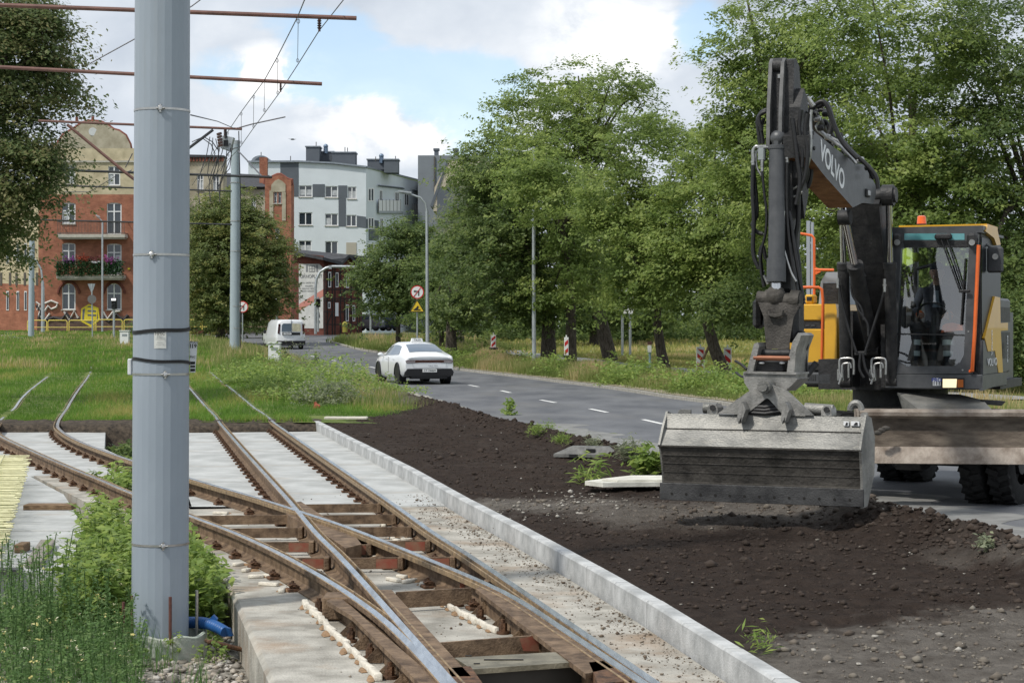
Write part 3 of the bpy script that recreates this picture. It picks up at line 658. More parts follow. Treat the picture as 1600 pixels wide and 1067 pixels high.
for i, Y in enumerate((19.95, 18.7, 17.5, 16.3)): tie(xDL(Y) + .05, (min(xL(Y), xDR(Y)) if Y > 19.7 else xL(Y)) - .05, Y, i >= 2)
for i, Y in enumerate((18.35, 17.3, 16.3)): tie(xL(Y) + .06, xDR(Y) - .05, Y, i > 0)
# frog
m = MB(); fr = [(436, 788), (470, 783), (505, 806), (545, 824), (565, 850), (540, 856), (500, 830), (452, 806)]
m.prism([gz(u, v, -.035) for u, v in fr], (0, 0, -.14)); m.build('frog', rust, sw)
def beam(poly, zt, h, name, mat=rust, t=None):
    m = MB(); m.prism([gz(u, v, zt) for u, v in poly][::-1], (0, 0, -h)); return m.build(name, mat, sw, smooth=20)
beam([(590, 921), (612, 921), (736, 1056), (700, 1056)], -.012, .05, 'guard_beam')
beam([(600, 925), (612, 921), (738, 1060), (728, 1068)], -.06, .12, 'guard_web', rustd)
beam([(743, 919), (764, 913), (968, 1040), (915, 1052)], -.012, .03, 'check_beam')
beam([(748, 922), (758, 918), (932, 1042), (922, 1046)], -.042, .138, 'check_web', rust)
beam([(510, 938), (528, 930), (690, 1067), (668, 1080), (550, 962)], -.02, .03, 'side_beam')
beam([(532, 940), (540, 938), (684, 1067), (676, 1075)], -.05, .13, 'side_web', rust)
for k in range(6):      # triangular gussets standing on the bed
    for name, (ua, va, ub, vb) in (('gusset', (748, 922, 925, 1045)), ('gusset', (545, 955, 670, 1072))):
        t = (k + .5) / 6; a = gz(ua + (ub - ua) * t, va + (vb - va) * t, -.05); m = MB()
        m.prism([a + Vector((0, 0, 0)), a + Vector((0, 0, -.125)), a + Vector((-.13, -.015, -.125))], (0, .012, 0)); m.build(name, rust, sw)
m = MB(); m.box(gz(528, 950, -.09) + Vector((0, .12, 0)), (.22, .3, .16), ch=.01); m.build('clamp_block', rust, sw)
for (ua, va, ub, vb, r_) in ((618, 925, 737, 918, 0), (687, 1004, 842, 992, 1)):
    a, b = gz(ua, va, -.03), gz(ub, vb, -.03); m = MB(); m.prism([a, b, b - Vector((0, 0, .12)), a - Vector((0, 0, .12))], (.0, .03, 0))
    if r_: m.prism([a.lerp(b, f_) - Vector((0, .004, z)) for f_, z in ((.8, .01), (1, .0), (1, .1), (.84, .09))], (0, .003, 0), 1); m.prism([a.lerp(b, f_) - Vector((0, .004, z)) for f_, z in ((.0, .02), (.04, .02), (.05, .1), (0, .1))], (0, .003, 0), 1)
    m.build('cross_plate', [rust, red], sw)
lidm = M('cover_plate', (.20, .18, .13), .55, .5, var=.25, scale=8, bump=.3, bscale=60, col2=(.29, .26, .19)); slot = M('slot', (.012, .011, .01), .8)
m = MB(); poly = [(710, 1027), (905, 1016), (922, 1032), (738, 1045)]
m.prism([gz(u, v, -.02) for u, v in poly][::-1], (0, 0, -.03))
m.prism([gz(u, v, -.05) for u, v in [(716, 1030), (900, 1020), (918, 1038), (736, 1052)]][::-1], (0, 0, -.1), 1)
lid = m.build('cover_box', [lidm, M('cover_side', (.045, .042, .038), .6, .4)], sw, smooth=20)
m = MB()
for (ua, va, w) in ((787, 1030, 1.9), (732, 1024, .3), (880, 1018, .3), (898, 1028, .3), (745, 1036, .3)):
    c = gz(ua, va, -.017); m.box(c, (.12 * w, .02, .004))
m.build('slot', slot, lid)
m = MB(); m.prism([gz(u, v, -.012) for u, v in [(920, 1034), (962, 1030), (990, 1062), (935, 1068)]][::-1], (0, 0, -.16)); m.cyl(gz(930, 1062, -.08) + Vector((0, -.13, 0)), gz(930, 1062, -.08) + Vector((0, .05, 0)), .03); m.build('motor_box', rustd, sw)
m = MB(); m.prism([gz(u, v, -.012) for u, v in [(700, 1043), (735, 1040), (760, 1075), (715, 1085)]][::-1], (0, 0, -.16)); m.build('end_plate', rustd, sw)
for u, v in ((498, 955), (548, 1003), (578, 1030), (609, 1060), (716, 947), (750, 968), (786, 990), (672, 906), (826, 1016)):
    c = gz(u, v, ZS); m = MB(); m.cyl(c, c + Vector((0, 0, .02)), .045, n=12); m.cyl(c, c + Vector((0, 0, .075)), .028, n=6); m.cyl(c + Vector((0, 0, .075)), c + Vector((0, 0, .10)), .016, n=8); m.build('anchor_bolt', rustd, sw)
# white foam joints with rusty foam along the rails
foam = M('white_foam', (.62, .58, .50), .9, var=.15, scale=20, bump=.5); ofoam = M('brown_foam', (.27, .17, .095), .95, var=.3, scale=20, bump=.6)
def foamrow(u0, v0, u1, v1, n, w, seed, label):
    rn = random.Random(seed); m = MB(); a, b = gz(u0, v0, ZS), gz(u1, v1, ZS); d = (b - a) / n; R = Matrix.Rotation(math.atan2(-d.x, d.y), 3, 'Z')
    for i in range(n):
        c = a + d * (i + .5) + Vector((rn.uniform(-.010, .010), 0, .022)); m.box(c, (w * rn.uniform(.5, 1), d.length * rn.uniform(.96, 1.08), .045), R @ Matrix.Rotation(rn.uniform(-.15, .15), 3, 'Z'), 0, .006)
        m.ball(c + Vector((-w * .35, rn.uniform(-.06, .06), -.018)), (w * rn.uniform(.4, .8), d.length * rn.uniform(.35, .7), .012), 7, 4, 1)
    tag(m.build('foam_strip', [foam, ofoam], smooth=50), label, 'foam', 'foam strips in the track bed')
foamrow(476, 945, 592, 1064, 13, .05, 1, 'crumbled white and rusty foam strip left of the outer curved rail')
foamrow(668, 932, 772, 990, 9, .045, 2, 'crumbled white and rusty foam strip inside the switch frame')
rn = random.Random(4); m = MB()
for (u, v) in ((372, 884), (385, 893), (400, 903), (420, 915), (418, 902), (440, 925), (600, 866), (610, 870), (590, 873), (628, 903), (640, 910), (615, 908), (560, 852), (545, 856), (660, 915), (350, 808), (345, 803), (520, 880), (440, 840), (700, 884), (600, 822), (612, 842), (635, 845), (620, 846)):
    c = gz(u, v, ZS); R = Matrix.Rotation(rn.uniform(0, 3), 3, 'Z'); m.box(c + Vector((0, 0, .015)), (rn.uniform(.08, .2), .05, .03), R, 0, .006); m.ball(c + Vector((.03, .05, 0)), (.09, .05, .02), 7, 4, 1)
tag(m.build('foam_scraps', [foam, ofoam], smooth=50), 'scraps of white foam lying under the curved rails', 'foam', kind='stuff')

# ------------------------------------------------------------------ near pole
polem = M('pole_paint', (.27, .315, .365), .42, var=.03, scale=3, spec=.45, bump=.06, bscale=25, stretch=(1, 1, .3), col2=(.295, .34, .39), stain=((.24, .26, .27), 7., (1, 1, .12), .56, .8, .5))
strap = M('strap_steel', (.50, .49, .47), .3, .9, var=.1, scale=20); blk = M('black_plastic', (.012, .012, .013), .5, var=.2)
def pxp(u, Y): return (u - U0) * Y / F
YP = 14.1; pb = Vector((pxp(250, YP), YP, -.42)); pt = Vector((pxp(257, YP), YP + .0, 7.9))
pr = lambda z: .208 + (.200 - .208) * (z + .4) / 5
pole = empty('tram_pole', pb, 'thick grey steel pole in the foreground with black bands and clamps', 'pole')
m = MB(); m.tube([pb + (pt - pb) * (k / 12) for k in range(13)], [pr(pb.z + (pt.z - pb.z) * k / 12) for k in range(13)], 24); m.build('shaft', polem, pole, smooth=8)
ax = lambda z: pb + (pt - pb) * ((z - pb.z) / (pt.z - pb.z))
def band(v, th, mat, name, wav=0., off=.003, n=48):
    z = H - (v - V0) * YP / F; m = MB(); rg_ = []
    for k in range(n + 1):
        a = 2 * math.pi * k / n; c = ax(z); d = Vector((math.cos(a), math.sin(a), 0)); w = wav * math.sin(a * 1.0 + 1.1) + wav * .4 * math.sin(3 * a)
        r0, r1 = pr(z) + .0005, pr(z) + off; rg_.append([c + d * r0 + Vector((0, 0, w - th / 2)), c + d * r1 + Vector((0, 0, w - th / 2)), c + d * r1 + Vector((0, 0, w + th / 2)), c + d * r0 + Vector((0, 0, w + th / 2))])
    m.loft(rg_, caps=False)
    if name == 'clamp_band':
        aa = {174: 1.45, 399: 1.72, 584: 1.25, 848: 1.3}[v]; d = Vector((math.cos(-aa), math.sin(-aa), 0)); c = ax(z) + d * (pr(z) + .012)
        m.box(c, (.03, .02, .035), Matrix.Rotation(-aa + math.pi / 2, 3, 'Z'), ch=.004); m.cyl(c + Vector((-.03, 0, -.0)), c + Vector((.035, 0, 0)), .006, n=8); m.cyl(c + Vector((0, 0, -.03)), c + Vector((0, 0, .028)), .008, n=8)
    m.build(name, mat, pole, smooth=60)
for v in (174, 399, 584, 848): band(v, .016, strap, 'clamp_band')
band(516, .026, blk, 'cable_tie_band', .012, .006); band(564, .022, blk, 'cable_tie_band', -.014, .006)
paper = M('paper', (.62, .63, .60), .7, var=.08, scale=30); ink = M('ink', (.02, .02, .02), .8)
def curved_sticker(u0, u1, v0, v1, name):
    m = MB(); z0, z1 = H - (v1 - V0) * YP / F, H - (v0 - V0) * YP / F; r_ = pr(1.8) + .002
    rg_ = []
    for u in lin(u0, u1, 6):
        dx = pxp(u, YP - .2) - ax(1.8).x; a = math.asin(max(-1, min(1, dx / r_))); rg_.append([ax(z0) + Vector((math.sin(a) * r_, -math.cos(a) * r_, 0)), ax(z1) + Vector((math.sin(a) * r_, -math.cos(a) * r_, 0))])
    m.loft(rg_, closed=False); return m.build(name, paper, pole)
st = curved_sticker(241, 259.5, 518.5, 544, 'sticker')
for i, (s_, t_) in enumerate((('MPEC', 521.5), ('..........', 526.5), ('---------', 530), ('..........', 534), ('--------', 538))):
    q = P(250, t_, YP - pr(1.8) - .012); text(s_, 'lettering', ink, pole, WM[pole.name].inverted() @ q, (rad(90), 0, 0), .03 if i == 0 else .022, .0005)
# plate on the right of the pole
pm = M('white_plate', (.70, .72, .74), .5, var=.05); m = MB(); a = [P(u, v, YP + .05) for u, v in ((296, 533), (308.5, 534), (305, 582), (297, 582))]
m.prism(a, (0, .004, 0)); m.build('number_plate', pm, pole)
iv = WM[pole.name].inverted()
text('GRUDZ', 'lettering', ink, pole, iv @ P(302, 534.5, YP + .045), (rad(90), rad(4), 0), .022, .0008)
text('I18', 'lettering', ink, pole, iv @ P(302, 541, YP + .045), (rad(90), rad(4), 0), .042, .0008, bold=.001)
text('PVC', 'lettering', ink, pole, iv @ P(301, 558, YP + .045), (rad(90), rad(4), 0), .024, .0008)
m = MB()
for v, h_ in ((567, 4), (572.5, 3), (578, 4)): m.prism([P(u, w, YP + .047) for u, w in ((297.5, v - h_ / 2), (304.8, v - h_ / 2), (304.6, v + h_ / 2), (297.5, v + h_ / 2))], (0, .002, 0))
m.build('bar_marks', ink, pole)
m = MB(); m.box(P(204, 573, YP + .1), (.03, .08, .12), ch=.006); m.build('connector_box', pm, pole)
rc = M('rebar', (.12, .05, .04), .8, var=.3, scale=30)
for u, v0, v1, dy in ((207, 930, 985, -.1), (266, 932, 985, -.24), (307.5, 922, 985, .08), (193, 940, 975, .1)):
    a, b = P(u, v1, YP + dy), P(u, v0, YP + dy); m = MB(); m.cyl(a - Vector((0, 0, .1)), b, .012, n=8); m.build('anchor_rod', rc if u != 307.5 else strap, pole)
# concrete collar ring
cm = M('collar', (.36, .42, .35), .9, var=.1, scale=6, bump=.4, col2=(.47, .48, .43)); cc = Vector((pxp(264, YP), YP + .02, -.56)); m = MB(); n = 40; rg_ = []
for r0, z in ((.275, 0), (.275, .215), (.262, .225), (.248, .222), (.245, .05)): rg_.append([cc + Vector((math.cos(2 * math.pi * k / n) * r0, math.sin(2 * math.pi * k / n) * r0, z + (.01 * math.sin(k) if z > .2 else 0))) for k in range(n)])
m.loft(rg_); tag(m.build('concrete_collar', cm, smooth=40), 'round concrete collar round the foot of the thick grey pole', 'collar')
# blue corrugated pipe
bl = M('blue_pipe', (.015, .085, .26), .45, var=.15, scale=10); pts = []
a, b = P(296, 972, YP + .25), P(352, 992, YP - .15); m = MB(); rr2 = []; pl = []
for k in range(60):
    t = k / 59; p = a.lerp(b, t) + Vector((0, 0, .04 * math.sin(t * 2.5))); pl.append(p); rr2.append(.038 + (.005 if k % 3 == 0 else 0))
m.tube(pl, rr2, 14); e_ = pl[-1]; m.prism([e_ + Vector(q) for q in ((-.03, 0, .04), (.03, -.02, .03), (.05, 0, -.03), (-.01, .02, -.04))], (.01, .02, .0)); m.prism([pl[35] + Vector(q) for q in ((-.02, 0, .03), (.02, 0, .07), (.05, 0, .04), (.04, 0, 0))], (.0, .05, 0))
tag(m.build('corrugated_pipe', bl, smooth=50), 'blue corrugated plastic pipe stub beside the pole foot', 'pipe')
m = MB(); c = P(350, 1003, YP - .3); m.box(c + Vector((0, 0, -.02)), (.28, .1, .03), Matrix.Rotation(.5, 3, 'Z') @ Matrix.Rotation(.3, 3, 'Y'), 0, .01); tag(m.build('broken_board', rustd), 'short broken brown board on the gravel beside the blue pipe', 'board')
# stack of fibreglass mesh mats at the left edge
gm = M('fibreglass', (.62, .60, .34), .6, var=.12, scale=12, col2=(.74, .72, .46)); ro = random.Random(3)
mat_ = empty('mesh_mat_stack', (-5.3, 18.6, ZS + .03), 'stack of pale yellow fibreglass mesh mats on the slab at the left edge', 'mesh mats')
zt = .02; 
for L_ in range(12):
    m = MB(); z = ZS + .02 + L_ * .030
    for k in range(47):
        Y = 16.75 + k * .20 + ro.uniform(-.02, .02) + (L_ % 2) * .05; e = interp([(16.4, -4.42), (26.4, -6.74)], Y) + ro.uniform(-.07, .05) + L_ * .01
        m.cyl((-9.2, Y, z), (e, Y + ro.uniform(-.03, .03), z + ro.uniform(-.006, .006)), .0065, n=5)
    for k in range(12):
        x = -.22 - k * .22; m.cyl((-4.47 + x, 16.6, z + .012), (-6.68 + x, 26.1, z + .012), .0065, n=5)
    m.build('mesh_mat', gm, mat_, smooth=60)
# timbers let into the slab
wd = M('old_timber', (.16, .09, .05), .85, var=.4, scale=12, bump=.5, stretch=(1, 8, 8), col2=(.32, .22, .13))
for i, (u0, v0, u1, v1, dz, lb) in enumerate(((36, 783, 112, 797, .06, 'long dark timber lying across the left concrete slab'), (22, 848, 37, 864, .08, 'short brown timber block on the left concrete slab by the mesh mats'))):
    a, b = G(u0, v1, ZS), G(u1, v1, ZS); m = MB(); m.bb((a.x, a.y, ZS), (b.x, a.y + .25, ZS + dz), ch=.006); tag(m.build('timber', wd), lb, 'timber')
a, b = G(75, 853, ZS), G(52, 888, ZS); m = MB(); d = b - a; m.box((a + b) / 2 + Vector((0, 0, .035)), (.14, d.length, .06), Matrix.Rotation(math.atan2(-d.x, d.y), 3, 'Z'), 0, .006)
tag(m.build('timber', M('grey_timber', (.24, .22, .19), .9, var=.3, scale=10, bump=.4, stretch=(8, 1, 8))), 'grey weathered plank end slanting on the left slab edge', 'timber')
m = MB(); a, b = G(0, 893, ZS), G(34, 891, ZS); m.bb((a.x - .4, a.y - .02, ZS), (b.x, a.y + .15, ZS + .02)); tag(m.build('steel_plate', M('dark_plate', (.07, .07, .075), .5, .6)), 'dark flat steel strip on the front edge of the left slab', 'plate')
# things on the soil
grs = M('grey_rubber', (.12, .12, .115), .8, var=.15, scale=9, bump=.3, col2=(.19, .19, .18)); c = G(922, 713, .0); m = MB()
R = Matrix.Rotation(-.25, 3, 'Z'); 
bt = [(-.5, -.26), (.5, -.26), (.5, .26), (-.5, .26)]; tp = [(-.28, -.1), (.3, -.1), (.3, .14), (-.28, .14)]
vv = [R @ Vector((x, y * .9, 0)) + c for x, y in bt] + [R @ Vector((x, y * .9, .045)) + c for x, y in bt] + [R @ Vector((x, y, .15)) + c for x, y in tp]
m.add(vv, [(3, 2, 1, 0)] + [(k, (k + 1) % 4, 4 + (k + 1) % 4, 4 + k) for k in range(4)] + [(4 + k, 4 + (k + 1) % 4, 8 + (k + 1) % 4, 8 + k) for k in range(4)] + [(8, 9, 10, 11)])
for dx, dy in ((.05, -.19), (.38, -.0)): m.box(c + R @ Vector((dx, dy, .1)), (.13, .05, .05), R, 1)
m.box(c + R @ Vector((-.2, -.235, .02)), (.12, .04, .05), R, 1)
c.z = soil_z(c.x, c.y)
tag(m.build('rubber_weight', [grs, blk], smooth=20), 'grey rubber sign foot lying on the dug soil', 'sign foot')
m = MB(); c = G(985, 757, .03); pl = [(-.55, -.12), (-.35, -.3), (.8, -.18), (.95, .1), (.75, .3), (-.1, .3)]
slb = M('white_board', (.60, .59, .52), .8, var=.12, scale=5, bump=.3, col2=(.70, .69, .62))
m.prism([c + Vector((x, y * 1.6, .06)) for x, y in pl], (0, 0, -.05)); m.prism([c + Vector((x * .85 + .12, y * 1.2 - .01, .085)) for x, y in pl], (0, 0, -.022), 0)
tag(m.build('broken_slab', slb, smooth=15), 'pale broken stone slab half buried in the soil near the bucket', 'slab')
m = MB(); a, b = G(517, 652, .02), G(565, 654, .02); m.box((a + b) / 2, ((b - a).length, .35, .05), None, 0, .01); tag(m.build('plank', M('pale_plank', (.55, .52, .45), .8)), 'pale short board lying at the far end of the new kerb', 'board')
m = MB(); c = P(495, 637, 44.5); m.box(c, (.15, .12, .18), Matrix.Rotation(.3, 3, 'Y'), 0, .03); m.cyl(c + Vector((0, 0, .06)), c + Vector((-.05, 0, .13)), .035); tag(m.build('orange_canister', M('orange_paint', (.32, .09, .05), .7)), 'small red-orange object half hidden in grass beside the tram lawn', 'canister')
# ------------------------------------------------------------------ buildings (far across the junction)
def brickmat(name, c1, c2, mortar, sc=4.2, var=.35):
    m = bpy.data.materials.new(name); m.use_nodes = True; nd, lk = m.node_tree.nodes, m.node_tree.links; p = nd['Principled BSDF']; p.inputs['Roughness'].default_value = .9; p.inputs['Specular IOR Level'].default_value = .15
    t = nd.new('ShaderNodeTexCoord'); s = nd.new('ShaderNodeSeparateXYZ'); lk.new(t.outputs['Object'], s.inputs[0])
    a = nd.new('ShaderNodeMath'); lk.new(s.outputs[0], a.inputs[0]); lk.new(s.outputs[1], a.inputs[1]); c = nd.new('ShaderNodeCombineXYZ'); lk.new(a.outputs[0], c.inputs[0]); lk.new(s.outputs[2], c.inputs[1])
    b = nd.new('ShaderNodeTexBrick'); lk.new(c.outputs[0], b.inputs[0]); b.inputs['Scale'].default_value = sc; b.inputs['Color1'].default_value = (*c1, 1); b.inputs['Color2'].default_value = (*c2, 1); b.inputs['Mortar'].default_value = (*mortar, 1); b.inputs['Mortar Size'].default_value = .012; b.inputs['Row Height'].default_value = .3; b.inputs['Brick Width'].default_value = 1.05
    n = nd.new('ShaderNodeTexNoise'); n.inputs['Scale'].default_value = 1.1; n.inputs['Detail'].default_value = 9; n.inputs['Roughness'].default_value = .7; lk.new(t.outputs['Object'], n.inputs[0])
    r = nd.new('ShaderNodeMapRange'); lk.new(n.outputs[0], r.inputs[0]); r.inputs[1].default_value = .3; r.inputs[2].default_value = .7; r.inputs[3].default_value = 1 - var; r.inputs[4].default_value = 1 + var
    h = nd.new('ShaderNodeHueSaturation'); lk.new(b.outputs[0], h.inputs['Color']); lk.new(r.outputs[0], h.inputs['Value']); lk.new(h.outputs[0], p.inputs['Base Color']); _mats[name] = m; return m
brick = brickmat('brick', (.33, .14, .088), (.26, .105, .068), (.30, .19, .14))
brickd = brickmat('brick_dark', (.16, .055, .04), (.11, .04, .032), (.15, .09, .075))
cream = M('cream_render', (.46, .40, .27), .9, var=.18, scale=1.2, bump=.2, bscale=20, col2=(.56, .49, .34), spec=.1)
creamd = M('grey_cream_render', (.38, .34, .25), .9, var=.2, scale=1.1, col2=(.46, .42, .33), spec=.1)
whitem = M('white_frame', (.72, .73, .74), .5, var=.04); glassd = glassmat('window_glass', (.03, .04, .05), .05)
curt = M('net_curtain', (.42, .44, .46), .8, var=.25, scale=4); grey_r = M('pale_render', (.60, .65, .69), .85, var=.04, scale=.6, spec=.15); greyd = M('slate_render', (.115, .13, .15), .85, var=.06, scale=.8, spec=.15)
roofd = M('dark_roof', (.05, .052, .058), .8, var=.3, scale=4); zinc = M('zinc', (.28, .31, .34), .4, .6, var=.15, scale=3); stone = M('sill_stone', (.42, .40, .35), .85, var=.15, scale=3)
tile = M('red_coping', (.20, .07, .05), .85, var=.3, scale=6)
def wall(parent, Y, u0, u1, v0, v1, holes, mat, name='wall', dep=.18, back=None):
    """front wall on the plane Y with real openings; holes in pixels (u0,u1,v0,v1)"""
    m = MB(); us = sorted({u0, u1, *[h[0] for h in holes], *[h[1] for h in holes]}); vs = sorted({v0, v1, *[h[2] for h in holes], *[h[3] for h in holes]})
    for a, b in zip(us, us[1:]):
        for c, d in zip(vs, vs[1:]):
            cu, cv = (a + b) / 2, (c + d) / 2
            if any(h[0] < cu < h[1] and h[2] < cv < h[3] for h in holes): continue
            m.quad(P(a, d, Y), P(b, d, Y), P(b, c, Y), P(a, c, Y))
    E = Vector((0, dep, 0))
    for a, b, c, d in holes:
        q = [P(a, d, Y), P(b, d, Y), P(b, c, Y), P(a, c, Y)]
        for k in range(4): m.quad(q[k], q[k] + E, q[(k + 1) % 4] + E, q[(k + 1) % 4])
    if back:
        q = [P(u0, v1, Y), P(u1, v1, Y), P(u1, v0, Y), P(u0, v0, Y)]; B = Vector((0, back, 0))
        for k in range(4): m.quad(q[k] + B, q[k], q[(k + 1) % 4], q[(k + 1) % 4] + B)
    return m.build(name, mat, parent, smooth=0)
rwin = random.Random(9)
def window(parent, Y, u0, u1, v0, v1, arch=0, mull=1, trans=.35, sill=True, frame=None, curtain=None, name='window'):
    """frame with mullion and transom, panes set back, optional arched head (brick spandrels filled by the frame)"""
    y = Y + .10; a, b = P(u0, v1, y), P(u1, v0, y); w, h = b.x - a.x, b.z - a.z; t = min(.085, w * .12); m = MB(); fy = y
    def bar(x0, z0, x1, z1, d=.06): m.bb((x0, fy - d / 2, z0), (x1, fy + d / 2, z1))
    bar(a.x, a.z, a.x + t, b.z); bar(b.x - t, a.z, b.x, b.z); bar(a.x + t, a.z, b.x - t, a.z + t); bar(a.x + t, b.z - t, b.x - t, b.z)
    for k in range(1, mull + 1): x = a.x + w * k / (mull + 1); bar(x - t * .6, a.z + t, x + t * .6, b.z - t, .07)
    if trans: z = b.z - h * trans; bar(a.x + t, z - t * .5, b.x - t, z + t * .5, .075)
    f = m.build(name, frame or whitem, parent, smooth=0)
    g = MB(); g.quad((a.x + .01, y + .03, a.z + .01), (b.x - .01, y + .03, a.z + .01), (b.x - .01, y + .03, b.z - .01), (a.x + .01, y + .03, b.z - .01)); g.build('pane', glassd, f, smooth=0)
    if curtain is None: curtain = rwin.random() < .55
    if curtain:
        c = MB(); k = rwin.choice((0, 1, 2)); z0 = a.z + h * rwin.uniform(0, .2); x0 = a.x + (w / 2 if k == 1 else 0) + t; x1 = a.x + (w / 2 if k == 2 else w) - t
        c.quad((x0, y + .022, z0), (x1, y + .022, z0), (x1, y + .022, b.z - h * .36), (x0, y + .022, b.z - h * .36)); c.build('curtain', curt, f, smooth=0)
    if sill:
        s = MB(); s.bb((a.x - .06, Y - .09, a.z - .07), (b.x + .06, Y + .08, a.z)); s.build('sill', stone if frame is None else whitem, f, smooth=0)
    if arch:
        # two brick corner pieces leave a round-headed opening
        s = MB(); R = w / 2; n = 8; zc = b.z - arch * (b.z - a.z)
        for sg in (-1, 1):
            cx = (a.x + b.x) / 2; pts = [Vector((cx + sg * R, Y - .004, b.z))] + [Vector((cx + sg * R * math.cos(math.pi / 2 * k / n), Y - .004, zc + (b.z - zc) * math.sin(math.pi / 2 * k / n))) for k in range(n + 1)]
            if sg > 0: pts = pts[::-1]
            s.prism(pts[::-1], (0, .12, 0))
        s.build('arch_corner', brick, parent, smooth=0)
    return f
def plate(parent, name, mat, Y, poly, th=.12, **k):
    m = MB(); m.prism([P(u, v, Y) for u, v in poly], (0, th, 0)); return m.build(name, mat, parent, smooth=0, **k)

# --- A: brick tenement with the curved gable
YA = 160; A = empty('tenement', P(144, 520, YA), 'red brick tenement with cream top floor, curved gable and flower balcony', 'tenement')
hb = [(97, 118, 317, 350), (167, 190, 317, 366), (97, 118, 380, 412), (167, 190, 381, 430), (97, 118, 443, 484), (167, 190, 443, 484)]
wall(A, YA, 60, 232, 304, 520, hb, brick, back=14)
wall(A, YA, 60, 232, 232, 304, [(101, 118, 258, 287), (169, 188, 260, 290)], cream, back=14)
gp = [(60, 232), (232, 232), (226, 214), (215, 205), (205, 200), (192, 190), (180, 193)] 
gl = [(84, 232), (204, 232), (203, 226), (196, 212), (186, 205), (178, 203), (168, 196), (158, 191), (148, 190), (138, 190), (128, 193), (118, 200), (108, 206), (100, 210), (92, 222)]
gm_ = MB(); gm_.prism([P(u, v, YA) for u, v in gl][::-1], (0, .5, 0)); gm_.build('gable', creamd, A, smooth=0)
cp = MB(); cpt = [P(u, v, YA + .2) for u, v in gl[1:]] ; cp.tube([P(207, 236, YA + .2)] + cpt + [P(84, 234, YA + .2)], .17, 6); cp.build('coping', tile, A)
q = MB(); q.cyl(P(145, 206, YA - .02), P(145, 206, YA + .1), .3, n=20); q.cyl(P(145, 206, YA - .02), P(145, 206, YA - .05), .34, .34, n=20, mi=1); q.build('round_opening', [whitem, whitem], A)
plate(A, 'cornice', stone, YA - .12, [(58, 254), (234, 254), (234, 251), (58, 251)], .14)
for u, v in ((82, 226), (120, 187), (145, 186)): m = MB(); m.box(P(u, v, YA + .2), (.2, .2, .4)); m.build('finial', tile, A, smooth=0)
for i, (a, b, c, d) in enumerate([(101, 118, 258, 287), (169, 188, 260, 290)] + hb):
    window(A, YA, a, b, c, d, arch=(.26 if i >= 6 else (.06 if i > 1 else 0)), name='balcony_door' if i in (3, 5) else 'window', sill=i not in (3, 5), trans=.28 if i in (3, 5) else .38)
# relieving arches over the ground-floor windows, stained plinth
for cu in (107.5, 178.5):
    m = MB(); pts = [P(cu + 17 * math.cos(t), 462 - 22 * math.sin(t), YA - .04) for t in lin(.15, math.pi - .15, 14)]; m.tube(pts, .11, 5); m.build('relieving_arch', brickd, A)
plate(A, 'plinth', brickmat('plinth_stone', (.13, .08, .06), (.10, .07, .06), (.15, .12, .1), 2.), YA - .08, [(58, 521), (234, 521), (234, 494), (58, 494)], .08)
bal = MB()
for z0 in (0,): pass
railm = M('iron_rail', (.13, .12, .11), .6, .5, var=.2, scale=10)
def balcony(u0, u1, vt, vb, vr, plants):
    a, b = P(u0, vb, YA - 1.3), P(u1, vt, YA - 1.3); m = MB(); sc_ = YA / (YA - 1.3)
    x0, x1 = P(u0, 0, YA - 1.3).x, P(u1, 0, YA - 1.3).x; z0, z1, zr = P(0, vb, YA - 1.3).z, P(0, vt, YA - 1.3).z, P(0, vr, YA - 1.3).z
    m.bb((x0, YA - 1.3, z0), (x1, YA - .02, z1)); m.bb((x0 + .1, YA - 1.2, z0 - .12), (x1 - .1, YA - .02, z0)); B = m.build('balcony', stone, A, smooth=0)
    r = MB(); 
    for x in lin(x0 + .05, x1 - .05, 46): r.cyl((x, YA - 1.25, z1), (x, YA - 1.25, zr), .018, n=4)
    for z in (zr, z1 + .08): r.bb((x0, YA - 1.28, z - .03), (x1, YA - 1.22, z + .03)); r.bb((x0, YA - 1.25, z - .03), (x0 + .05, YA, z + .03)); r.bb((x1 - .05, YA - 1.25, z - .03), (x1, YA, z + .03))
    r.build('railing', railm, B, smooth=0); return x0, x1, z0, z1, zr, B
balcony(89, 195, 366, 371, 346, False)
x0, x1, z0, z1, zr, B2 = balcony(88, 192, 430, 435, 409, True)
lm_ivy = leafmat('ivy_leaf', (.018, .05, .02), (.035, .09, .035), (.06, .13, .05), .25)
c = np.column_stack([RNG.uniform(x0, x1, 500), RNG.uniform(YA - 1.5, YA - 1.3, 500), z1 + .05 + (zr - z1) * RNG.uniform(0, 1, 500)]); L0 = np.array(WM[A.name].translation)
v, f, r = leaves(c - L0, 8, .10, .17, .2, flat=1); npmesh('ivy', v, f, r, lm_ivy, B2)
for u, v_, col, w in ((107, 406, (.28, .03, .30), 20), (129, 405, (.30, .045, .02), 15), (150, 406, (.09, .02, .03), 15), (171, 406, (.33, .06, .28), 16)):
    p = P(u, v_, YA - 1.4); n_ = 26; c = np.column_stack([p.x + RNG.normal(size=n_) * w / 60, p.y + RNG.normal(size=n_) * .1, p.z + RNG.normal(size=n_) * .13]); cc_ = tuple(min(1, x * 1.5) for x in col)
    v, f, r = leaves(c - L0, 7, .09, .14, .3, flat=1); npmesh('flowers', v, f, r, leafmat('petal_%d' % u, tuple(x * .5 for x in col), col, cc_, .2), B2)
    if u == 150: m = MB(); m.box(p + Vector((0, 0, -.2)), (.7, .2, .15)); m.build('flower_box', whitem, B2)
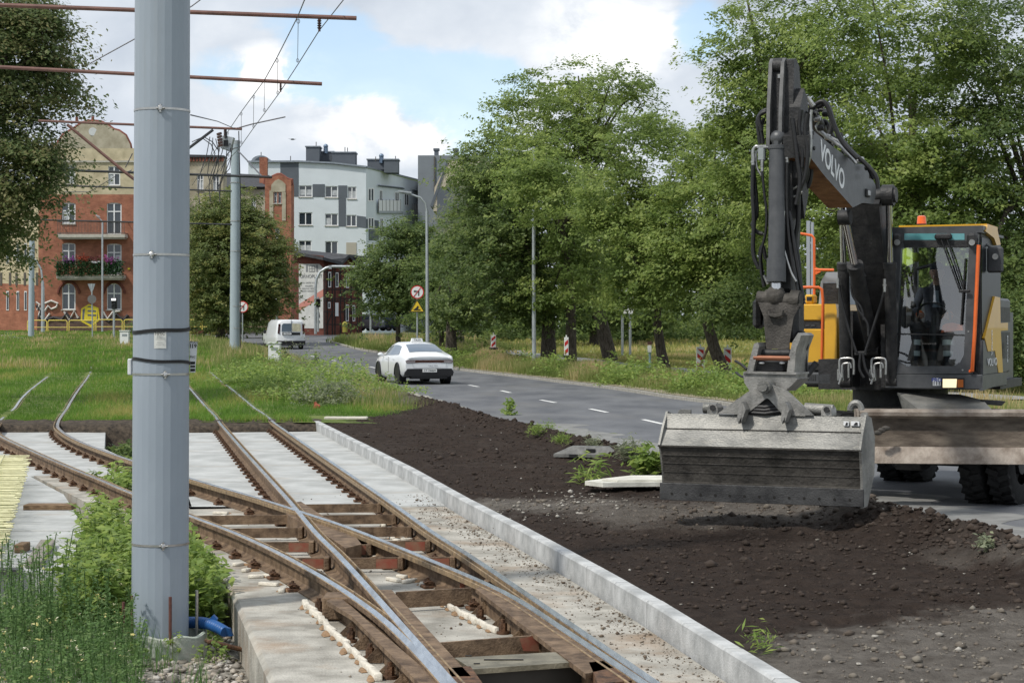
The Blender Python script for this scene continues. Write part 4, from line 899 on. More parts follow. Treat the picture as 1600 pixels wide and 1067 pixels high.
# graffiti, painted flat on the wall: yellow E in a grey hexagon, white scribbles
gy = M('graffiti_yellow', (.62, .50, .04), .8, var=.1, scale=3); gg = M('graffiti_grey', (.11, .12, .14), .8, var=.15, scale=3); gw = M('graffiti_white', (.58, .55, .52), .8, var=.2, scale=3); gdk = M('graffiti_dark', (.05, .045, .05), .8, var=.3, scale=4)
plate(A, 'painted_hexagon', gy, YA - .10, [(126, 502), (127, 482), (139, 475), (154, 481), (156, 500), (142, 511)][::-1], .018); plate(A, 'painted_hexagon', gg, YA - .115, [(128.5, 500), (129, 484), (139, 478), (152, 483), (153, 498), (142, 507)][::-1], .014)
plate(A, 'painted_panel', gy, YA - .13, [(131, 502), (133, 480), (153, 481), (151, 501)][::-1], .014)
for q in ([(137, 484.5), (150, 485), (150, 487.5), (137, 487)], [(137, 491), (150, 491.5), (150, 494), (137, 493.5)]): plate(A, 'painted_letter', gg, YA - .142, q[::-1], .01)
m = MB(); rs = random.Random(2)
for pts in ([(56, 472), (62, 476), (58, 484), (64, 480), (61, 492)], [(70, 474), (80, 470), (90, 474), (88, 480), (80, 483), (75, 478), (70, 486)], [(60, 492), (70, 500), (78, 490)], [(100, 487), (108, 500), (116, 486), (122, 497)], [(161, 487), (168, 498), (176, 488), (188, 486)]): m = MB(); m.tube([P(u, v, YA - .12) for u, v in pts], .09, 4); m.build('painted_scribble', gw, A)
m = MB()
for pts in ([(57, 477), (64, 487), (61, 496)], [(66, 502), (84, 496), (96, 500), (104, 489), (112, 500)], [(160, 494), (170, 503), (182, 491), (190, 499)], [(194, 500), (200, 492)]): m = MB(); m.tube([P(u, v, YA - .11) for u, v in pts], .13, 4); m.build('painted_scribble', gdk, A)
m = MB(); m.box(P(201.5, 420, YA - .05), (.2, .05, .14)); m.build('house_number', gy, A)
# --- cream wing to the right of the gable, with brick corbels
YB = 166; B = empty('tenement_wing', P(290, 520, YB), 'weathered cream wing with brick corbel cornice behind the foreground pole', 'building')
hs = [(308, 318, 272, 298), (278, 288, 272, 298), (308, 318, 330, 356), (333, 343, 275, 300)]
wall(B, YB, 226, 349, 246, 420, hs, creamd, back=2); wall(B, YB, 226, 349, 420, 522, [], brick, name='lower_wall', back=2)
for h in hs: window(B, YB, *h)
m = MB()
for u in range(228, 349, 5): m.box(P(u, 249.5, YB - .1), (.16, .2, .34))
m.build('corbels', tile, B, smooth=0); plate(B, 'roof_edge', roofd, YB - .3, [(224, 246), (350, 246), (350, 243), (226, 240)][::-1], 2)
# --- lower range with slate roof
YC = 175; Cc = empty('brick_range', P(392, 520, YC), 'brown building range with low dark roof behind the round chestnut tree', 'building')
wall(Cc, YC, 345, 420, 291, 522, [(372, 380, 310, 330), (392, 400, 310, 330)], creamd, back=8)
for h in [(372, 380, 310, 330), (392, 400, 310, 330)]: window(Cc, YC, *h)
m = MB(); a = [P(343, 292, YC - .4), P(421, 292, YC - .4), P(421, 274, YC + 6), P(343, 270, YC + 6)]; m.prism(a, (0, .3, -.2)); m.build('roof', roofd, Cc, smooth=0)
m = MB(); m.box(P(412, 272, YC + 2), (.7, .7, 3.0)); m.build('chimney', brick, Cc, smooth=0)
# --- brick gable house beside the road
YG = 150; Gb = empty('brick_gable_house', P(434, 518, YG), 'tall narrow brick gable house with curved coping beside the junction', 'building')
hs = [(428.5, 433, 301, 318), (435, 439.5, 301, 318), (430, 437, 356, 372), (425, 433, 452, 486)]
wall(Gb, YG, 414, 455, 286, 518, hs, brick, back=2)
gt = [(414, 286), (455, 286), (455, 281), (450, 281), (447, 277), (443, 276), (438, 273), (434, 274), (427, 276), (421, 281), (415, 279)]
plate(Gb, 'gable', brick, YG, gt[::-1], .5)
plate(Gb, 'render_panel', creamd, YG - .05, [(420, 357), (440, 362), (449, 352), (449, 287), (445, 281), (436, 277), (427, 280), (420, 286)][::-1] if False else [(421, 298), (427, 298), (427, 340), (421, 340)], .05)
pc = MB(); hs2 = [(428.5, 433, 301, 318), (435, 439.5, 301, 318)]
plate(Gb, 'render_panel', creamd, YG - .06, [(423, 300), (446, 300), (446, 288), (441, 283), (435, 280), (429, 283), (424, 289)], .06)
plate(Gb, 'render_panel', creamd, YG - .06, [(440.5, 345), (446.5, 345), (446.5, 300.3), (440.5, 300.3)], .06); plate(Gb, 'render_panel', cream, YG - .06, [(424, 440), (443, 440), (443, 430), (424, 430)], .06)
cp = MB(); cp.tube([P(u, v, YG + .2) for u, v in ((413, 288), (415, 279), (421, 281), (427, 276), (434, 273), (438, 273), (443, 276), (447, 279), (451, 281), (456, 281), (456, 290))], .14, 6); cp.build('coping', tile, Gb)
for i, h in enumerate(hs): window(Gb, YG, *h, arch=.3 if i == 3 else 0, mull=1 if i == 3 else 0)
m = MB(); m.tube([P(432 + 7 * math.cos(t), 456 - 10 * math.sin(t), YG - .03) for t in lin(0, math.pi, 10)] , .1, 5); m.build('relieving_arch', brickd, Gb)
bs = tag(plate(None, 'street_plate', M('blue_sign', (.12, .20, .38), .6, var=.1), YG - .35, [(419, 466), (427, 466), (427, 453), (419, 453)], .05), 'blue notice board on the brick gable wall behind the traffic light', 'sign')
ys = tag(plate(None, 'exit_plate', gy, YG - .45, [(419, 475), (427, 475), (427, 467), (419, 467)], .05), 'small yellow plate with the number 4 on the brick gable wall', 'sign')
text('4', 'lettering', ink, ys, (.12, -.06, .2), (rad(90), 0, 0), .36, .004)
# --- modern grey-white block
YD = 205; D = empty('apartment_block', P(560, 512, YD), 'modern pale grey apartment block with dark grey panels, balconies and roof vents', 'apartment block')
wf = [(467, 488, 290, 308), (508, 528, 291, 309), (543, 557, 292, 311), (467, 488, 332, 352), (508, 528, 334, 353), (541, 557, 336, 354), (467, 487, 376, 396), (508, 528, 377, 397)]
def dtop(u): return interp([(388, 254), (465, 254), (520, 257), (570, 263)], u)
wall(D, YD, 388, 572, 263, 520, wf, grey_r)
plate(D, 'parapet', grey_r, YD, [(388, 263), (572, 263), (570, 262), (520, 257), (465, 254), (388, 254)], 6)
for poly in ([(438, 307.5), (466.5, 307.5), (466.5, 254.6), (438, 254.6)], [(488.5, 308), (507.5, 308), (507.5, 288), (488.5, 288)], [(528.5, 309), (542.5, 309), (542.5, 290), (528.5, 290)], [(529, 354), (540.5, 354), (540.5, 309.3), (529, 309.3)], [(557.5, 355), (572, 356.5), (572, 339), (557.5, 337)]): plate(D, 'dark_panel', greyd, YD - .03, poly, .03)
for h in wf: window(D, YD, *h, mull=1, trans=0)
sh = plate(D, 'shutter', M('beige_shutter', (.40, .37, .31), .8, var=.06, scale=20, stretch=(1, 1, 12)), YD - .05, [(541, 398), (557, 398), (557, 379), (541, 379)], .05)
# right wing, receding
D2 = []
_ra, _rb = P(572, 0, YD).xy, P(684, 0, YD + 22).xy
def RW(u, v): return on_wall(u, v, _ra, _rb)
def rplate(name, mat, poly, off=.03, th=.03, par=None):
    m = MB(); m.prism([RW(u, v) + Vector((0, -off, 0)) for u, v in poly], (0, th, 0)); return m.build(name, mat, par or D, smooth=0)
m = MB(); m.quad(RW(572, 520), RW(684, 520), RW(684, 292), RW(572, 263)); m.build('side_wall', grey_r, D, smooth=0)
rplate('dark_panel', greyd, [(576, 376), (592, 376), (592, 358), (576, 358)]); rplate('dark_panel', greyd, [(572, 356.5), (592, 358), (592, 345), (572, 342)][0:4], .035)
for i, (a, b, c, d) in enumerate([(575, 585, 294, 315), (593, 598, 297, 316), (632, 639, 302, 322), (575, 585, 340, 358), (594, 599, 340, 366), (575, 585, 380, 400), (617, 624, 300, 318), (660, 666, 306, 324), (650, 656, 340, 360)]):
    f = rplate('window', whitem, [(a, d), (b, d), (b, c), (a, c)], .06, .06); m = MB(); w = (b - a) * .16; w2 = (d - c) * .08
    for k in (0, 1): u_0 = a + w + k * (b - a - w) / 2; u_1 = u_0 + (b - a - 3 * w) / 2; m.quad(*[RW(u, v) + Vector((0, -.075, 0)) for u, v in ((u_0, d - w2), (u_1, d - w2), (u_1, c + w2), (u_0, c + w2))])
    m.build('pane', glassd, f, smooth=0)
for (a, b, c, d, e_) in ((596, 630, 314, 331, 290), (649, 666, 320, 338, 297)):
    m = MB(); q = [RW(a, d), RW(b, d)]; out = Vector((-.2, -1.5, 0)); m.prism([q[0], q[1], q[1] + out, q[0] + out], (0, 0, -.25)); B_ = m.build('balcony', M('balcony_slab', (.35, .38, .41), .8), D, smooth=0)
    m = MB(); h_ = (d - c) * YD / F; m.prism([q[0] + out, q[1] + out, q[1] + out + Vector((0, 0, h_)), q[0] + out + Vector((0, 0, h_))], (0, .04, 0)); m.prism([q[0] + out, q[0], q[0] + Vector((0, 0, h_)), q[0] + out + Vector((0, 0, h_))], (.04, 0, 0)); m.build('balcony_front', whitem, B_, smooth=0)
    m = MB(); 
    for t in lin(0, 1, 7): p_ = (q[0] + out).lerp(q[1] + out, t) + Vector((0, -.03, 0)); m.bb(p_ + Vector((-.03, -.03, 0)), p_ + Vector((.03, 0, h_ + .1)))
    m.build('balcony_posts', railm, B_, smooth=0)
    m = MB(); q = [RW(a - 2, e_ + 2), RW(b + 2, e_ + 6)]; m.prism([q[0], q[1], q[1] + out * .8, q[0] + out * .8], (0, 0, .12)); m.build('balcony_roof', greyd, D, smooth=0)
m = MB(); m.prism([P(386, 254, YD - .3), P(465, 253.4, YD - .3), P(520, 256, YD - .3), P(572, 262, YD - .3), RW(686, 291) + Vector((0, -.3, 0)), RW(686, 291) + Vector((0, 6, 0)), P(572, 262, YD + 8), P(386, 254, YD + 8)], (0, 0, .18)); m.build('roof_edge', zinc, D, smooth=0)
for u0, u1, v0, v1, dy in ((478, 499, 230, 252, 3), (499, 521, 238, 252, 5), (519, 555, 239, 257, 3), (574, 600, 250, 262, 5), (600, 622, 250, 267, 4)):
    m = MB(); a, b = P(u0, v1 + 3, YD + dy), P(u1, v0, YD + dy); m.bb(a, (b.x, a.y + 2.4, b.z)); c_ = m.build('roof_block', greyd, D, smooth=0); m = MB(); m.bb((a.x - .1, a.y - .1, b.z), (b.x + .1, a.y + 2.5, b.z + .12)); m.build('cap', zinc, c_, smooth=0)
for u, v0, v1 in ((494, 222, 231), (539, 230, 239), (543, 231, 239), (618, 244, 251), (587, 245, 251), (454, 244, 254), (408, 238, 246)): m = MB(); m.cyl(P(u, v1 + 1, YD + 4), P(u, v0, YD + 4), .045, n=6); m.build('aerial', railm, D)
for u, v in ((509, 233), (596, 248)): m = MB(); p = P(u, v, YD + 5); m.cyl(p - Vector((0, 0, .5)), p + Vector((0, 0, .1)), .25, n=10); m.ball(p + Vector((0, 0, .28)), .27); m.build('vent_cowl', M('blue_cowl', (.16, .22, .30), .4, .6), D)
m = MB(); pts = [(392 + 15 - 15 * math.cos(t), 254 - 11 * math.sin(t)) for t in lin(0, math.pi, 14)]; m.prism([P(u, v, YD + 1) for u, v in pts], (0, 8, 0)); m.build('barrel_roof', zinc, D, smooth=30)
m = MB(); pts = [(397 + 12 - 11 * math.cos(t), 253 - 8 * math.sin(t)) for t in lin(0, math.pi, 14)]; m.prism([P(u, v, YD + .9) for u, v in pts], (0, .12, 0)); m.build('barrel_window', glassd, D, smooth=30)
# --- grey tall block and beige gable at the right
YE = 215; E1 = empty('grey_block', P(690, 512, YE), 'dark grey building with two small flues rising behind the trees', 'building')
wall(E1, YE, 653, 760, 243, 515, [], M('mid_slate', (.19, .21, .235), .85, var=.06, scale=.8), back=8); 
for u in (682, 712): m = MB(); m.bb(P(u - 3.5, 243, YE + 1), P(u + 3.5, 235, YE + 2)); m.bb(P(u - 5, 235, YE + .9), P(u + 5, 233.5, YE + 2.1)); m.build('flue', greyd, E1, smooth=0)
m = MB(); m.cyl(P(679, 300, YE - .1), P(679, 245, YE - .1), .08, n=6); m.build('drainpipe', railm, E1)
YF = 185; E2 = empty('beige_gable_house', P(720, 512, YF), 'beige gable wall with dark roof edge between willow and grey block', 'building')
m = MB(); m.prism([P(u, v, YF) for u, v in ((677, 330), (679, 293), (700, 252), (790, 252), (790, 292), (720, 292), (720, 330))], (0, 7, 0)); m.build('gable_wall', M('beige_render', (.47, .42, .33), .9, var=.08, scale=1), E2, smooth=0)
m = MB(); m.prism([P(u, v, YF - .06) for u, v in ((683, 520), (683, 292.3), (790, 292.3), (790, 520))], (0, .06, 0)); m.prism([P(u, v, YF - .08) for u, v in ((672, 322), (698, 252), (701, 251), (676, 324))], (0, 5, 0)); m.build('grey_wall', greyd, E2, smooth=0)
# --- half-timbered brick house with the mural
YH = 158; Hh = empty('half_timbered_house', P(510, 518, YH), 'small half timbered brick house with white advertising mural and dark roof', 'house')
m = MB(); L1, L2, L3 = P(456, 524, YH - 4.5), P(506, 526, YH), P(563, 522, YH + 4.5)
def HW(u, v):      # a point of one of the two visible walls
    return on_wall(u, v, P(456, 0, YH + 1.5).xy, P(506, 0, YH).xy) if u <= 506 else on_wall(u, v, P(506, 0, YH).xy, P(563, 0, YH + 2.5).xy)
def hplate(name, mat, poly, off, th=.03, par=None):
    m = MB(); m.prism([HW(u, v) + Vector((0, -off, 0)) for u, v in poly], (0, th, 0)); return m.build(name, mat, par or Hh, smooth=0)
m = MB(); m.quad(HW(456, 526), HW(506, 526), HW(506, 400), HW(456, 395)); m.quad(HW(506, 526), HW(563, 525), HW(563, 418), HW(506, 405)); m.quad(HW(563, 525), HW(563, 525) + Vector((-.3, 6, 0)), HW(563, 418) + Vector((-.3, 6, 0)), HW(563, 418)); m.quad(HW(456, 395), HW(456, 395) + Vector((-1, 10, 0)), HW(456, 526) + Vector((-1, 10, 0)), HW(456, 526)); m.quad(HW(532, 418), HW(563, 418), HW(547, 403), HW(547, 403)) if False else None
m.add([HW(532, 413) + Vector((0, -.02, 0)), HW(563, 419) + Vector((0, -.02, 0)), HW(547, 404) + Vector((0, -.02, 0))], [(0, 1, 2)])
m.build('wall', brickd, Hh, smooth=0)
m = MB(); a = [HW(455, 397) + Vector((0, -.6, 0)), HW(506, 407) + Vector((0, -.9, 0)), HW(536, 415) + Vector((0, -1, 0)), HW(548, 403) + Vector((0, -.6, 0)), HW(500, 396) + Vector((0, 4, 0)), HW(458, 391) + Vector((0, 5, 0))]
m.prism(a, (0, 0, .25)); m.prism([HW(547, 402) + Vector((0, -.8, 0)), HW(565, 419) + Vector((0, -.8, 0)), HW(567, 418) + Vector((-.4, 6, 0)), HW(548, 401) + Vector((-.4, 6, 0))], (0, 0, .2)); m.prism([HW(547, 402) + Vector((0, -.8, 0)), HW(548, 401) + Vector((1.5, 8, 0)), HW(532, 412) + Vector((0, 8, 0)), HW(532, 415) + Vector((0, -.8, 0))], (0, 0, .2)); m.build('roof', roofd, Hh, smooth=0)
wh_ = M('mural_white', (.50, .51, .49), .85, var=.08, scale=1.5, col2=(.58, .59, .57)); mr_ = M('mural_red', (.50, .22, .18), .85, var=.1, scale=2); mg_ = M('mural_grey', (.20, .21, .22), .85, var=.1)
hplate('mural', wh_, [(467, 513), (505, 513), (505, 419), (499, 412.5), (467, 412.5)], .04)
hplate('mural_stripe', mr_, [(467.5, 486), (505, 463), (505, 452), (467.5, 475)], .055, .015)
for q in ([(478, 425), (481, 425), (481, 414), (478, 414)], [(494, 425), (497, 425), (497, 414), (494, 414)], [(483, 425), (492.5, 425), (492.5, 415), (483, 415)]): hplate('mural_window', mg_, q, .055, .015)
m = MB()
for q in ([(484, 424), (487.2, 424), (487.2, 420.7), (484, 420.7)], [(488.3, 424), (491.5, 424), (491.5, 420.7), (488.3, 420.7)], [(484, 419.4), (487.2, 419.4), (487.2, 416), (484, 416)], [(488.3, 419.4), (491.5, 419.4), (491.5, 416), (488.3, 416)]): m.prism([HW(u, v) + Vector((0, -.075, 0)) for u, v in q], (0, .015, 0))
m.build('mural_window', wh_, Hh, smooth=0)
iv = WM[Hh.name].inverted(); rz_ = math.atan2((HW(500, 500) - HW(470, 500)).y, (HW(500, 500) - HW(470, 500)).x)
text('OKNOPLAST', 'mural_lettering', mg_, Hh, iv @ (HW(486, 432) + Vector((0, -.07, 0))), (rad(90), 0, rz_), .38, .004)
for s_, v_ in (('OKNA  DRZWI  ROLETY', 442), ('PARAPETY', 447), ('MONTAZ I SERWIS', 451), ('BRAMY GARAZOWE', 455)): text(s_, 'mural_lettering', mg_, Hh, iv @ (HW(483, v_) + Vector((0, -.07, 0))), (rad(90), 0, rz_), .17, .003)
m = MB(); m.tube([HW(u, v) + Vector((0, -.09, 0)) for u, v in ((494, 490), (498, 488), (499, 494), (494, 496), (499, 502), (495, 503))], .06, 5); m.build('painted_scribble', gdk, Hh)
tim = M('dark_timber', (.035, .028, .026), .85, var=.3, scale=4)
m = MB()
def bm(u0, v0, u1, v1, w=.16):
    a, b = HW(u0, v0) + Vector((0, -.03, 0)), HW(u1, v1) + Vector((0, -.03, 0)); d = (b - a).normalized(); s_ = Vector((-d.z, 0, d.x)) * w / 2; m.prism([a - s_, a + s_, b + s_, b - s_], (0, .05, 0))
for u in (507, 511, 519, 523, 531.5, 538, 548, 558, 562): bm(u, 525, u, 418)
for v in (425, 437, 452, 466, 470, 487, 507): bm(506, v, 563, v + (1.5 if v < 470 else 0), .13)
bm(531, 466, 538, 452); bm(548, 452, 558, 440); bm(511, 507, 519, 487)
m.build('timber_frame', tim, Hh, smooth=0)
for a, b, c, d in ((513, 517.5, 425, 449), (524.5, 529, 426, 449), (541, 545.5, 427, 450), (551, 555.5, 428, 443), (512.5, 516.5, 472, 482), (540.5, 545, 476, 502), (551, 555, 477, 502)):
    f = hplate('window', whitem, [(a, d), (b, d), (b, c), (a, c)], .09, .08); m = MB(); m.quad(*[HW(u, v) + Vector((0, -.10, 0)) for u, v in ((a + .9, d - 1.5), (b - .9, d - 1.5), (b - .9, c + 1.5), (a + .9, c + 1.5))]); m.build('pane', glassd, f, smooth=0)
hplate('door', whitem, [(524, 494), (529, 494), (529, 473), (524, 473)], .1, .08)
# --- buildings at the far left, along the side street
YI = 185; I1 = empty('street_house', P(30, 520, YI), 'cream and brick street house at the far left beyond the curved lamp', 'building')
def IW(u, v): return on_wall(u, v, P(60, 0, YI).xy, P(-220, 0, YI + 12).xy)
m = MB(); m.quad(IW(-220, 430), IW(60, 446), IW(60, 300), IW(-220, 200)); m.build('upper_wall', cream, I1, smooth=0); m = MB(); m.quad(IW(-220, 535), IW(60, 522), IW(60, 446), IW(-220, 430)); m.build('lower_wall', brick, I1, smooth=0)
m = MB()
for u in (14, 24, 37, 47, 56, 0, -14, -30):
    m = MB(); m.prism([IW(u, 446) + Vector((0, -.05, 0)), IW(u + 3.4, 446) + Vector((0, -.05, 0)), IW(u + 3.4, 426) + Vector((0, -.05, 0)), IW(u, 426) + Vector((0, -.05, 0))], (0, .04, 0)); m.build('window_recess', M('recess', (.09, .08, .07), .7), I1, smooth=0)
for u in (10, 26, 38, 50, -6, -24):
    for v0, v1 in ((380, 412), (455, 485)):
        q = [(u, v1), (u + 4, v1), (u + 4, v0), (u, v0)]; m = MB(); m.prism([IW(*t) + Vector((0, -.06, 0)) for t in q], (0, .05, 0)); f = m.build('window', whitem, I1, smooth=0); m = MB(); m.quad(*[IW(a_, b_) + Vector((0, -.08, 0)) for a_, b_ in ((u + .7, v1 - 1.5), (u + 3.4, v1 - 1.5), (u + 3.4, v0 + 1.5), (u + .7, v0 + 1.5))]); m.build('pane', glassd, f, smooth=0)
# ------------------------------------------------------------------ tram poles, wires, lamps, signs
polef = M('pole_far', (.33, .39, .43), .45, var=.05, scale=3, spec=.4); galv = M('galvanised', (.40, .43, .45), .45, .5, var=.12, scale=8)
pipe = M('arm_pipe', (.16, .085, .07), .6, .2, var=.2, scale=5); wire = M('wire', (.10, .10, .11), .5, .5); insul = M('insulator', (.07, .035, .03), .4, var=.2); dkgrey = M('dark_fitting', (.04, .042, .047), .6, .3, var=.2)
def pole_(u0, v0, u1, v1, w, Y, label, cat='pole', name='tram_pole', mat=None, group=None):
    b, t = P(u0, v0, Y), P(u1, v1, Y); r = w * Y / F / 2; e = empty(name, b - Vector((0, 0, .3)), label, cat, group)
    m = MB(); m.tube([b - Vector((0, 0, .3)), b.lerp(t, .3), b.lerp(t, .7), t], [r * 1.05, r, r * .95, r * .92], 20); m.build('shaft', mat or polef, e, smooth=60); return e
p2_ = pole_(366.5, 552, 368, 225, 15, 80, 'grey tram pole beside the round tree, carrying the loudspeaker-shaped box and wire brackets')
m = MB(); m.cyl(P(368, 226, 80), P(368, 220, 80), .19, n=16); m.build('cap', galv, p2_); m = MB(); m.tube([P(375.5, 548, 79.8), P(375.5, 300, 79.8), P(373, 205, 79.8)], .022, 6); m.build('cable', dkgrey, p2_)
for v in (285, 345, 392, 478, 512): m = MB(); m.cyl(P(367.5, v, 80), P(367.5, v + 1.2, 80), .21, n=20); m.build('clamp_band', strap, p2_)
p3_ = pole_(48.5, 530, 50, 372, 9, 131, 'grey tram pole at the far left beside the curved lamp arm')
for v in (384,): m = MB(); m.cyl(P(50, v, 131), P(50, v + 1, 131), .215, n=16); m.build('clamp_band', strap, p3_)
# cross tubes over the tracks, hung in line along the street
TB = []
def xtube(pts, Y, th, label, mat=pipe, name='cross_tube', cat='cross tube'):
    q = [P(u, v, Y) for u, v in pts]; m = MB(); m.tube(q, th * Y / F / 2, 10); o = m.build('cross_tube', mat, None); o.name = name; return tag(o, label, cat, 'cross tubes of the tram wires')
xtube([(-120, 4), (557, 29)], 24.7, 7, 'nearest rusty cross tube at the top of the picture, above all others')
xtube([(-120, 99), (503, 131.5)], 31, 6, 'second rusty cross tube from the top, ending in the clouds right of the pole')
xtube([(60, 189), (378, 202)], 39, 4, 'third cross tube from the top, ending beside the grey speaker box')
xtube([(-60, 261), (425, 277)], 51, 4, 'fourth cross tube from the top, passing over the chestnut tree', dkgrey)
xtube([(90, 290), (362, 299)], 62, 2.6, 'fifth cross tube from the top, above the brick part of the tenement', dkgrey)
xtube([(50, 343.5), (362, 351)], 72, 2.6, 'lowest cross tube, in front of the upper balcony', dkgrey)
# insulators hanging at the tube ends
for i, (u, v, Y, k, lb) in enumerate(((499, 29, 24.7, 1., 'brown insulator hanging from the nearest cross tube'), (438.5, 131, 31, .8, 'brown insulator hanging from the second cross tube'), (351, 203, 39, .8, 'brown insulator hanging from the third cross tube beside the grey box'))):
    p = P(u, v, Y); m = MB(); m.cyl(p, p - Vector((0, 0, .04 * k)), .02 * k)
    for j in range(4): m.cyl(p - Vector((0, 0, (.03 + j * .03) * k)), p - Vector((0, 0, (.045 + j * .03) * k)), .03 * k, .022 * k, n=10)
    m.cyl(p - Vector((0, 0, .03 * k)), p - Vector((0, 0, .17 * k)), .016 * k); o = m.build('insulator', insul); tag(o, lb, 'insulator', 'insulators on the cross tubes')
# overhead line: messenger and contact wire with droppers
def wline(name, pts, r, label, cat='wire', grp='overhead tram wires', mat=wire):
    m = MB(); m.tube(pts, r, 5); o = m.build(name, mat, smooth=60); return tag(o, label, cat, grp)
mw = [P(u, v, Y) for u, v, Y in ((497, -60, 18), (476, 0, 22.2), (465, 27, 24.7), (433, 90, 29), (413, 126, 31), (377, 175, 37), (350, 215, 42), (300, 290, 52))]
cw = [P(u, v, Y) for u, v, Y in ((577, -60, 20), (537, 0, 24), (499, 48, 27), (465, 102, 30), (437, 145, 32.4), (413, 178, 35), (395, 202, 38), (374, 232, 42), (345, 262, 50), (318, 300, 60))]
wline('catenary_wire', mw, .0075, 'upper overhead wire running down to the left, upper one of the pair'); wline('contact_wire', cw, .0075, 'lower overhead contact wire running down to the left behind the pole')
dr_ = [((484, 0), (484, -30), 24.5, 36), ((466, 30), (465, 98), 24.9, 30), ((433, 92), (434, 148), 29, 32), ((413, 124), (413, 175), 31.5, 35), ((396.5, 149), (396, 200), 34, 38), ((377, 176), (377, 225), 37, 41), ((356, 206), (357, 245), 41, 45)]
for (a, b, Ya, Yb) in dr_[1:]:
    q = [P(*a, Ya), P(*b, Yb)]; q[1] = Vector((q[1].x, q[1].y, q[1].z)); m = MB(); m.tube(q, .004, 4)
    for e, s_ in ((q[0], -1), (q[1], 1)): m.tube([e + Vector((.02 * math.cos(t), 0, s_ * .03 + .03 * math.sin(t))) for t in lin(0, 6.28, 9)], .004, 4)
    tag(m.build('dropper', wire, smooth=60), 'thin wire dropper between the two overhead wires', 'dropper', 'droppers of the overhead line')
# stays and slack cables near the third tube
wline('stay_wire', [P(140, 100, 24), P(213, 60, 24), P(300, 10, 24), P(340, -20, 24)], .008, 'taut stay wire rising from the left tree behind the pole to the top edge')
wline('stay_wire', [P(298, 180, 20), P(340, 190, 32), P(366, 201, 39)], .008, 'thin stay wire from the foreground pole to the third cross tube')
wline('steady_arm', [P(366, 202, 39), P(395, 194, 39), P(446, 183, 39)], .014, 'thin steady arm pointing up to the right from the third cross tube'); 
wline('stay_wire', [P(372, 236, 79), P(390, 255, 75), P(410, 277, 70)], .03, 'thin stay wire from the top of the far tram pole down to the right')
wline('bracket_tube', [P(105, 195, 39), P(150, 232, 39), P(196, 270, 39), P(230, 296, 39)], .032, 'dark slanting bracket tube in front of the tenement gable', mat=pipe); wline('bracket_tube', [P(333, 203, 39), P(300, 228, 39), P(270, 250, 39)], .03, 'short slanting bracket tube between foreground pole and grey box', mat=dkgrey)
rr_c = random.Random(8)
for i in range(9):
    u = 328 + i * 4.5; a = P(u, 214 + i * 1.5, 39.2); b = P(u + rr_c.uniform(-22, 4), 300 + rr_c.uniform(-15, 20), 39.4); md = a.lerp(b, .5) + Vector((rr_c.uniform(-.12, .12), 0, -.05)); wline('slack_cable', [a, a.lerp(md, .5) + Vector((.03, 0, 0)), md, md.lerp(b, .5) + Vector((-.04, 0, 0)), b], .009, 'slack dark cable in the bundle hanging below the grey box', 'cable', 'slack cables below the box')
for pts in ([(300, 222), (318, 214), (332, 222), (340, 234)], [(300, 226), (316, 216), (330, 226), (336, 240), (333, 252)], [(354, 235), (362, 236)], [(345, 268), (356, 240), (366, 232), (372, 231)], [(196, 262), (204, 246), (207, 240)], [(180, 262), (196, 270), (206, 266)]): wline('slack_cable', [P(u, v, 39.1) for u, v in pts], .011, 'slack dark cable in the bundle hanging below the grey box' if pts[0][0] > 250 else 'slack dark cable looped in front of the tenement gable window', 'cable', 'slack cables below the box' if pts[0][0] > 250 else 'slack cables left of the foreground pole')
wline('span_wire', [P(180, 276, 60), P(140, 300, 62), P(100, 300, 64), P(96, 345, 66)], .012, 'thin span wire drooping in front of the tenement windows', 'wire')
bx = empty('junction_box', P(356, 222, 39.3), 'grey box with tapered sides hanging from the third cross tube', 'box')
m = MB(); m.prism([P(348, 212, 39.2), P(365, 215, 39.2), P(359, 235, 39.2), P(345, 232, 39.2)], (0, .22, 0)); m.build('housing', galv, bx, smooth=0); m = MB(); m.box(P(353, 224, 39.15), (.09, .05, .12)); m.cyl(P(352, 203, 39.2), P(353, 216, 39.2), .03); m.build('hanger', dkgrey, bx)
m = MB(); 
for k in range(5): m.cyl(P(342 + .6 * k, 208 + 4.5 * k, 39), P(343 + .6 * k, 211 + 4.5 * k, 39), .055, n=8)
m.build('insulator', insul, bx)
bd = MB(); bd.ball(P(457, 218, 120), (.13, .05, .05), 8, 5); bd.prism([P(450, 217, 120), P(457, 218, 120), P(458, 219, 120)], (0, .1, 0)); bd.prism([P(457, 218, 120), P(463, 217.5, 120), P(458, 219, 120)], (0, .1, 0)); tag(bd.build('flying_bird', dkgrey), 'small grey bird flying above the apartment block', 'bird')
# lamps
def lamp(pole_pts, arm, head, w, Y, label, grp='street lamps along the road'):
    b = P(*pole_pts[0], Y); e = empty('street_lamp', b - Vector((0, 0, .3)), label, 'street lamp', grp); r = w * Y / F / 2
    m = MB(); q = [P(u, v, Y) for u, v in pole_pts]; m.tube([b - Vector((0, 0, .3))] + q, [r * 1.25] + [r * (1.2 - .5 * i / len(q)) for i in range(len(q))], 12); m.build('post', galv, e, smooth=60)
    if arm: m = MB(); m.tube([P(u, v, Y) for u, v in arm], r * .6, 8); m.build('arm', galv, e, smooth=60)
    if head: (u0, v0), (u1, v1), t = head; a, c = P(u0, v0, Y), P(u1, v1, Y); m = MB(); d = c - a; m.prism([a + Vector((0, -.12, 0)), a + Vector((0, .12, 0)), c + Vector((0, .1, 0)), c + Vector((0, -.1, 0))], (0, 0, t * Y / F)); m.build('lamp_head', galv, e)
    return e
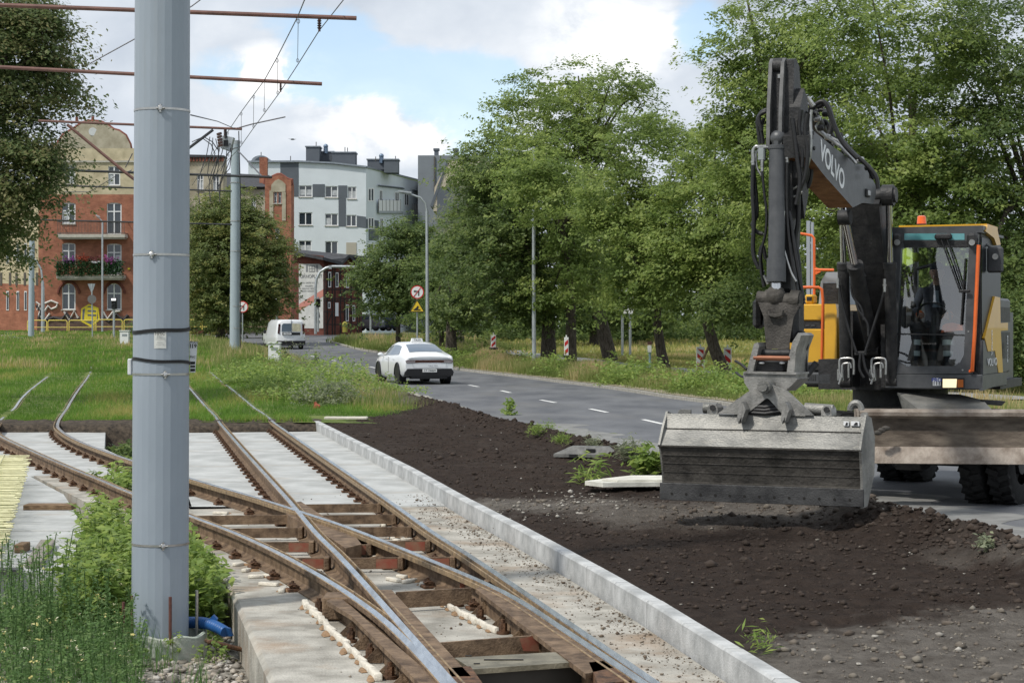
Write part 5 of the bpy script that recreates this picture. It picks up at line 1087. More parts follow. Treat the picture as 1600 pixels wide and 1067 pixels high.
lamp([(668, 536), (667.5, 420), (667, 330)], [(667, 332), (665, 318), (657, 309), (641, 303.5), (624, 301)], ((643, 302.5), (622, 300), 2.5), 5, 86, 'tall grey street lamp with curved arm beside the white taxi')
lamp([(834.5, 558), (834, 420), (834, 230)], [(834, 232), (826, 236), (805, 239)], ((815, 238.5), (790, 235), 3), 5.5, 84.5, 'tall grey street lamp half hidden in the lime trees')
lamp([(160, 512), (160, 350), (160, 345)], [(160, 346), (155, 341), (151, 339.5)], ((156, 340), (150, 337.5), 2), 2.6, 150, 'thin street lamp standing in front of the flower balcony')
e = lamp([(67, 512), (67, 450), (66.5, 440)], [(66.5, 440), (64, 420), (55, 406), (42, 401), (22, 400)], None, 5, 140, 'lamp with a wide curved arm at the left end of the yellow railings')
e = lamp([(713, 0), (713, 0)], None, None, .1, 86, 'x') if False else None
e = empty('signal_gantry', P(493, 520, 140), 'curved white signal arm in front of the half timbered house', 'signal'); m = MB(); m.tube([P(u, v, 140) for u, v in ((493, 522), (493, 450), (494.5, 436), (500, 425), (509, 419), (519, 416.5), (560, 417))], .1, 8); m.build('mast', galv, e, smooth=60); m = MB(); m.box(P(516, 417.5, 140), (.2, .2, .25)); m.build('clamp', galv, e)
whitep = M('sign_white', (.72, .73, .73), .5, var=.04); redp = M('sign_red', (.50, .025, .025), .5, var=.05); blackp = M('sign_black', (.02, .02, .02), .6); yelp = M('sign_yellow', (.72, .50, .03), .5, var=.06); backp = M('sign_back', (.30, .33, .35), .5, .5)
def tlight(u, v0, v1, Y, pole_to, label, lit=None, pole_from=None, w=9, face=True):
    e = empty('traffic_light', P(u, pole_to, Y), label, 'traffic light', 'traffic lights at the junction'); m = MB(); m.cyl(P(u, pole_to, Y + .1) - Vector((0, 0, .2)), P(u, v0 - (0 if pole_from is None else v0 - pole_from), Y + .1), .07, n=8); m.build('post', galv, e)
    W_ = w * Y / F; a = P(u - w / 2, v1, Y - .15); m = MB(); m.bb(a, P(u + w / 2, v0, Y - .15) + Vector((0, .22, 0)), ch=.03); m.build('housing', blackp, e)
    for k in range(3):
        vv = v0 + (v1 - v0) * (k + .5) / 3; c = P(u, vv, Y - .16); m = MB(); m.cyl(c, c - Vector((0, .03, 0)), W_ * .3, n=12); mm = M('lens_dark', (.03, .03, .03), .2)
        if lit == k: mm = M('lens_lit', (.9, .9, .9), .3, emis=(1, 1, 1, 1.2))
        m.build('lens', mm, e); m = MB(); q = [[c + Vector((W_ * .36 * math.cos(t), y, W_ * .36 * math.sin(t))) for t in lin(.2, math.pi - .2, 8)] for y in (0, -.22)]; m.loft(q, closed=False); m.build('visor', blackp, e)
    return e
tlight(432.5, 452, 473, 138, 516, 'black traffic light with a white lit lens before the brick gable house', 2, 440)
tlight(497, 467, 480, 139.5, 514, 'black traffic light seen sideways in front of the mural', None, 464, 7)
tlight(579, 468, 478, 138, 515, 'small black traffic light on a thin post beside the roadside trees', None, 462, 5)
tlight(178, 465, 483, 118, 528, 'black tram signal with a white bar lit, in front of the ground floor window', None, 465, 8)
m = MB(); m.bb(P(174, 469.5, 117.6), P(181, 466.5, 117.65)); q = [o for o in bpy.data.objects if o.name.startswith('traffic_light') and not o.parent][-1]; m.build('signal_bar', M('lens_lit', (.9, .9, .9)), q)
# road signs
def sign_no_turn(u, v, r, Y, v_foot, label, right=False):
    e = empty('road_sign', P(u, v_foot, Y), label, 'road sign', 'no left turn signs'); R = r * Y / F; c = P(u, v, Y); m = MB(); m.cyl(P(u, v_foot, Y + .06) - Vector((0, 0, .2)), P(u, v - r, Y + .06), .035, n=8); m.build('post', galv, e)
    m = MB(); m.cyl(c, c + Vector((0, -.02, 0)), R, n=32, mi=0); m.cyl(c + Vector((0, -.02, 0)), c + Vector((0, -.024, 0)), R * .84, n=32, mi=1)
    d = m.build('disc', [redp, whitep], e, smooth=30); m = MB(); y = -.03
    def bar(pts, w, mi, yy=y):
        for a, b in zip(pts, pts[1:]):
            a, b = Vector((a[0], 0, a[1])) * R, Vector((b[0], 0, b[1])) * R; n_ = (b - a).normalized(); s_ = Vector((-n_.z, 0, n_.x)) * w * R / 2; n_ = n_ * w * R * .3; o_ = c + Vector((0, yy, 0)); m.prism([o_ + a - s_ - n_, o_ + a + s_ - n_, o_ + b + s_ + n_, o_ + b - s_ + n_], (0, -.003, 0), mi)
    bar([(.22, -.5), (.22, .12), (-.3, .12)], .16, 0); m.prism([c + Vector((x * R, y, z * R)) for x, z in ((-.3, .32), (-.58, .12), (-.3, -.08))], (0, -.003, 0), 0); bar([(.48, .62), (-.48, -.62)], .12, 1, y - .006)
    m.build('pictogram', [blackp, redp], d, smooth=0); return e
e = sign_no_turn(652, 456.5, 10.5, 84, 545, 'no left turn sign above the yellow triangle beside the tall lamp')
c = P(651.5, 479, 83.96); R = 12 * 84 / F; m = MB(); m.prism([c + Vector((-R, 0, -R * .72)), c + Vector((R, 0, -R * .72)), c + Vector((0, 0, R * .95))], (0, -.02, 0)); o = m.build('triangle', yelp, e, smooth=0)
m = MB(); y_ = Vector((0, -.03, 0))
for a, b in (((-1, -.72), (1, -.72)), ((1, -.72), (0, .95)), ((0, .95), (-1, -.72))):
    A_, B_ = c + y_ + Vector((a[0], 0, a[1])) * R * .93, c + y_ + Vector((b[0], 0, b[1])) * R * .93; m.cyl(A_, B_, R * .045, n=4)
m.box(c + y_ + Vector((0, 0, -R * .42)), (R * .9, .01, R * .12)); m.prism([c + y_ + Vector((x * R, 0, z * R)) for x, z in ((-.35, -.36), (.1, -.36), (.25, .0), (.1, .12), (-.05, -.08))], (0, -.004, 0)); m.build('pictogram', blackp, o)
sign_no_turn(379, 479.5, 9, 108, 530, 'no left turn sign half hidden behind the grey tram pole')
# sign back of a give-way and a round sign on one post
e = empty('sign_post', P(144, 528, 120), 'thin post with the grey backs of a give way triangle and a round sign', 'road sign'); m = MB(); m.cyl(P(144.5, 530, 120), P(143.5, 443, 120), .04, n=8); m.build('post', galv, e)
m = MB(); m.prism([P(137, 443.5, 120), P(149, 443.5, 120), P(143.5, 459, 120)], (0, -.02, 0)); m.build('triangle_back', backp, e); m = MB(); m.cyl(P(143.5, 467.5, 119.9), P(143.5, 467.5, 119.95), .27, n=20); m.build('round_back', M('sign_back_dark', (.20, .19, .19), .6, .3), e)
# guide beacons with red-white stripes
def beacon(u, v0, v1, w, Y, label, s=1, chev=False):
    e = empty('guide_beacon', P(u, v1, Y), label, 'beacon', 'red and white roadwork beacons'); a, b = P(u - w / 2, v1, Y), P(u + w / 2, v0, Y); W_, H_ = b.x - a.x, b.z - a.z
    m = MB(); m.bb(a - Vector((0, 0, .05)), b + Vector((0, .05, 0)), ch=.012); pn = m.build('panel', whitep, e); m = MB(); n = 3 if v1 - v0 > 30 else 2
    x0, x1, z0, z1 = a.x + W_ * .12, b.x - W_ * .12, a.z + H_ * .06, b.z - H_ * .06
    st = (z1 - z0) / n; sl_ = (x1 - x0) * s * .9
    for k in range(-1, n + 1):
        zz = z0 + st * k; ps = [(x0, zz), (x1, zz + sl_), (x1, zz + sl_ + st * .5), (x0, zz + st * .5)]; cl_ = [(x, min(z1, max(z0, z))) for x, z in ps]
        if abs(cl_[0][1] - cl_[3][1]) + abs(cl_[1][1] - cl_[2][1]) < .02: continue
        m.add([(x, Y - .004, z) for x, z in cl_], [(0, 1, 2, 3)])
    m.build('stripes', redp, pn, smooth=0); m = MB(); m.box(P(u, v1, Y) + Vector((0, .02, -.02)), (W_ * 1.8, .4, .1), ch=.03); m.build('foot', blk, e)
    m = MB(); m.cyl(b - Vector((W_ * .5, -.03, 0)), b - Vector((W_ * .5, -.03, -.1)), .03, n=8); m.build('peg', whitep, e); return e
beacon(1094.5, 542, 588, 13, 75, 'red and white guide beacon crossed by the leaning rusty stake', -1); beacon(1137, 543, 594, 12, 74, 'red and white guide beacon behind the leaning tree trunk', -1)
beacon(771, 523, 544, 8, 92, 'small red and white guide beacon in the tall grass right of the taxi', 1); beacon(885, 527, 556, 7, 84, 'red and white guide beacon showing between two tree trunks', 1)
m = MB(); m.cyl(P(1084, 592, 73), P(1113, 530, 73), .05, n=6); tag(m.build('rusty_stake', rust), 'rusty iron stake leaning across the beacon beside the last tree', 'stake')
e = empty('footpath_post', P(1016, 585, 76), 'slim pale blue post with a small white box by the footpath', 'post'); m = MB(); m.cyl(P(1016, 586, 76), P(1015, 545, 76), .05, n=8); m.build('post', M('pale_blue', (.25, .36, .42), .6), e); m = MB(); m.box(P(1015, 545, 75.95), (.15, .1, .28), ch=.01); m.build('box', whitep, e); m = MB(); m.box(P(1015, 536, 75.95), (.17, .1, .14), ch=.01); m.build('lid', pipe, e)
# white boards on two posts among the trees
for u, lb in ((972.5, 'left one of two grey posts on the lawn behind the trees'), (984.5, 'right one of two grey posts on the lawn behind the trees')): m = MB(); p = P(u, 546, 104); m.cyl(p - Vector((0, 0, .3)), P(u, 425, 104), .07, n=8); tag(m.build('sign_mast', galv), lb, 'post', 'grey posts of the white sign board')
m = MB(); m.bb(P(967, 490, 103.8), P(990, 415, 103.85)); tag(m.build('sign_board', whitep), 'white board on two posts half hidden by leaves', 'sign')
# yellow tubular railings
yp = M('yellow_paint', (.70, .56, .13), .5, var=.08, scale=6)
def railing(u0, u1, vt, vb, Y, i, mat=yp, lb='yellow tubular railing panel, number counted from the left end of its row'):
    r = .035; rc_ = 2.5; q = [(u0, vb), (u0, vt + rc_), (u0 + 1, vt + .8), (u0 + rc_, vt), (u1 - rc_, vt), (u1 - 1, vt + .8), (u1, vt + rc_), (u1, vb)]
    e = empty('railing', P((u0 + u1) / 2, vb, Y), lb, 'railing', 'yellow tube railings before the tenement'); m = MB(); m.tube([P(u, v, Y) for u, v in q], r, 6); m.build('frame', mat, e, smooth=60); m = MB(); m.cyl(P(u0, vt + 11, Y), P(u1, vt + 11, Y), r * .8, n=6); m.build('crossbar', mat, e)
nms = ['just right of the leftmost tram pole', 'second from the leftmost tram pole', 'below the grey hexagon painting', 'right of the painted yellow letter', 'cut off by the left edge of the foreground pole']
for i, (a, b) in enumerate(((43, 73), (75, 105), (108, 147), (150, 191), (194, 226))): railing(a, b, 500.5 if i < 3 else 499.5, 517, 135, i, lb='yellow tube railing panel ' + nms[i])
nms = ['first right of the foreground pole', 'second right of the foreground pole', 'left of the far grey tram pole', 'right of the far grey tram pole, rusty', 'last one, ending at the white van, rusty']
for i, (a, b) in enumerate(((262, 294), (284, 313.5), (316, 344), (346, 374), (380, 424))): railing(a, b, 499.5, 515 if i < 3 else 516, 140, i, yp if i < 3 else M('rusty_rail', (.33, .22, .16), .7, var=.3), 'tube railing panel ' + nms[i])
def cabinet(u0, u1, v0, v1, Y, label):
    e = empty('cable_cabinet', P((u0 + u1) / 2, v1, Y), label, 'cabinet', 'white cable cabinets in the grass'); a, b = P(u0, v1, Y), P(u1, v0, Y); m = MB(); m.bb(a - Vector((0, 0, .3)), b + Vector((0, .3, 0)), ch=.02); m.build('body', M('cabinet_grey', (.55, .57, .56), .6, var=.1, scale=5), e)
    m = MB(); m.bb((a.x - .02, a.y - .03, b.z - .03), (b.x + .02, a.y + .34, b.z + .03), ch=.012); m.build('lid', M('cabinet_grey', (.6, .6, .6)), e); m = MB(); m.bb((a.x + .04, a.y - .008, a.z + .04), (b.x - .04, a.y, b.z - .08)); m.build('door', whitep, e)
    m = MB(); m.bb(P(u0 + (u1 - u0) * .25, v0 + (v1 - v0) * .35, Y - .015), P(u0 + (u1 - u0) * .8, v0 + (v1 - v0) * .2, Y - .012)); m.build('label_plate', backp, e)
cabinet(187, 201.5, 517, 541, 96, 'white cable cabinet in the grass left of the foreground pole'); cabinet(419, 438, 536, 569, 72, 'white cable cabinet in tall weeds below the white van')
# ------------------------------------------------------------------ vehicles
carw = M('car_white', (.74, .76, .79), .25, var=.015, scale=1, coat=.6, spec=.5); carb = M('car_black', (.012, .012, .014), .45, var=.2); tyre = M('tyre', (.012, .012, .012), .85, var=.3, scale=20, bump=.3); rim = M('rim', (.22, .22, .23), .35, .8); cglass = glassmat('car_glass', (.10, .14, .19), .08); redl = M('tail_lens', (.05, .006, .008), .2, coat=.8, var=.1)
def car_body(root, sec, name='body', mat=None, glass_rows=None):
    """loft of cross sections [(y, halfwidths at heights)]: list of (y, [(x, z), ...]) half profiles, mirrored"""
    rings = [[Vector((x, y, z)) for x, z in pr_] + [Vector((-x, y, z)) for x, z in reversed(pr_)] for y, pr_ in sec]
    m = MB(); m.loft(rings); return m.build(name, mat or carw, root, world=False, smooth=50)
def wheel(root, x, y, r, w):
    s = 1 if x > 0 else -1; m = MB(); rg_ = []
    for rr0, xx in ((r * .62, -w / 2), (r * .93, -w / 2), (r, -w * .36), (r, w * .36), (r * .93, w / 2), (r * .62, w / 2)): rg_.append([Vector((x + xx, y + rr0 * math.cos(t), r + rr0 * math.sin(t))) for t in [2 * math.pi * k / 28 for k in range(28)]])
    m.loft(rg_, caps=False); W_ = m.build('wheel', tyre, root, world=False, smooth=40); m = MB(); xo = x + s * w * .42
    m.cyl((xo - s * .06, y, r), (xo - s * .05, y, r), r * .63, n=28); 
    for k in range(5): a = 2 * math.pi * k / 5; m.prism([Vector((xo, y + r * .62 * math.cos(a + d), r + r * .62 * math.sin(a + d))) for d in (-.16, .16)] + [Vector((xo, y + r * .12 * math.cos(a + d), r + r * .12 * math.sin(a + d))) for d in (.8, -.8)], (-s * .04, 0, 0))
    m.cyl((xo + s * .005, y, r), (xo - s * .05, y, r), r * .15, n=12); m.build('rim', rim, W_, world=False)
# taxi: local frame, rear at y = 0 looking away along +y
# front of the car points to the left of the picture: heading turned by TZ
TX = P(0, 0, 68); tz = interp(ZR, 68); taxi_rear = Vector(((671 - U0) * 67.6 / F, 67.6, -.1))
taxi = empty('taxi', taxi_rear, 'white fastback taxi with roof sign driving away on the road', 'car', rz=rad(17))
def prof(w, zb, zs, zr, wr, tum=.1):
    """half section: sill, side, shoulder, roof"""
    return [(w * .90, zb), (w * .985, zb + .10), (w, zb + .28), (w * .985, zs - .10), (w * .955, zs), (wr + (w * .93 - wr) * .5, zs + (zr - zs) * .5), (wr, zr - .05), (wr * .9, zr - .012), (wr * .5, zr + .01), (0.001, zr + .018)]
sec = [(.00, prof(.86, .42, .90, .97, .72)), (.10, prof(.90, .34, .98, 1.04, .74)), (.45, prof(.935, .28, 1.03, 1.12, .70)), (.85, prof(.945, .22, 1.02, 1.26, .64)), (1.35, prof(.945, .20, 1.0, 1.41, .60)), (1.9, prof(.945, .19, .98, 1.475, .60)), (2.4, prof(.945, .19, .97, 1.485, .61)), (3.0, prof(.94, .19, .96, 1.42, .61)), (3.5, prof(.94, .20, .95, 1.22, .64)), (3.9, prof(.935, .22, .94, 1.02, .70)), (4.4, prof(.91, .26, .84, .90, .72)), (4.75, prof(.82, .32, .66, .70, .6))]
body = car_body(taxi, sec)
def on_sec(y, k, dy=0.):      # point number k of the section at y
    for a, b in zip(sec, sec[1:]):
        if a[0] <= y <= b[0]:
            t = (y - a[0]) / (b[0] - a[0]); return Vector((a[1][k][0] * (1 - t) + b[1][k][0] * t, y, a[1][k][1] * (1 - t) + b[1][k][1] * t))
gl_ = MB()     # rear window, follows the slope
ys = lin(.50, 1.30, 7); rg_ = []
for y in ys:
    e6 = on_sec(y, 7); e9 = on_sec(y, 9); w = e6.x * (.99 if y > .6 else .97); rg_.append([Vector((w * t, y - .002, e9.z + (e6.z - e9.z) * t * t + .012)) for t in lin(-1, 1, 9)])
gl_.loft(rg_, closed=False); gl_.build('rear_window', cglass, taxi, world=False, smooth=60)
for s in (-1, 1):
    m = MB(); ys = lin(1.02, 3.45, 12); rg_ = []
    for y in ys:
        a, b = on_sec(y, 4), on_sec(y, 6); f0_ = min(1, (y - .95) / .5) * min(1, (3.55 - y) / .3); lo = a.lerp(b, .08); hi = a.lerp(b, .08 + .8 * max(.05, f0_)); rg_.append([Vector((s * (p.x + .006), p.y, p.z + .004)) for p in (lo, lo.lerp(hi, .5) + Vector((.003, 0, 0)), hi)])
    m.loft(rg_, closed=False); m.build('side_window', cglass, taxi, world=False, smooth=60)
    m = MB(); m.box((s * .95, 2.25, 1.16), (.03, .05, .34), Matrix.Rotation(-s * .6 * 0, 3, 'Y')); 
    m = MB(); m.ball((s * 1.03, 3.15, 1.02), (.11, .07, .075), 10, 6); m.cyl((s * .93, 3.15, .98), (s * 1.0, 3.15, 1.0), .025, n=6); m.build('wing_mirror', carw, taxi, world=False)
    for y in (2.25,): m = MB(); m.tube([(s * .948, 2.25, .42), (s * .952, 2.27, .7), (s * .94, 2.3, .95)], .006, 4); m.build('door_seam', carb, taxi, world=False)
    for y in (1.5, 2.55): m = MB(); m.box((s * .952, y, .88), (.02, .2, .03), ch=.008); m.build('door_handle', carw, taxi, world=False)
    for y in (.93, 3.88): wheel(taxi, s * .80, y, .36, .23)
    for y in (.93, 3.88):
        m = MB(); m.tube([(s * .945, y + .395 * math.cos(t), .36 + .395 * math.sin(t)) for t in lin(-.1, math.pi + .1, 18)], .03, 6); m.cyl((s * .70, y, .36), (s * .951, y, .36), .40, n=28); m.build('wheel_arch', carb, taxi, world=False)
m = MB(); m.prism([Vector((x, -.035, z)) for x, z in ((-.84, .30), (.84, .30), (.88, .44), (.80, .56), (-.80, .56), (-.88, .44))], (0, .45, 0)); m.box((0, .15, .26), (1.3, .3, .12)); m.build('bumper', carb, taxi, world=False)
m = MB(); m.prism([Vector((x, -.012, z)) for x, z in ((-.87, .83), (-.82, .75), (-.35, .775), (.35, .775), (.82, .75), (.87, .83), (.80, .862), (-.80, .862))], (0, .1, 0)); m.build('tail_light_bar', redl, taxi, world=False)
for s in (-1, 1): m = MB(); m.prism([Vector((s * x, -.016, z)) for x, z in ((.86, .83), (.80, .76), (.52, .785), (.52, .835))], (0, .06, 0)); m.build('tail_light', M('tail_bright', (.30, .27, .29), .2, coat=.5, var=.2), taxi, world=False)
m = MB(); m.box((0, -.045, .49), (.52, .02, .115), ch=.004); np_ = m.build('number_plate', whitep, taxi, world=False); text('CT 744EM', 'lettering', ink, taxi, (0, -.058, .49), (rad(90), 0, 0), .10, .001)
text('TAXI 24H', 'lettering', M('badge', (.25, .27, .3), .4), taxi, (.12, -.018, .66), (rad(90), 0, 0), .08, .001)
rs_ = MB(); rs_.prism([Vector((x, 1.75, z)) for x, z in ((-.22, 1.48), (.22, 1.48), (.18, 1.62), (-.18, 1.62))], (0, .16, 0)); rs_.build('roof_sign', whitep, taxi, world=False); text('TAXI', 'lettering', ink, taxi, (0, 1.745, 1.55), (rad(90), 0, 0), .11, .001)
m = MB(); m.box((0, -.008, .925), (1.5, .02, .014)); m.tube([(-.62, -.015, .74), (-.58, -.015, .60), (.58, -.015, .60), (.62, -.015, .74)], .006, 4); m.build('boot_seam', M('seam_grey', (.35, .37, .4), .5), taxi, world=False)
# van
Yv = 120; van = empty('delivery_van', P(455, 546, Yv) + Vector((0, 0, .0)), 'small white delivery van driving away towards the junction', 'van', rz=rad(20))
def vprof(w, zb, zr, wr): return [(w * .93, zb), (w, zb + .15), (w, zb + .5), (w * .985, zb + .75), (wr + (w - wr) * .6, zr - .45), (wr + .03, zr - .12), (wr - .06, zr - .02), (wr * .4, zr), (0.001, zr)]
sec_v = [(0, vprof(.86, .32, 1.78, .70)), (.06, vprof(.90, .28, 1.84, .74)), (.5, vprof(.915, .25, 1.87, .76)), (2.4, vprof(.915, .25, 1.88, .76)), (3.0, vprof(.91, .25, 1.78, .74)), (3.5, vprof(.90, .25, 1.35, .72)), (3.7, vprof(.90, .26, 1.2, .74)), (4.2, vprof(.85, .3, 1.0, .68))]
car_body(van, sec_v)
for s in (-1, 1):
    for y in (.75, 3.5): wheel(van, s * .80, y, .33, .2)
    m = MB(); m.prism([Vector((s * .80, -.015, z)) if False else Vector((s * x, -.02, z)) for x, z in ((.70, 1.6), (.80, 1.6), (.87, 1.0), (.74, .95))], (0, .08, 0)); m.build('tail_light', redl, van, world=False)
    m = MB(); m.ball((s * 1.0, 3.0, 1.1), (.1, .06, .12), 8, 6); m.build('wing_mirror', carb, van, world=False)
m = MB(); m.prism([Vector((x, -.02, z)) for x, z in ((-.62, 1.12), (.02, 1.12), (.02, 1.62), (-.52, 1.62), (-.60, 1.5))], (0, .05, 0)); m.build('rear_window', cglass, van, world=False, smooth=0); m = MB(); m.prism([Vector((x, -.02, z)) for x, z in ((.06, 1.12), (.64, 1.12), (.58, 1.6), (.06, 1.62))], (0, .05, 0)); m.build('window_sticker', M('sticker_beige', (.55, .52, .38), .5, var=.2, scale=6), van, world=False, smooth=0)
m = MB(); m.box((0, -.02, .98), (1.14, .04, .16), ch=.01); m.build('handle_strip', carb, van, world=False); m = MB(); m.box((-.25, -.05, .98), (.5, .02, .11)); m.build('number_plate', whitep, van, world=False); text('CGR 92T', 'lettering', ink, van, (-.25, -.062, .98), (rad(90), 0, 0), .09, .001)
m = MB(); m.prism([Vector((x, -.06, z)) for x, z in ((-.88, .30), (.88, .30), (.90, .54), (-.90, .54))], (0, .5, 0)); m.build('bumper', carb, van, world=False); m = MB(); m.box((0, -.02, 1.35), (.015, .03, 1.0)); m.build('door_seam', carb, van, world=False)
# parked cars half hidden past the house
for u, c_, lb in ((572, (.30, .32, .35), 'silver parked car beyond the half timbered house'), (592, (.05, .06, .08), 'dark parked car behind the thin traffic light post')):
    Yp = 165; e = empty('parked_car', P(u, 517, Yp), lb, 'car', 'cars parked past the house', rz=rad(70)); s2 = [(0, prof(.8, .35, .8, .9, .6)), (.4, prof(.86, .25, .9, 1.3, .58)), (1.2, prof(.88, .2, .9, 1.45, .56)), (2.4, prof(.88, .2, .9, 1.42, .56)), (3.1, prof(.87, .2, .88, .98, .6)), (4.0, prof(.75, .35, .65, .7, .5))]
    rings = [[Vector((x, y - 2, z)) for x, z in pr_] + [Vector((-x, y - 2, z)) for x, z in reversed(pr_)] for y, pr_ in s2]; m = MB(); m.loft(rings); m.build('body', M('paint_%d' % u, c_, .3, .4, var=.03, coat=.5), e, world=False, smooth=50)
    m = MB(); m.bb((-.80, -1.5, .95), (.80, .7, 1.3)); m.build('windows', cglass, e, world=False)
    for s in (-1, 1):
        for y in (-1.25, 1.25): wheel(e, s * .75, y, .31, .2)
m = MB(); m.ball(P(539, 508, 152), (.24, .24, .3), 10, 7); m.cyl(P(539, 519, 152), P(539, 510, 152), .2, n=10); tag(m.build('waste_bin', M('bin_yellow', (.26, .24, .04), .7)), 'yellow-green bin standing before the half timbered house', 'bin')
# ------------------------------------------------------------------ vegetation
lf_lime = leafmat('leaf_lime', (.035, .075, .016), (.075, .14, .03), (.13, .21, .05), .45)
lf_dark = leafmat('leaf_dark', (.022, .05, .014), (.045, .09, .022), (.085, .145, .035), .42)
lf_willow = leafmat('leaf_willow', (.05, .085, .04), (.085, .13, .06), (.13, .18, .085), .35)
lf_chest = leafmat('leaf_chestnut', (.036, .07, .018), (.065, .112, .03), (.12, .155, .04), .45)
lf_left = leafmat('leaf_left', (.03, .062, .02), (.055, .10, .03), (.10, .12, .045), .4)
bark = M('bark', (.045, .035, .028), .95, var=.35, scale=8, bump=.9, bscale=20, stretch=(3, 3, .6), col2=(.13, .11, .09))
def inside(n, blobs, shell=.55):
    """random clump centres in a union of ellipsoids, biased to the skin; returns centres, outward dirs"""
    vol = np.array([b[3] * b[4] * b[5] for b in blobs]) ** (2 / 3); k = RNG.choice(len(blobs), n, p=vol / vol.sum()); B = np.array(blobs)[k]
    d = unit(RNG.normal(size=(n, 3))); rr0 = RNG.uniform(0, 1, n) ** (1 / 3) * (1 - shell) + shell * RNG.uniform(.8, 1.08, n); rr0 = np.minimum(rr0, 1.1)
    return B[:, :3] + d * B[:, 3:] * rr0[:, None], d
def tree(label, base, blobs, mat, n=420, nper=38, spread=.33, size=.17, trunk_r=.25, lean=(0, 0), grp='lime trees along the road', fork=None, limbs=16, name='lime_tree', flat=.5, cat='tree', up=.5, tmat=None):
    """blobs: ellipsoids (u, v, Y, ru, rv, rY) in photo pixels and metres of depth"""
    base = Vector(base); e = empty(name, base, label, cat, grp); L0 = np.array(base)
    wb = []
    for (u, v, Y, ru, rv, rY) in blobs: c = P(u, v, Y); wb.append((c.x, c.y, c.z, ru * Y / F, rY, rv * Y / F))
    dn = spread / .34; c, d = inside(int(n * (.30 if 'chestnut' in name else .215) / dn ** .3), wb, .5); v, f, r = sprays(c - L0, d, 17, size * .86, None, 1.0 * dn, .20 if flat < 1 else .8, 17, .30 if flat < 1 else .9)
    npmesh('crown', v, f, r, mat, e)
    ctr = sum((Vector(b[:3]) for b in wb), Vector()) / len(wb); fz = base.z + (fork or (ctr.z - base.z) * .45); fk = Vector((base.x + lean[0], base.y + lean[1], fz)); m = MB()
    tr = [base - Vector((0, 0, .3)), base + Vector((0, 0, .15)), base.lerp(fk, .45) + Vector((lean[0] * .05, 0, 0)), fk]; m.tube(tr, [trunk_r * 1.45, trunk_r * 1.1, trunk_r * .9, trunk_r * .75], 12)
    top = Vector((ctr.x, ctr.y, ctr.z + (ctr.z - fz) * .5)); m.tube([fk, fk.lerp(top, .4) + Vector((.2, 0, 0)), top], [trunk_r * .74, trunk_r * .45, trunk_r * .1], 8)
    for i in range(limbs):
        t = Vector(c[RNG.integers(len(c))]); s_ = fk.lerp(top, RNG.uniform(0, .7)); md = s_.lerp(t, .5) + Vector((0, 0, (t - s_).length * .12)); r0 = trunk_r * RNG.uniform(.2, .42); m.tube([s_, md, t], [r0, r0 * .6, r0 * .12], 6)
    m.build('trunk', tmat or bark, e, smooth=60); return e
def gb(u, Y, z=None): x = (u - U0) * Y / F; return (x, Y, zright(x, Y) if z is None else z)
# right-hand mass
tree('large lime tree with the top branch reaching over the sky, behind the excavator arm', gb(1230, 66), [(1215, 130, 66, 85, 80, 3.5), (1270, 40, 66, 140, 80, 4), (1185, 300, 66, 75, 100, 3), (1260, 230, 66, 130, 110, 4), (1165, 75, 66, 55, 28, 2), (1105, 85, 66, 35, 8, .8), (1050, 78, 66, 22, 3, .4), (1120, 22, 66, 35, 6, .6), (1135, 190, 66, 25, 30, 1)], lf_lime, 1000, 40, .34, .17, .32)
tree('lime tree rising behind the excavator cab to the top edge', gb(1420, 62), [(1400, 60, 62, 150, 100, 4), (1430, 200, 62, 160, 110, 4), (1370, 330, 62, 130, 100, 3.5), (1480, 330, 62, 120, 110, 4)], lf_lime, 1000, 40, .34, .17, .34)
tree('lime tree at the right picture edge', gb(1640, 60), [(1600, 60, 60, 130, 110, 4), (1580, 230, 60, 130, 110, 4), (1570, 380, 60, 120, 110, 3.5), (1600, 490, 60, 110, 80, 3)], lf_dark, 1000, 40, .34, .17, .34)
tree('bushy dark tree filling the gap behind the excavator hood', gb(1330, 90), [(1290, 330, 90, 130, 90, 4), (1420, 300, 90, 130, 100, 4), (1380, 430, 90, 150, 70, 4), (1520, 460, 90, 130, 90, 4)], lf_dark, 700, 36, .42, .24, .3, name='broadleaf_tree')
# middle mass: crowns over the verge
tree('tall lime tree with a wide open top in the middle of the row', gb(953, 95), [(905, 130, 95, 110, 42, 3.5), (850, 190, 95, 85, 55, 3.5), (960, 190, 95, 100, 70, 4), (890, 290, 95, 110, 80, 4), (920, 400, 95, 90, 70, 3.5), (800, 165, 95, 40, 25, 2), (1000, 140, 95, 14, 20, 1)], lf_lime, 950, 40, .42, .2, .34, lean=(-1.0, 0))
tree('lime tree with low crown between lamp and excavator', gb(1039, 77), [(1020, 250, 77, 85, 75, 3), (1000, 350, 77, 80, 80, 3), (1050, 420, 77, 75, 55, 2.6), (960, 300, 77, 60, 60, 2.5), (985, 445, 77, 32, 32, 1.2)], lf_lime, 700, 38, .36, .18, .23, lean=(-.3, 0), fork=1.9)
tree('lime tree with leaning dark trunk beside the beacons', gb(1132, 73), [(1120, 330, 73, 85, 80, 3), (1110, 430, 73, 85, 60, 3), (1150, 250, 73, 70, 80, 3), (1070, 370, 73, 60, 60, 2.5), (1180, 440, 73, 60, 55, 2.5)], lf_lime, 750, 38, .36, .18, .25, lean=(-.75, 0), fork=2.4)
tree('lime tree just right of the half hidden lamp', gb(892, 86), [(880, 330, 86, 70, 80, 3), (880, 430, 86, 65, 55, 2.6), (840, 260, 86, 60, 60, 2.5), (832, 280, 79, 40, 40, 1.2), (836, 270, 79.5, 40, 35, 1.2), (850, 300, 80, 40, 40, 1.2)], lf_lime, 560, 38, .4, .19, .26)
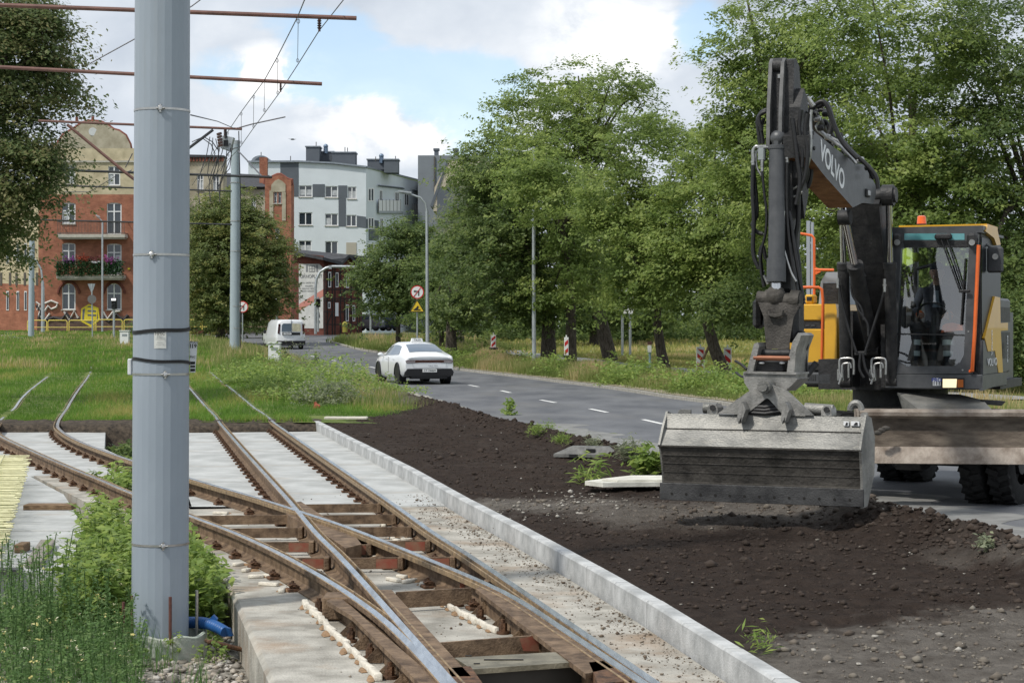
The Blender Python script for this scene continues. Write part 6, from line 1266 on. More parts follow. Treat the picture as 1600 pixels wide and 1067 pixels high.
tree('thick-trunked tree with dark crown at the half hidden lamp', gb(857, 88), [(800, 330, 88, 75, 75, 3), (780, 420, 88, 65, 70, 3), (840, 460, 88, 55, 45, 2.5), (770, 250, 88, 45, 60, 2.5)], lf_dark, 700, 38, .4, .2, .36)
tree('dark tree with a dry brown patch right of the taxi', gb(705, 100), [(730, 430, 100, 55, 60, 3), (745, 370, 100, 60, 55, 3), (770, 300, 100, 45, 60, 3), (700, 480, 100, 40, 30, 2.5)], lf_dark, 560, 38, .45, .22, .3)
tree('weeping birch with fine hanging foliage at the gap to the grey block', gb(720, 120, .6), [(742, 290, 120, 26, 45, 2), (730, 340, 120, 40, 50, 2.5), (705, 390, 120, 35, 60, 2.5), (760, 270, 120, 20, 30, 1.5)], lf_willow, 420, 40, .35, .16, .2, name='birch_tree', flat=1.4, up=0, grp=None)
tree('small round tree left of the tall lamp', gb(622, 112, .45), [(625, 400, 112, 50, 50, 2.4), (600, 450, 112, 50, 38, 2.2), (650, 450, 112, 45, 45, 2.2), (640, 365, 112, 30, 25, 1.6), (570, 425, 112, 25, 18, 1.2)], lf_dark, 650, 38, .36, .2, .16, name='maple_tree', grp='small trees in the verge')
tree('small tree between tall lamp and dark tree', gb(690, 108, .35), [(690, 460, 108, 35, 38, 2), (680, 420, 108, 30, 40, 2), (705, 495, 108, 30, 22, 1.6)], lf_dark, 380, 38, .34, .19, .16, name='maple_tree', grp='small trees in the verge')
tree('slim far tree on the lawn behind the row', gb(928, 125, .7), [(930, 470, 125, 50, 40, 3), (1000, 470, 130, 60, 40, 3)], lf_dark, 380, 30, .5, .28, .3, name='broadleaf_tree', grp=None)
for (u, v, ru, rv, Y) in ((763, 397, 9, 12, 99), (783, 440, 6, 6, 99)):
    pass
def brown_patch(u, v, ru, rv, Y, par):
    c = P(u, v, Y - 3.2); L0 = np.array(WM[par.name].translation); w = [(c.x, c.y, c.z, ru * Y / F, .4, rv * Y / F)]; cc_, d = inside(22, w); v_, f, r = leaves(cc_ - L0, 26, .16, .16, .3); npmesh('dry_leaves', v_, f, r, leafmat('leaf_dry', (.13, .055, .03), (.22, .10, .055), (.30, .16, .09), .2), par)
dtree = [o for o in bpy.data.objects if o.get('label', '').startswith('dark tree with a dry')][0]
brown_patch(772, 400, 12, 13, 100, dtree)
# far belt of trees behind everything on the right
for i, (u, Y, lb) in enumerate(((800, 150, 'far dark tree in the belt beyond the lawn, nearest the road'), (900, 155, 'far dark tree in the belt beyond the lawn, behind the slim tree'), (1010, 150, 'far dark tree in the belt behind the two grey posts'), (1110, 150, 'far dark tree in the belt behind the beacons'), (1210, 145, 'far dark tree in the belt behind the excavator bucket arm'), (1330, 140, 'far dark tree in the belt behind the excavator hood'), (1450, 140, 'far dark tree in the belt behind the excavator cab'), (1570, 140, 'far dark tree in the belt at the right picture edge'))):
    tree(lb, gb(u, Y, 1.2), [(u, 440, Y, 62, 50, 4), (u - 20, 380, Y, 60, 50, 4), (u + 15, 490, Y, 65, 26, 4)], lf_dark, 260, 26, .7, .42, .3, grp='far trees beyond the lawn', name='broadleaf_tree', limbs=6)
# undergrowth belt in front of them
c = np.column_stack([RNG.uniform(-2, 62, 1400), RNG.uniform(134, 142, 1400), 1.1 + np.abs(RNG.normal(size=1400)) * .8]); v, f, r = leaves(c, 22, .5, .34, .3); o = npmesh('far_undergrowth', v, f, r, lf_dark); tag(o, 'belt of green undergrowth beyond the right lawn', 'undergrowth', kind='stuff')
# bushes behind the excavator on the right
def bush(label, blobs, mat, n, nper, spread, size, grp=None, name='bush'):
    wb = []
    for (u, v, Y, ru, rv, rY) in blobs: c = P(u, v, Y); wb.append((c.x, c.y, c.z, ru * Y / F, rY, rv * Y / F))
    c, d = inside(n, wb, .4); base = (wb[0][0], wb[0][1], wb[0][2] - wb[0][5]); v, f, r = leaves(c, nper, spread, size, .4, outward=d); o = npmesh(name, v, f, r, mat, None, base); return tag(o, label, 'bush', grp)
bush('dense hedge-like bush at the right edge behind the cab', [(1600, 520, 56, 110, 75, 2), (1500, 560, 56, 90, 45, 2)], lf_dark, 420, 44, .26, .13)
bush('low leafy shrubs behind the excavator bucket linkage', [(1180, 470, 68, 60, 40, 1.5), (1130, 480, 68, 40, 30, 1.5)], lf_dark, 160, 40, .25, .15)
tree('round chestnut tree behind the far tram pole', (P(345, 518, 128).x, 128, 1.2), [(375, 390, 128, 68, 75, 3.4), (335, 400, 128, 45, 80, 3), (400, 430, 128, 42, 60, 3), (355, 330, 128, 45, 42, 2.6), (360, 470, 128, 65, 36, 3)], lf_chest, 1500, 40, .42, .22, .28, name='chestnut_tree', grp=None, fork=1.6, flat=.4)
tree('tree overhanging the upper left corner of the picture', (-15.5, 46, .1), [(-20, 60, 45, 110, 110, 1.8), (55, 60, 45, 45, 60, 1.3), (-10, 250, 45, 95, 110, 1.8), (70, 130, 45, 38, 32, 1.0), (105, 160, 45, 26, 16, .8), (50, 225, 45, 38, 34, 1.0), (5, 320, 45, 45, 55, 1.2), (-20, 385, 45, 45, 40, 1.0), (20, 20, 45, 50, 30, 1.2)], lf_left, 1000, 34, .20, .12, .3, name='overhanging_tree', grp=None, flat=.6)
bush('hedge of dark low shrubs behind the yellow railings', [(250, 512, 146, 60, 7, 1.5), (330, 505, 146, 50, 12, 1.5), (400, 508, 146, 40, 9, 1.5)], lf_dark, 180, 26, .4, .25)
# ---- grass as counted blades: short lawn, tall verge, dry stalks
gr_short = leafmat('blade_lawn', (.045, .11, .014), (.075, .17, .022), (.19, .215, .06), .45)
gr_tall = leafmat('blade_tall', (.06, .105, .022), (.11, .165, .042), (.26, .25, .12), .4)
def scatter(n, f): return f(n)
def region(n, Y0, Y1, xa, xb, zf, h, w, q=1.6, lean=.4, clump=0., hv=.35, dens=None):
    Y = Y0 + (Y1 - Y0) * RNG.uniform(0, 1, n) ** q; t = RNG.uniform(0, 1, n); A_ = np.array([xa(y) for y in Y]); B_ = np.array([xb(y) for y in Y]); x = A_ + (B_ - A_) * t
    if clump: k = RNG.integers(0, max(1, n // 14), n); cx, cy = RNG.normal(size=n) * clump, RNG.normal(size=n) * clump; x = x[k] + cx; Y = Y[k] + cy
    nz = np.array([noise.noise(Vector((a * .5, b * .18, 2))) for a, b in zip(x, Y)]); keep = np.ones(len(x), bool)
    if dens: keep = np.array([dens(a, b) for a, b in zip(x, Y)]) > RNG.uniform(0, 1, len(x))
    x, Y, nz = x[keep], Y[keep], nz[keep]; z = np.array([zf(a, b) for a, b in zip(x, Y)]); hh = h * (1 + nz * hv * 2) * RNG.uniform(.5, 1.25, len(x)) * (1 + 0 * Y)
    return blades(np.column_stack([x, Y]), z - .02, np.maximum(hh, .04), w * (1 + (Y - Y0) / 60), lean, np.clip(.45 + nz * .9, 0, 1))
kk = lambda Y: kx(Y) - .05 if Y < 41 else rl(Y) - .35
def off_rail(x, Y):
    for k in ('R', 'L', 'DR', 'DL'):
        if Y < 66 and abs(x - interp(class_rails[k], Y)) < .09: return 0
    return 1
parts = [region(60000, 38.9, 62, lambda Y: -.30 * Y, kk, zleft, .12, .014, 1.3, .6, dens=off_rail), region(45000, 60, 100, lambda Y: -.30 * Y, lambda Y: rl(Y) - .3, zleft, .14, .03, 1.2), region(24000, 100, 165, lambda Y: -.29 * Y, lambda Y: rl(Y) - .3, zleft, .16, .06, 1.2)]
v, f, r = merge(parts); tag(npmesh('lawn_grass', v, f, r, gr_short), 'short green grass of the tram lawn', 'grass', kind='stuff')
tw = region(9000, 58, 110, lambda Y: rl(Y) - 5.5, lambda Y: rl(Y) - .4, zleft, .36, .02, 1.1, .35, .25)
tw2 = region(5000, 45, 75, lambda Y: mr(min(Y, 68)) + .9 + (Y - 45) * .05, lambda Y: rl(Y) - .5, zleft, .30, .015, 1.1, .35, .25)
tw3 = region(5200, 60, 120, lambda Y: -.29 * Y, lambda Y: -.15 * Y, zleft, .24, .03, 1.0, .35, .4)
tw4 = region(3500, 105, 150, lambda Y: -.27 * Y, lambda Y: rl(Y) - .4, zleft, .26, .05, 1.0, .35, .4)
v, f, r = merge([tw, tw2, tw3, tw4]); tag(npmesh('rough_grass', v, f, r, gr_tall), 'taller pale grass between tram lawn and road', 'grass', kind='stuff')
vg = [region(20000, 44, 70, lambda Y: rr_(Y) + .45, lambda Y: rr_(Y) + 4.2, zright, .26, .016, 1.0, .45, .18, .45), region(38000, 66, 118, lambda Y: rr_(Y) + .45, lambda Y: rr_(Y) + 4.2, zright, .42, .02, 1.0, .35, .18, .45), region(9000, 112, 138, lambda Y: rr_(Y) + .4, lambda Y: rr_(Y) + 9, zright, .5, .05, 1., .3, .3), region(12000, 14, 46, lambda Y: rr_(Y) + .6, lambda Y: rr_(Y) + 5, zright, .35, .012, 1.0, .35, .1)]
v, f, r = merge(vg); tag(npmesh('verge_grass', v, f, r, gr_tall), 'tall grass of the verge between road and footpath', 'grass', kind='stuff')
off_path = lambda x, Y: 0 if Y < 115 and abs(x - interp(FPX, Y)) < 1.4 else 1
rgm = [region(70000, 52, 110, lambda Y: rr_(Y) + 4.2, lambda Y: 30, zright, .14, .035, 1.1, .5, dens=off_path), region(24000, 108, 160, lambda Y: rr_(min(Y, 140)) + 6, lambda Y: 45, zright, .2, .08, 1., .4)]
v, f, r = merge(rgm); tag(npmesh('meadow_grass', v, f, r, leafmat('blade_meadow', (.09, .13, .03), (.16, .20, .05), (.27, .27, .11), .4)), 'mown yellowish lawn beyond the footpath', 'grass', kind='stuff')
# broad-leaved weeds in the verges
lf_weed = leafmat('leaf_weed', (.045, .10, .02), (.085, .165, .032), (.14, .23, .05), .4); lf_weedb = leafmat('leaf_weed_blue', (.06, .10, .05), (.09, .14, .07), (.13, .19, .09), .35)
def weeds(cl, mat, name, label, kind='stuff'):
    V = []
    for (x, Y, z, rx, rz, n, size) in cl:
        c = np.column_stack([x + RNG.normal(size=n) * rx, Y + RNG.normal(size=n) * rx, z + np.abs(RNG.normal(size=n)) * rz]); V.append(leaves(c, 9, size * .9, size, .7))
    v, f, r = merge(V); return tag(npmesh(name, v, f, r, mat), label, 'weeds', kind=kind)
def wat(u, v, z0=.05, Y=None):
    if Y is None:
        Y = 55.
        for _ in range(50): Y = .6 * Y + .4 * F * (H - zleft((u - U0) * Y / F, Y)) / (v - V0)
    p = P(u, v, Y); return p.x, p.y, zleft(p.x, p.y)
cl = []
for u, v, k in ((500, 625, .35), (512, 615, .4), (470, 612, .3), (560, 612, .3), (545, 602, .3), (520, 598, .3), (440, 598, .3), (410, 588, .3), (395, 592, .25), (575, 612, .12), (600, 612, .08), (490, 600, .3), (380, 600, .2), (460, 625, .2), (430, 610, .2)):
    x, Y, z = wat(u, v); cl.append((x, Y, z, .5, k, 110, .11))
weeds(cl, lf_weed, 'roadside_weeds', 'patch of leafy weeds on the edge between tram lawn and road')
cl = []
for u, v, k in ((515, 630, .35), (500, 632, .3), (530, 628, .3), (480, 592, .4), (470, 590, .4)):
    x, Y, z = wat(u, v); cl.append((x, Y, z, .35, k, 130, .07))
weeds(cl, lf_weedb, 'grey_green_weeds', 'dark grey-green weed tuft in front of the leafy weeds')
cl = []
for i in range(70):
    Y = RNG.uniform(48, 112); x = rr_(Y) + RNG.uniform(.8, 3.8); cl.append((x, Y, zright(x, Y), .35, .3, 36, .13))
for u in (1090, 1105, 1120, 1140, 1150, 1075): Y = 58; x = (u - U0) * Y / F; cl.append((x, Y, zright(x, Y), .4, .14, 60, .10))
weeds(cl, lf_weed, 'verge_weeds', 'leafy weeds scattered through the tall verge grass')
# tall single plants
def stalk(label, u, v0, v1, Y, mat, name='tall_weed', n=30, size=.09, wid=.12, z=None, grp='tall single weeds'):
    a, b = P(u, v1, Y), P(u, v0, Y); e = empty(name, a, label, 'plant', grp); m = MB(); m.tube([a - Vector((0, 0, .1)), a.lerp(b, .5) + Vector((.02, 0, 0)), b], [.012, .009, .004], 5); m.build('stem', M('stem', (.12, .17, .05), .8), e, smooth=60)
    t = RNG.uniform(0.1, 1, n); c = np.column_stack([a.x + (b.x - a.x) * t + RNG.normal(size=n) * wid * (1.1 - t), a.y + RNG.normal(size=n) * wid * (1.1 - t), a.z + (b.z - a.z) * t]) - np.array(a); v_, f, r = leaves(c, 6, size * .7, size, .5); npmesh('leaves', v_, f, r, mat, e)
stalk('tall grey-green weed standing before the road left of the taxi', 494, 552, 600, 60, lf_weedb, n=60, wid=.16); stalk('young weed with upright stem on the near road edge, left of the centre dashes', 797, 625, 654, 44, lf_weed, n=40, wid=.12)
stalk('thistle-like weed right of the white cable cabinet', 446, 545, 572, 70, lf_left, n=24, wid=.08); stalk('thin tall weed in front of the grass near the kerb start', 568, 575, 600, 62, lf_weed, n=12, wid=.05)
# leafy plants by the bucket and on the soil ridge
def pat(u, v, z=.02):
    return G(u, v, z)
def rosette(label, u, v, rad_, h, n, size, mat, z=.05, grp=None, name='leafy_plant', long_=False):
    p = pat(u, v, z); c = np.column_stack([np.clip(RNG.normal(size=n), -1.2, 1.2) * rad_ * .3, np.clip(RNG.normal(size=n), -1.2, 1.2) * rad_ * .3, np.abs(RNG.normal(size=n)) * h * .5 + .02]); v_, f, r = leaves(c, 5, size * .6, size, .6, asp=.5 if not long_ else .14, flat=.8)
    o = npmesh(name, v_ + np.array(p), f, r, mat, None, tuple(p)); return tag(o, label, 'plant', grp)
rosette('bright green leafy plant beside the left edge of the bucket', 1012, 735, .26, .26, 60, .14, lf_weed); rosette('dusty grass tuft behind the leafy plant on the soil ridge', 985, 712, .3, .16, 90, .12, lf_weedb, .12, long_=True); rosette('tuft of narrow leaves in front of the grey sign foot', 920, 748, .25, .14, 26, .2, lf_weed, .02, long_=True)
rosette('small green sprout on the soil below the bucket corner', 1333, 800, .07, .08, 14, .07, lf_weed); rosette('green sprout on the soil ridge at the right', 1540, 857, .12, .07, 30, .05, lf_weedb, .1)
for i, (u, v, lb) in enumerate(((835, 676, 'left tuft of dug-up turf on the soil ridge'), (855, 672, 'middle tuft of dug-up turf on the soil ridge'), (878, 690, 'turf scrap in front of the soil ridge'), (925, 697, 'right tuft of dug-up turf beside the grey sign foot'), (1185, 1010, 'lonely grass tuft beside the new kerb'))): rosette(lb, u, v, .22 if i < 4 else .1, .08, 50 if i < 4 else 16, .08, lf_weed if i != 3 else lf_weedb, .12 if i < 4 else 0, 'green tufts on the soil', long_=True)
# weeds round the foreground pole
def nettle(x, Y, h, n, mat, size, V, wid=.07):
    t = np.linspace(.15, 1, n); a = RNG.uniform(0, 6.28, n); lx, ly = RNG.normal() * .12, RNG.normal() * .12
    c = np.column_stack([x + lx * t * h + np.cos(a) * wid * (1.2 - t * .6), Y + ly * t * h + np.sin(a) * wid * (1.2 - t * .6), zg(x, Y) + h * t]); V.append(leaves(c, 3, size * .35, size, .9, asp=.5)); return [(x, Y, zg(x, Y) - .05), (x + lx * h * .5, Y + ly * h * .5, zg(x, Y) + h * .5), (x + lx * h, Y + ly * h, zg(x, Y) + h)]
def patch(n, ur, Yr, hr, label, mat, size, nl, name='nettles', wid=.07, lim=None):
    V = []; sm = MB(); k = 0
    while k < n:
        Y = RNG.uniform(*Yr); u = RNG.uniform(*ur); x = (u - U0) * Y / F
        if lim and not lim(x, Y): continue
        h = RNG.uniform(*hr); sm.tube(nettle(x, Y, h, nl, mat, size, V, wid), .004, 3, caps=False); k += 1
    v, f, r = merge(V); fc4 = np.array(sm.f) + len(v); v = np.concatenate([v, np.array(sm.v)]); f = np.concatenate([f, fc4]); r = np.concatenate([r, np.full(len(sm.f), .3)])
    return tag(npmesh(name, v, f, r, mat), label, 'weeds', kind='stuff')
notbed = lambda x, Y: x < interp(bedL, Y) - .04 and not (Y > 16.2 and x < interp(LB, Y) + .05)
patch(150, (95, 225), (14.6, 19.5), (.30, .62), 'tall bright green nettles left of the pole', lf_weed, .10, 16, lim=notbed)
patch(70, (285, 335), (14.8, 19), (.30, .6), 'bright green nettles right of the pole', lf_weed, .10, 16, lim=notbed)
patch(60, (150, 320), (20, 26.5), (.35, .6), 'weeds in the gap between the two tracks', lf_weed, .11, 14, lim=lambda x, Y: (interp(bedL, Y) - .4 < x < interp(bedL, Y) + .1) or (x < interp(class_rails['DR'], Y) - .12 and x > interp(class_rails['DL'], Y) + .12 and Y > 23.5))
patch(60, (170, 330), (24, 30), (.2, .45), 'low weeds beside the curved rails behind the pole', lf_weed, .11, 12, lim=lambda x, Y: interp(class_rails['DR'], Y) + .15 < x < mr(Y) - 2.2)
patch(45, (163, 210), (31, 36.5), (.1, .3), 'ivy-like weeds in the dark gap beyond the left track', lf_dark, .12, 10, lim=lambda x, Y: x > interp(LB, Y) + .1)
# wispy grey-green field weeds in the foreground left
wisp = leafmat('leaf_wisp', (.026, .07, .018), (.05, .12, .03), (.10, .18, .06), .45)
patch(150, (-20, 215), (10.6, 14.5), (.2, .62), 'wispy flowering weeds filling the lower left corner', wisp, .03, 26, 'field_weeds', .025)
patch(60, (-20, 120), (13.5, 16.0), (.35, .8), 'taller wispy weeds before the left slab', wisp, .03, 30, 'field_weeds', .03)
patch(18, (205, 350), (13.6, 16.3), (.10, .22), 'low weeds round the pole foot', lf_weed, .05, 14, 'low_weeds', .05, lim=notbed)
n = 6500; Y = RNG.uniform(10.2, 16.2, n); x = (RNG.uniform(-30, 330, n) - U0) * Y / F; kp = np.array([notbed(a, b) and noise.noise(Vector((a * 1.3, b * 1.1, 5))) + (.2 if (a * 3000 / b + 800) < 215 else -.45) > -.05 for a, b in zip(x, Y)]); x, Y = x[kp], Y[kp]
v, f, r = blades(np.column_stack([x, Y]), np.array([zg(a, b) for a, b in zip(x, Y)]), RNG.uniform(.06, .34, len(x)), .006, .5, np.full(len(x), .4)); tag(npmesh('gravel_grass', v, f, r, wisp), 'thin grass growing through the gravel', 'grass', kind='stuff')
n = 90; Y = RNG.uniform(10.4, 15.5, n); x = (RNG.uniform(-10, 215, n) - U0) * Y / F; c = np.column_stack([x, Y, np.array([zg(a, b) for a, b in zip(x, Y)]) + RNG.uniform(.15, .6, n)]); v, f, r = leaves(c, 4, .008, .016, .5, asp=1.); tag(npmesh('weed_flowers', v, f, r, leafmat('petal_yellow', (.40, .36, .12), (.55, .50, .2), (.62, .62, .5), .2)), 'tiny yellow and white flowers of the foreground weeds', 'flowers', kind='stuff')
# weedy growth on the lawn edge beside the kerb and tracks
# ------------------------------------------------------------------ wheeled excavator
EO = Vector((4.80, 23.75, -.1)); ET = rad(-23)
exc = empty('wheeled_excavator', EO, 'large wheeled excavator with dark boom, yellow hood and wide grading bucket', 'excavator', rz=ET)
_EI = WM[exc.name].inverted()
def LP(u, v, x=None, y=None, z=None):
    o = _EI @ Vector((0, 0, H)); d = _EI.to_3x3() @ Vector(((u - U0) / F, 1, -(v - V0) / F)); a, val = (0, x) if x is not None else (1, y) if y is not None else (2, z)
    return o + d * ((val - o[a]) / d[a])
eg = M('machine_grey', (.060, .064, .070), .45, .1, var=.15, scale=6, bump=.1, bscale=50, spec=.45, col2=(.082, .085, .09)); ed = M('machine_dark', (.022, .023, .026), .55, .2, var=.3, scale=8, bump=.3, bscale=40, col2=(.045, .044, .044)); ey = M('machine_yellow', (.62, .34, .018), .4, var=.06, scale=3, spec=.5, coat=.2)
eo_ = M('rail_orange', (.72, .14, .03), .45, var=.08, scale=6); chrome = M('chrome_rod', (.55, .55, .55), .15, 1.); worn = M('worn_steel', (.19, .19, .18), .5, .35, var=.3, scale=2.6, bump=.4, bscale=40, col2=(.29, .285, .265), stretch=(1, 1, 2), stain=((.36, .34, .29), 5., (1, 1, 3), .58, .72, .6))
wornd = M('muddy_shaded_steel', (.040, .037, .033), .7, .25, var=.4, scale=3, bump=.5, bscale=30, col2=(.095, .087, .077), stretch=(1, 1, 1), stain=((.15, .14, .125), 3., (.7, 1, 3.5), .56, .75, .5)); bladem = M('blade_steel', (.085, .065, .05), .7, .3, var=.3, scale=3, bump=.4, bscale=40, col2=(.17, .14, .11), stretch=(1, 1, 4)); bladel = M('blade_steel_lit', (.25, .20, .16), .6, .4, var=.25, scale=5, bump=.3, col2=(.40, .35, .30))
brn = M('underside_rust', (.20, .085, .028), .8, var=.3, scale=6, bump=.3, col2=(.30, .15, .06)); hose = M('hose', (.014, .014, .015), .45, var=.3, scale=30); fit = M('fitting', (.38, .38, .37), .35, .8, var=.2, scale=20); eglass = glassmat('cab_glass', (.80, .88, .90), alpha=.17); lightgrey = M('machine_lightgrey', (.30, .33, .37), .5, var=.06)
def part(m, name, mat, parent=exc, sm=35): return m.build(name, mat, parent, world=False, smooth=sm)
def loopr(c, r, n=6, y=0): pass
# undercarriage
uc = Matrix.Translation(Vector((.60, .0, 0))) @ Matrix.Rotation(rad(-8), 4, 'Z')
def U(x, y, z): return uc @ Vector((x, y, z))
m = MB(); R6 = Matrix.Rotation(rad(-8), 3, 'Z'); m.box(U(0, 0, .78), (.9, 3.2, .34), R6, 0, .03); m.box(U(0, -1.3, .55), (2.0, .28, .28), R6, 0, .05); m.box(U(0, 1.3, .55), (2.0, .28, .28), R6, 0, .05); m.box(U(0, -1.35, .55), (.5, .4, .4), R6, 0, .1); m.cyl(U(0, 0, .9), U(0, 0, 1.0), .7, n=32)
for s in (-1, 1): m.box(U(s * .75, .1, .75), (.55, 1.3, .35), R6, 0, .04)
chas = part(m, 'undercarriage', ed); m = MB(); m.cyl((0, 0, 1.0), (0, 0, 1.26), .58, n=40); m.cyl((.1, 0, .98), (.1, 0, 1.06), .68, n=40); part(m, 'slewing_ring', ed)
def bigwheel(cx, cy):
    m = MB(); r, w = .50, .27
    for off in (-.16, .16):
        rg_ = []
        for rr0, xx in ((r * .55, -w / 2), (r * .88, -w / 2), (r * .96, -w * .42), (r * .97, w * .42), (r * .88, w / 2), (r * .55, w / 2)): rg_.append([U(cx + off + xx, cy + rr0 * math.cos(t), r + rr0 * math.sin(t)) for t in [2 * math.pi * k / 32 for k in range(32)]])
        m.loft(rg_, caps=False)
        for k in range(22):
            t = 2 * math.pi * k / 22
            for s in (-1, 1): m.box(U(cx + off + s * w * .23, cy + (r * .975) * math.cos(t + s * .07), r + (r * .975) * math.sin(t + s * .07)), (w * .5, .06, .05), R6 @ Matrix.Rotation(t - math.pi / 2, 3, 'X') @ Matrix.Rotation(s * .35, 3, 'Z'))
    W_ = part(m, 'wheel', tyre); m = MB(); m.cyl(U(cx - .2, cy, r), U(cx + .2, cy, r), r * .56, n=24); s = 1 if cx > 0 else -1; m.cyl(U(cx + s * .2, cy, r), U(cx + s * .3, cy, r), .16, n=16); part(m, 'hub', ed, W_)
for x in (-.98, .98):
    for y in (-1.3, 1.3): bigwheel(x, y)
# dozer blade across the front (given in world space, swept along its length)
Ba, Bb = Vector((pxp(1338, 21.5), 21.5, 0)), Vector((pxp(1690, 21.2), 21.2, 0)); bdir = (Bb - Ba).normalized(); bn = Vector((bdir.y, -bdir.x, 0))
zz = lambda v: H - (v - V0) * 21.35 / F
pf = [(.10, 639.5), (-.02, 640), (-.055, 644), (-.05, 650), (.01, 654), (.05, 672), (.045, 674), (.01, 697), (.0, 698.5), (-.06, 724), (-.03, 725), (.06, 700), (.11, 672), (.12, 650)]
m = MB(); rings = [[p - bn * -1 * 0 + Vector((-bn.x * q * -1, -bn.y * q * -1, 0)) * -1 + Vector((0, 0, zz(v))) for q, v in pf] for p in (Ba, Bb)]
m.loft(rings, [1, 1, 1, 1, 0, 0, 0, 0, 1, 1, 1, 0, 0, 0]); bl_ = m.build('dozer_blade', [bladem, bladel], exc, smooth=40)  # top bar and lip in paler steel: light from above put into the colour
m = MB(); 
for u in (1420, 1590): p = P(u, 672, 21.5); m.box(p + Vector((.1, .45, 0)), (.14, .9, .3), ch=.02); m.cyl(p + Vector((.1, .1, -.1)), p + Vector((.1, .9, .1)), .06)
m.build('blade_arm', ed, exc)
for p in (Ba, Bb): m = MB(); m.prism([p + Vector((0, q, zz(v))) for q, v in ((-.06, 640), (.14, 640), (.14, 690), (-.07, 724))], bdir * .02); m.build('blade_cheek', bladel, bl_, smooth=0)
for u, v in ((1378, 672), (1372, 676), (1384, 669)): m = MB(); m.ball(P(u, v, 21.32), (.05, .03, .03), 8, 5); m.build('mud_lump', wornd, bl_)
m = MB(); q = [P(1402, 613, 22.3), P(1500, 616, 22.5), P(1536, 625, 22.1), P(1552, 642, 21.45), P(1437, 641, 21.45), P(1428, 634, 21.7)]; m.prism(q, (0, 0, -.03)); m.prism([P(1402, 614, 22.3), P(1428, 635, 21.7), P(1437, 642, 21.45), P(1432, 645, 21.5), P(1412, 645, 22.2)], (.02, .02, 0)); m.build('fender_plate', worn, exc, smooth=20)
m = MB(); m.prism([P(1535, 625, 22), P(1572, 627, 22), P(1565, 634, 22), P(1540, 632, 22)], (0, .3, 0)); m.build('step', ed, exc)
# upper frame
m = MB(); a, b = LP(1383, 607, y=-1.5), LP(1524, 584.5, y=-1.5); m.bb((a.x, -1.5, a.z), (1.24, .35, b.z - .004), ch=.012); fr_ = part(m, 'cab_base', eg)
m = MB(); m.bb((-.78, -1.0, 1.26), (.12, 1.6, 1.62)); m.bb((-1.2, .1, 1.25), (1.2, 1.9, 1.35)); m.bb((-.34, -1.35, 1.3), (-.28, -.2, 2.2)); m.bb((.05, -1.35, 1.3), (.10, -.2, 2.2)); m.bb((-.75, -.1, 1.6), (.15, 1.2, 2.15)); part(m, 'upper_frame', ed)
m = MB(); a, b = LP(1256, 601, y=-1.0), LP(1300, 582, y=-1.0); m.bb((a.x, -1.0, a.z), (b.x, .0, b.z), ch=.02); m.bb((a.x - .02, -.95, b.z), (b.x + .05, .0, b.z + .12), 1, .03)
for k in range(5): x = a.x + .05 + k * .022; m.bb((x, -1.006, a.z + .05), (x + .008, -1.0, a.z + .12), 1)
part(m, 'tool_box', [eg, ed])
# yellow hood on the machine's right
a, b, c_ = LP(1246, 592, y=-.45), LP(1309, 475, y=-.45), LP(1289, 475, y=-.45); zb1, zb2 = LP(1260, 514, y=-.45).z, LP(1260, 501, y=-.45).z
m = MB(); m.bb((a.x - .1, -.45, a.z), (c_.x, .9, zb1), ch=.015); m.bb((a.x - .1, -.45, zb2), (c_.x, .9, b.z), ch=.015); m.prism([(c_.x, -.47, a.z - .05), (b.x, -.52, a.z - .05), (b.x, -.50, b.z - .08), (b.x - .02, -.48, b.z), (c_.x, -.47, b.z)], (0, 1.3, 0)); hd = part(m, 'hood', ey, sm=25)
m = MB(); m.bb((a.x - .09, -.43, zb1), (c_.x - .001, .88, zb2)); 
for k in range(3): m.bb((a.x + .03 + k * .07, -.44, zb1 + .035), (a.x + .08 + k * .07, -.43, zb1 + .05), 1)
part(m, 'hood_vent', [ed, eg], hd, 20)
a, b = LP(1257, 475, y=-.3), LP(1271, 460, y=-.3); m = MB(); m.bb((a.x, -.3, a.z), (b.x, -.1, b.z), ch=.02); m.bb((a.x + .03, -.31, a.z + .04), (b.x - .02, -.3, b.z - .03), 1); part(m, 'filler_box', [ey, ed], hd)
m = MB(); a, b = LP(1279, 475, y=.3), LP(1312, 425, y=.3); m.prism([(a.x, .3, a.z), (b.x, .3, a.z), (b.x, .3, b.z), (a.x + .1, .3, b.z), (a.x + .03, .3, b.z - .12)], (0, .9, 0)); part(m, 'air_filter_cover', lightgrey); m = MB(); m.bb((a.x + .06, .295, a.z), (b.x, .3, b.z - .14)); part(m, 'grille', ed)
cwx = LP(1572, 540, y=1.3).x; m = MB(); m.prism([(-1.2, 1.0, 1.25), (cwx, 1.0, 1.25), (cwx, 1.0, 2.2), (-1.2, 1.0, 2.2)], (0, .9, 0)); m.bb((-1.1, .9, 1.3), (.1, 1.31, 2.1)); part(m, 'counterweight', eg)
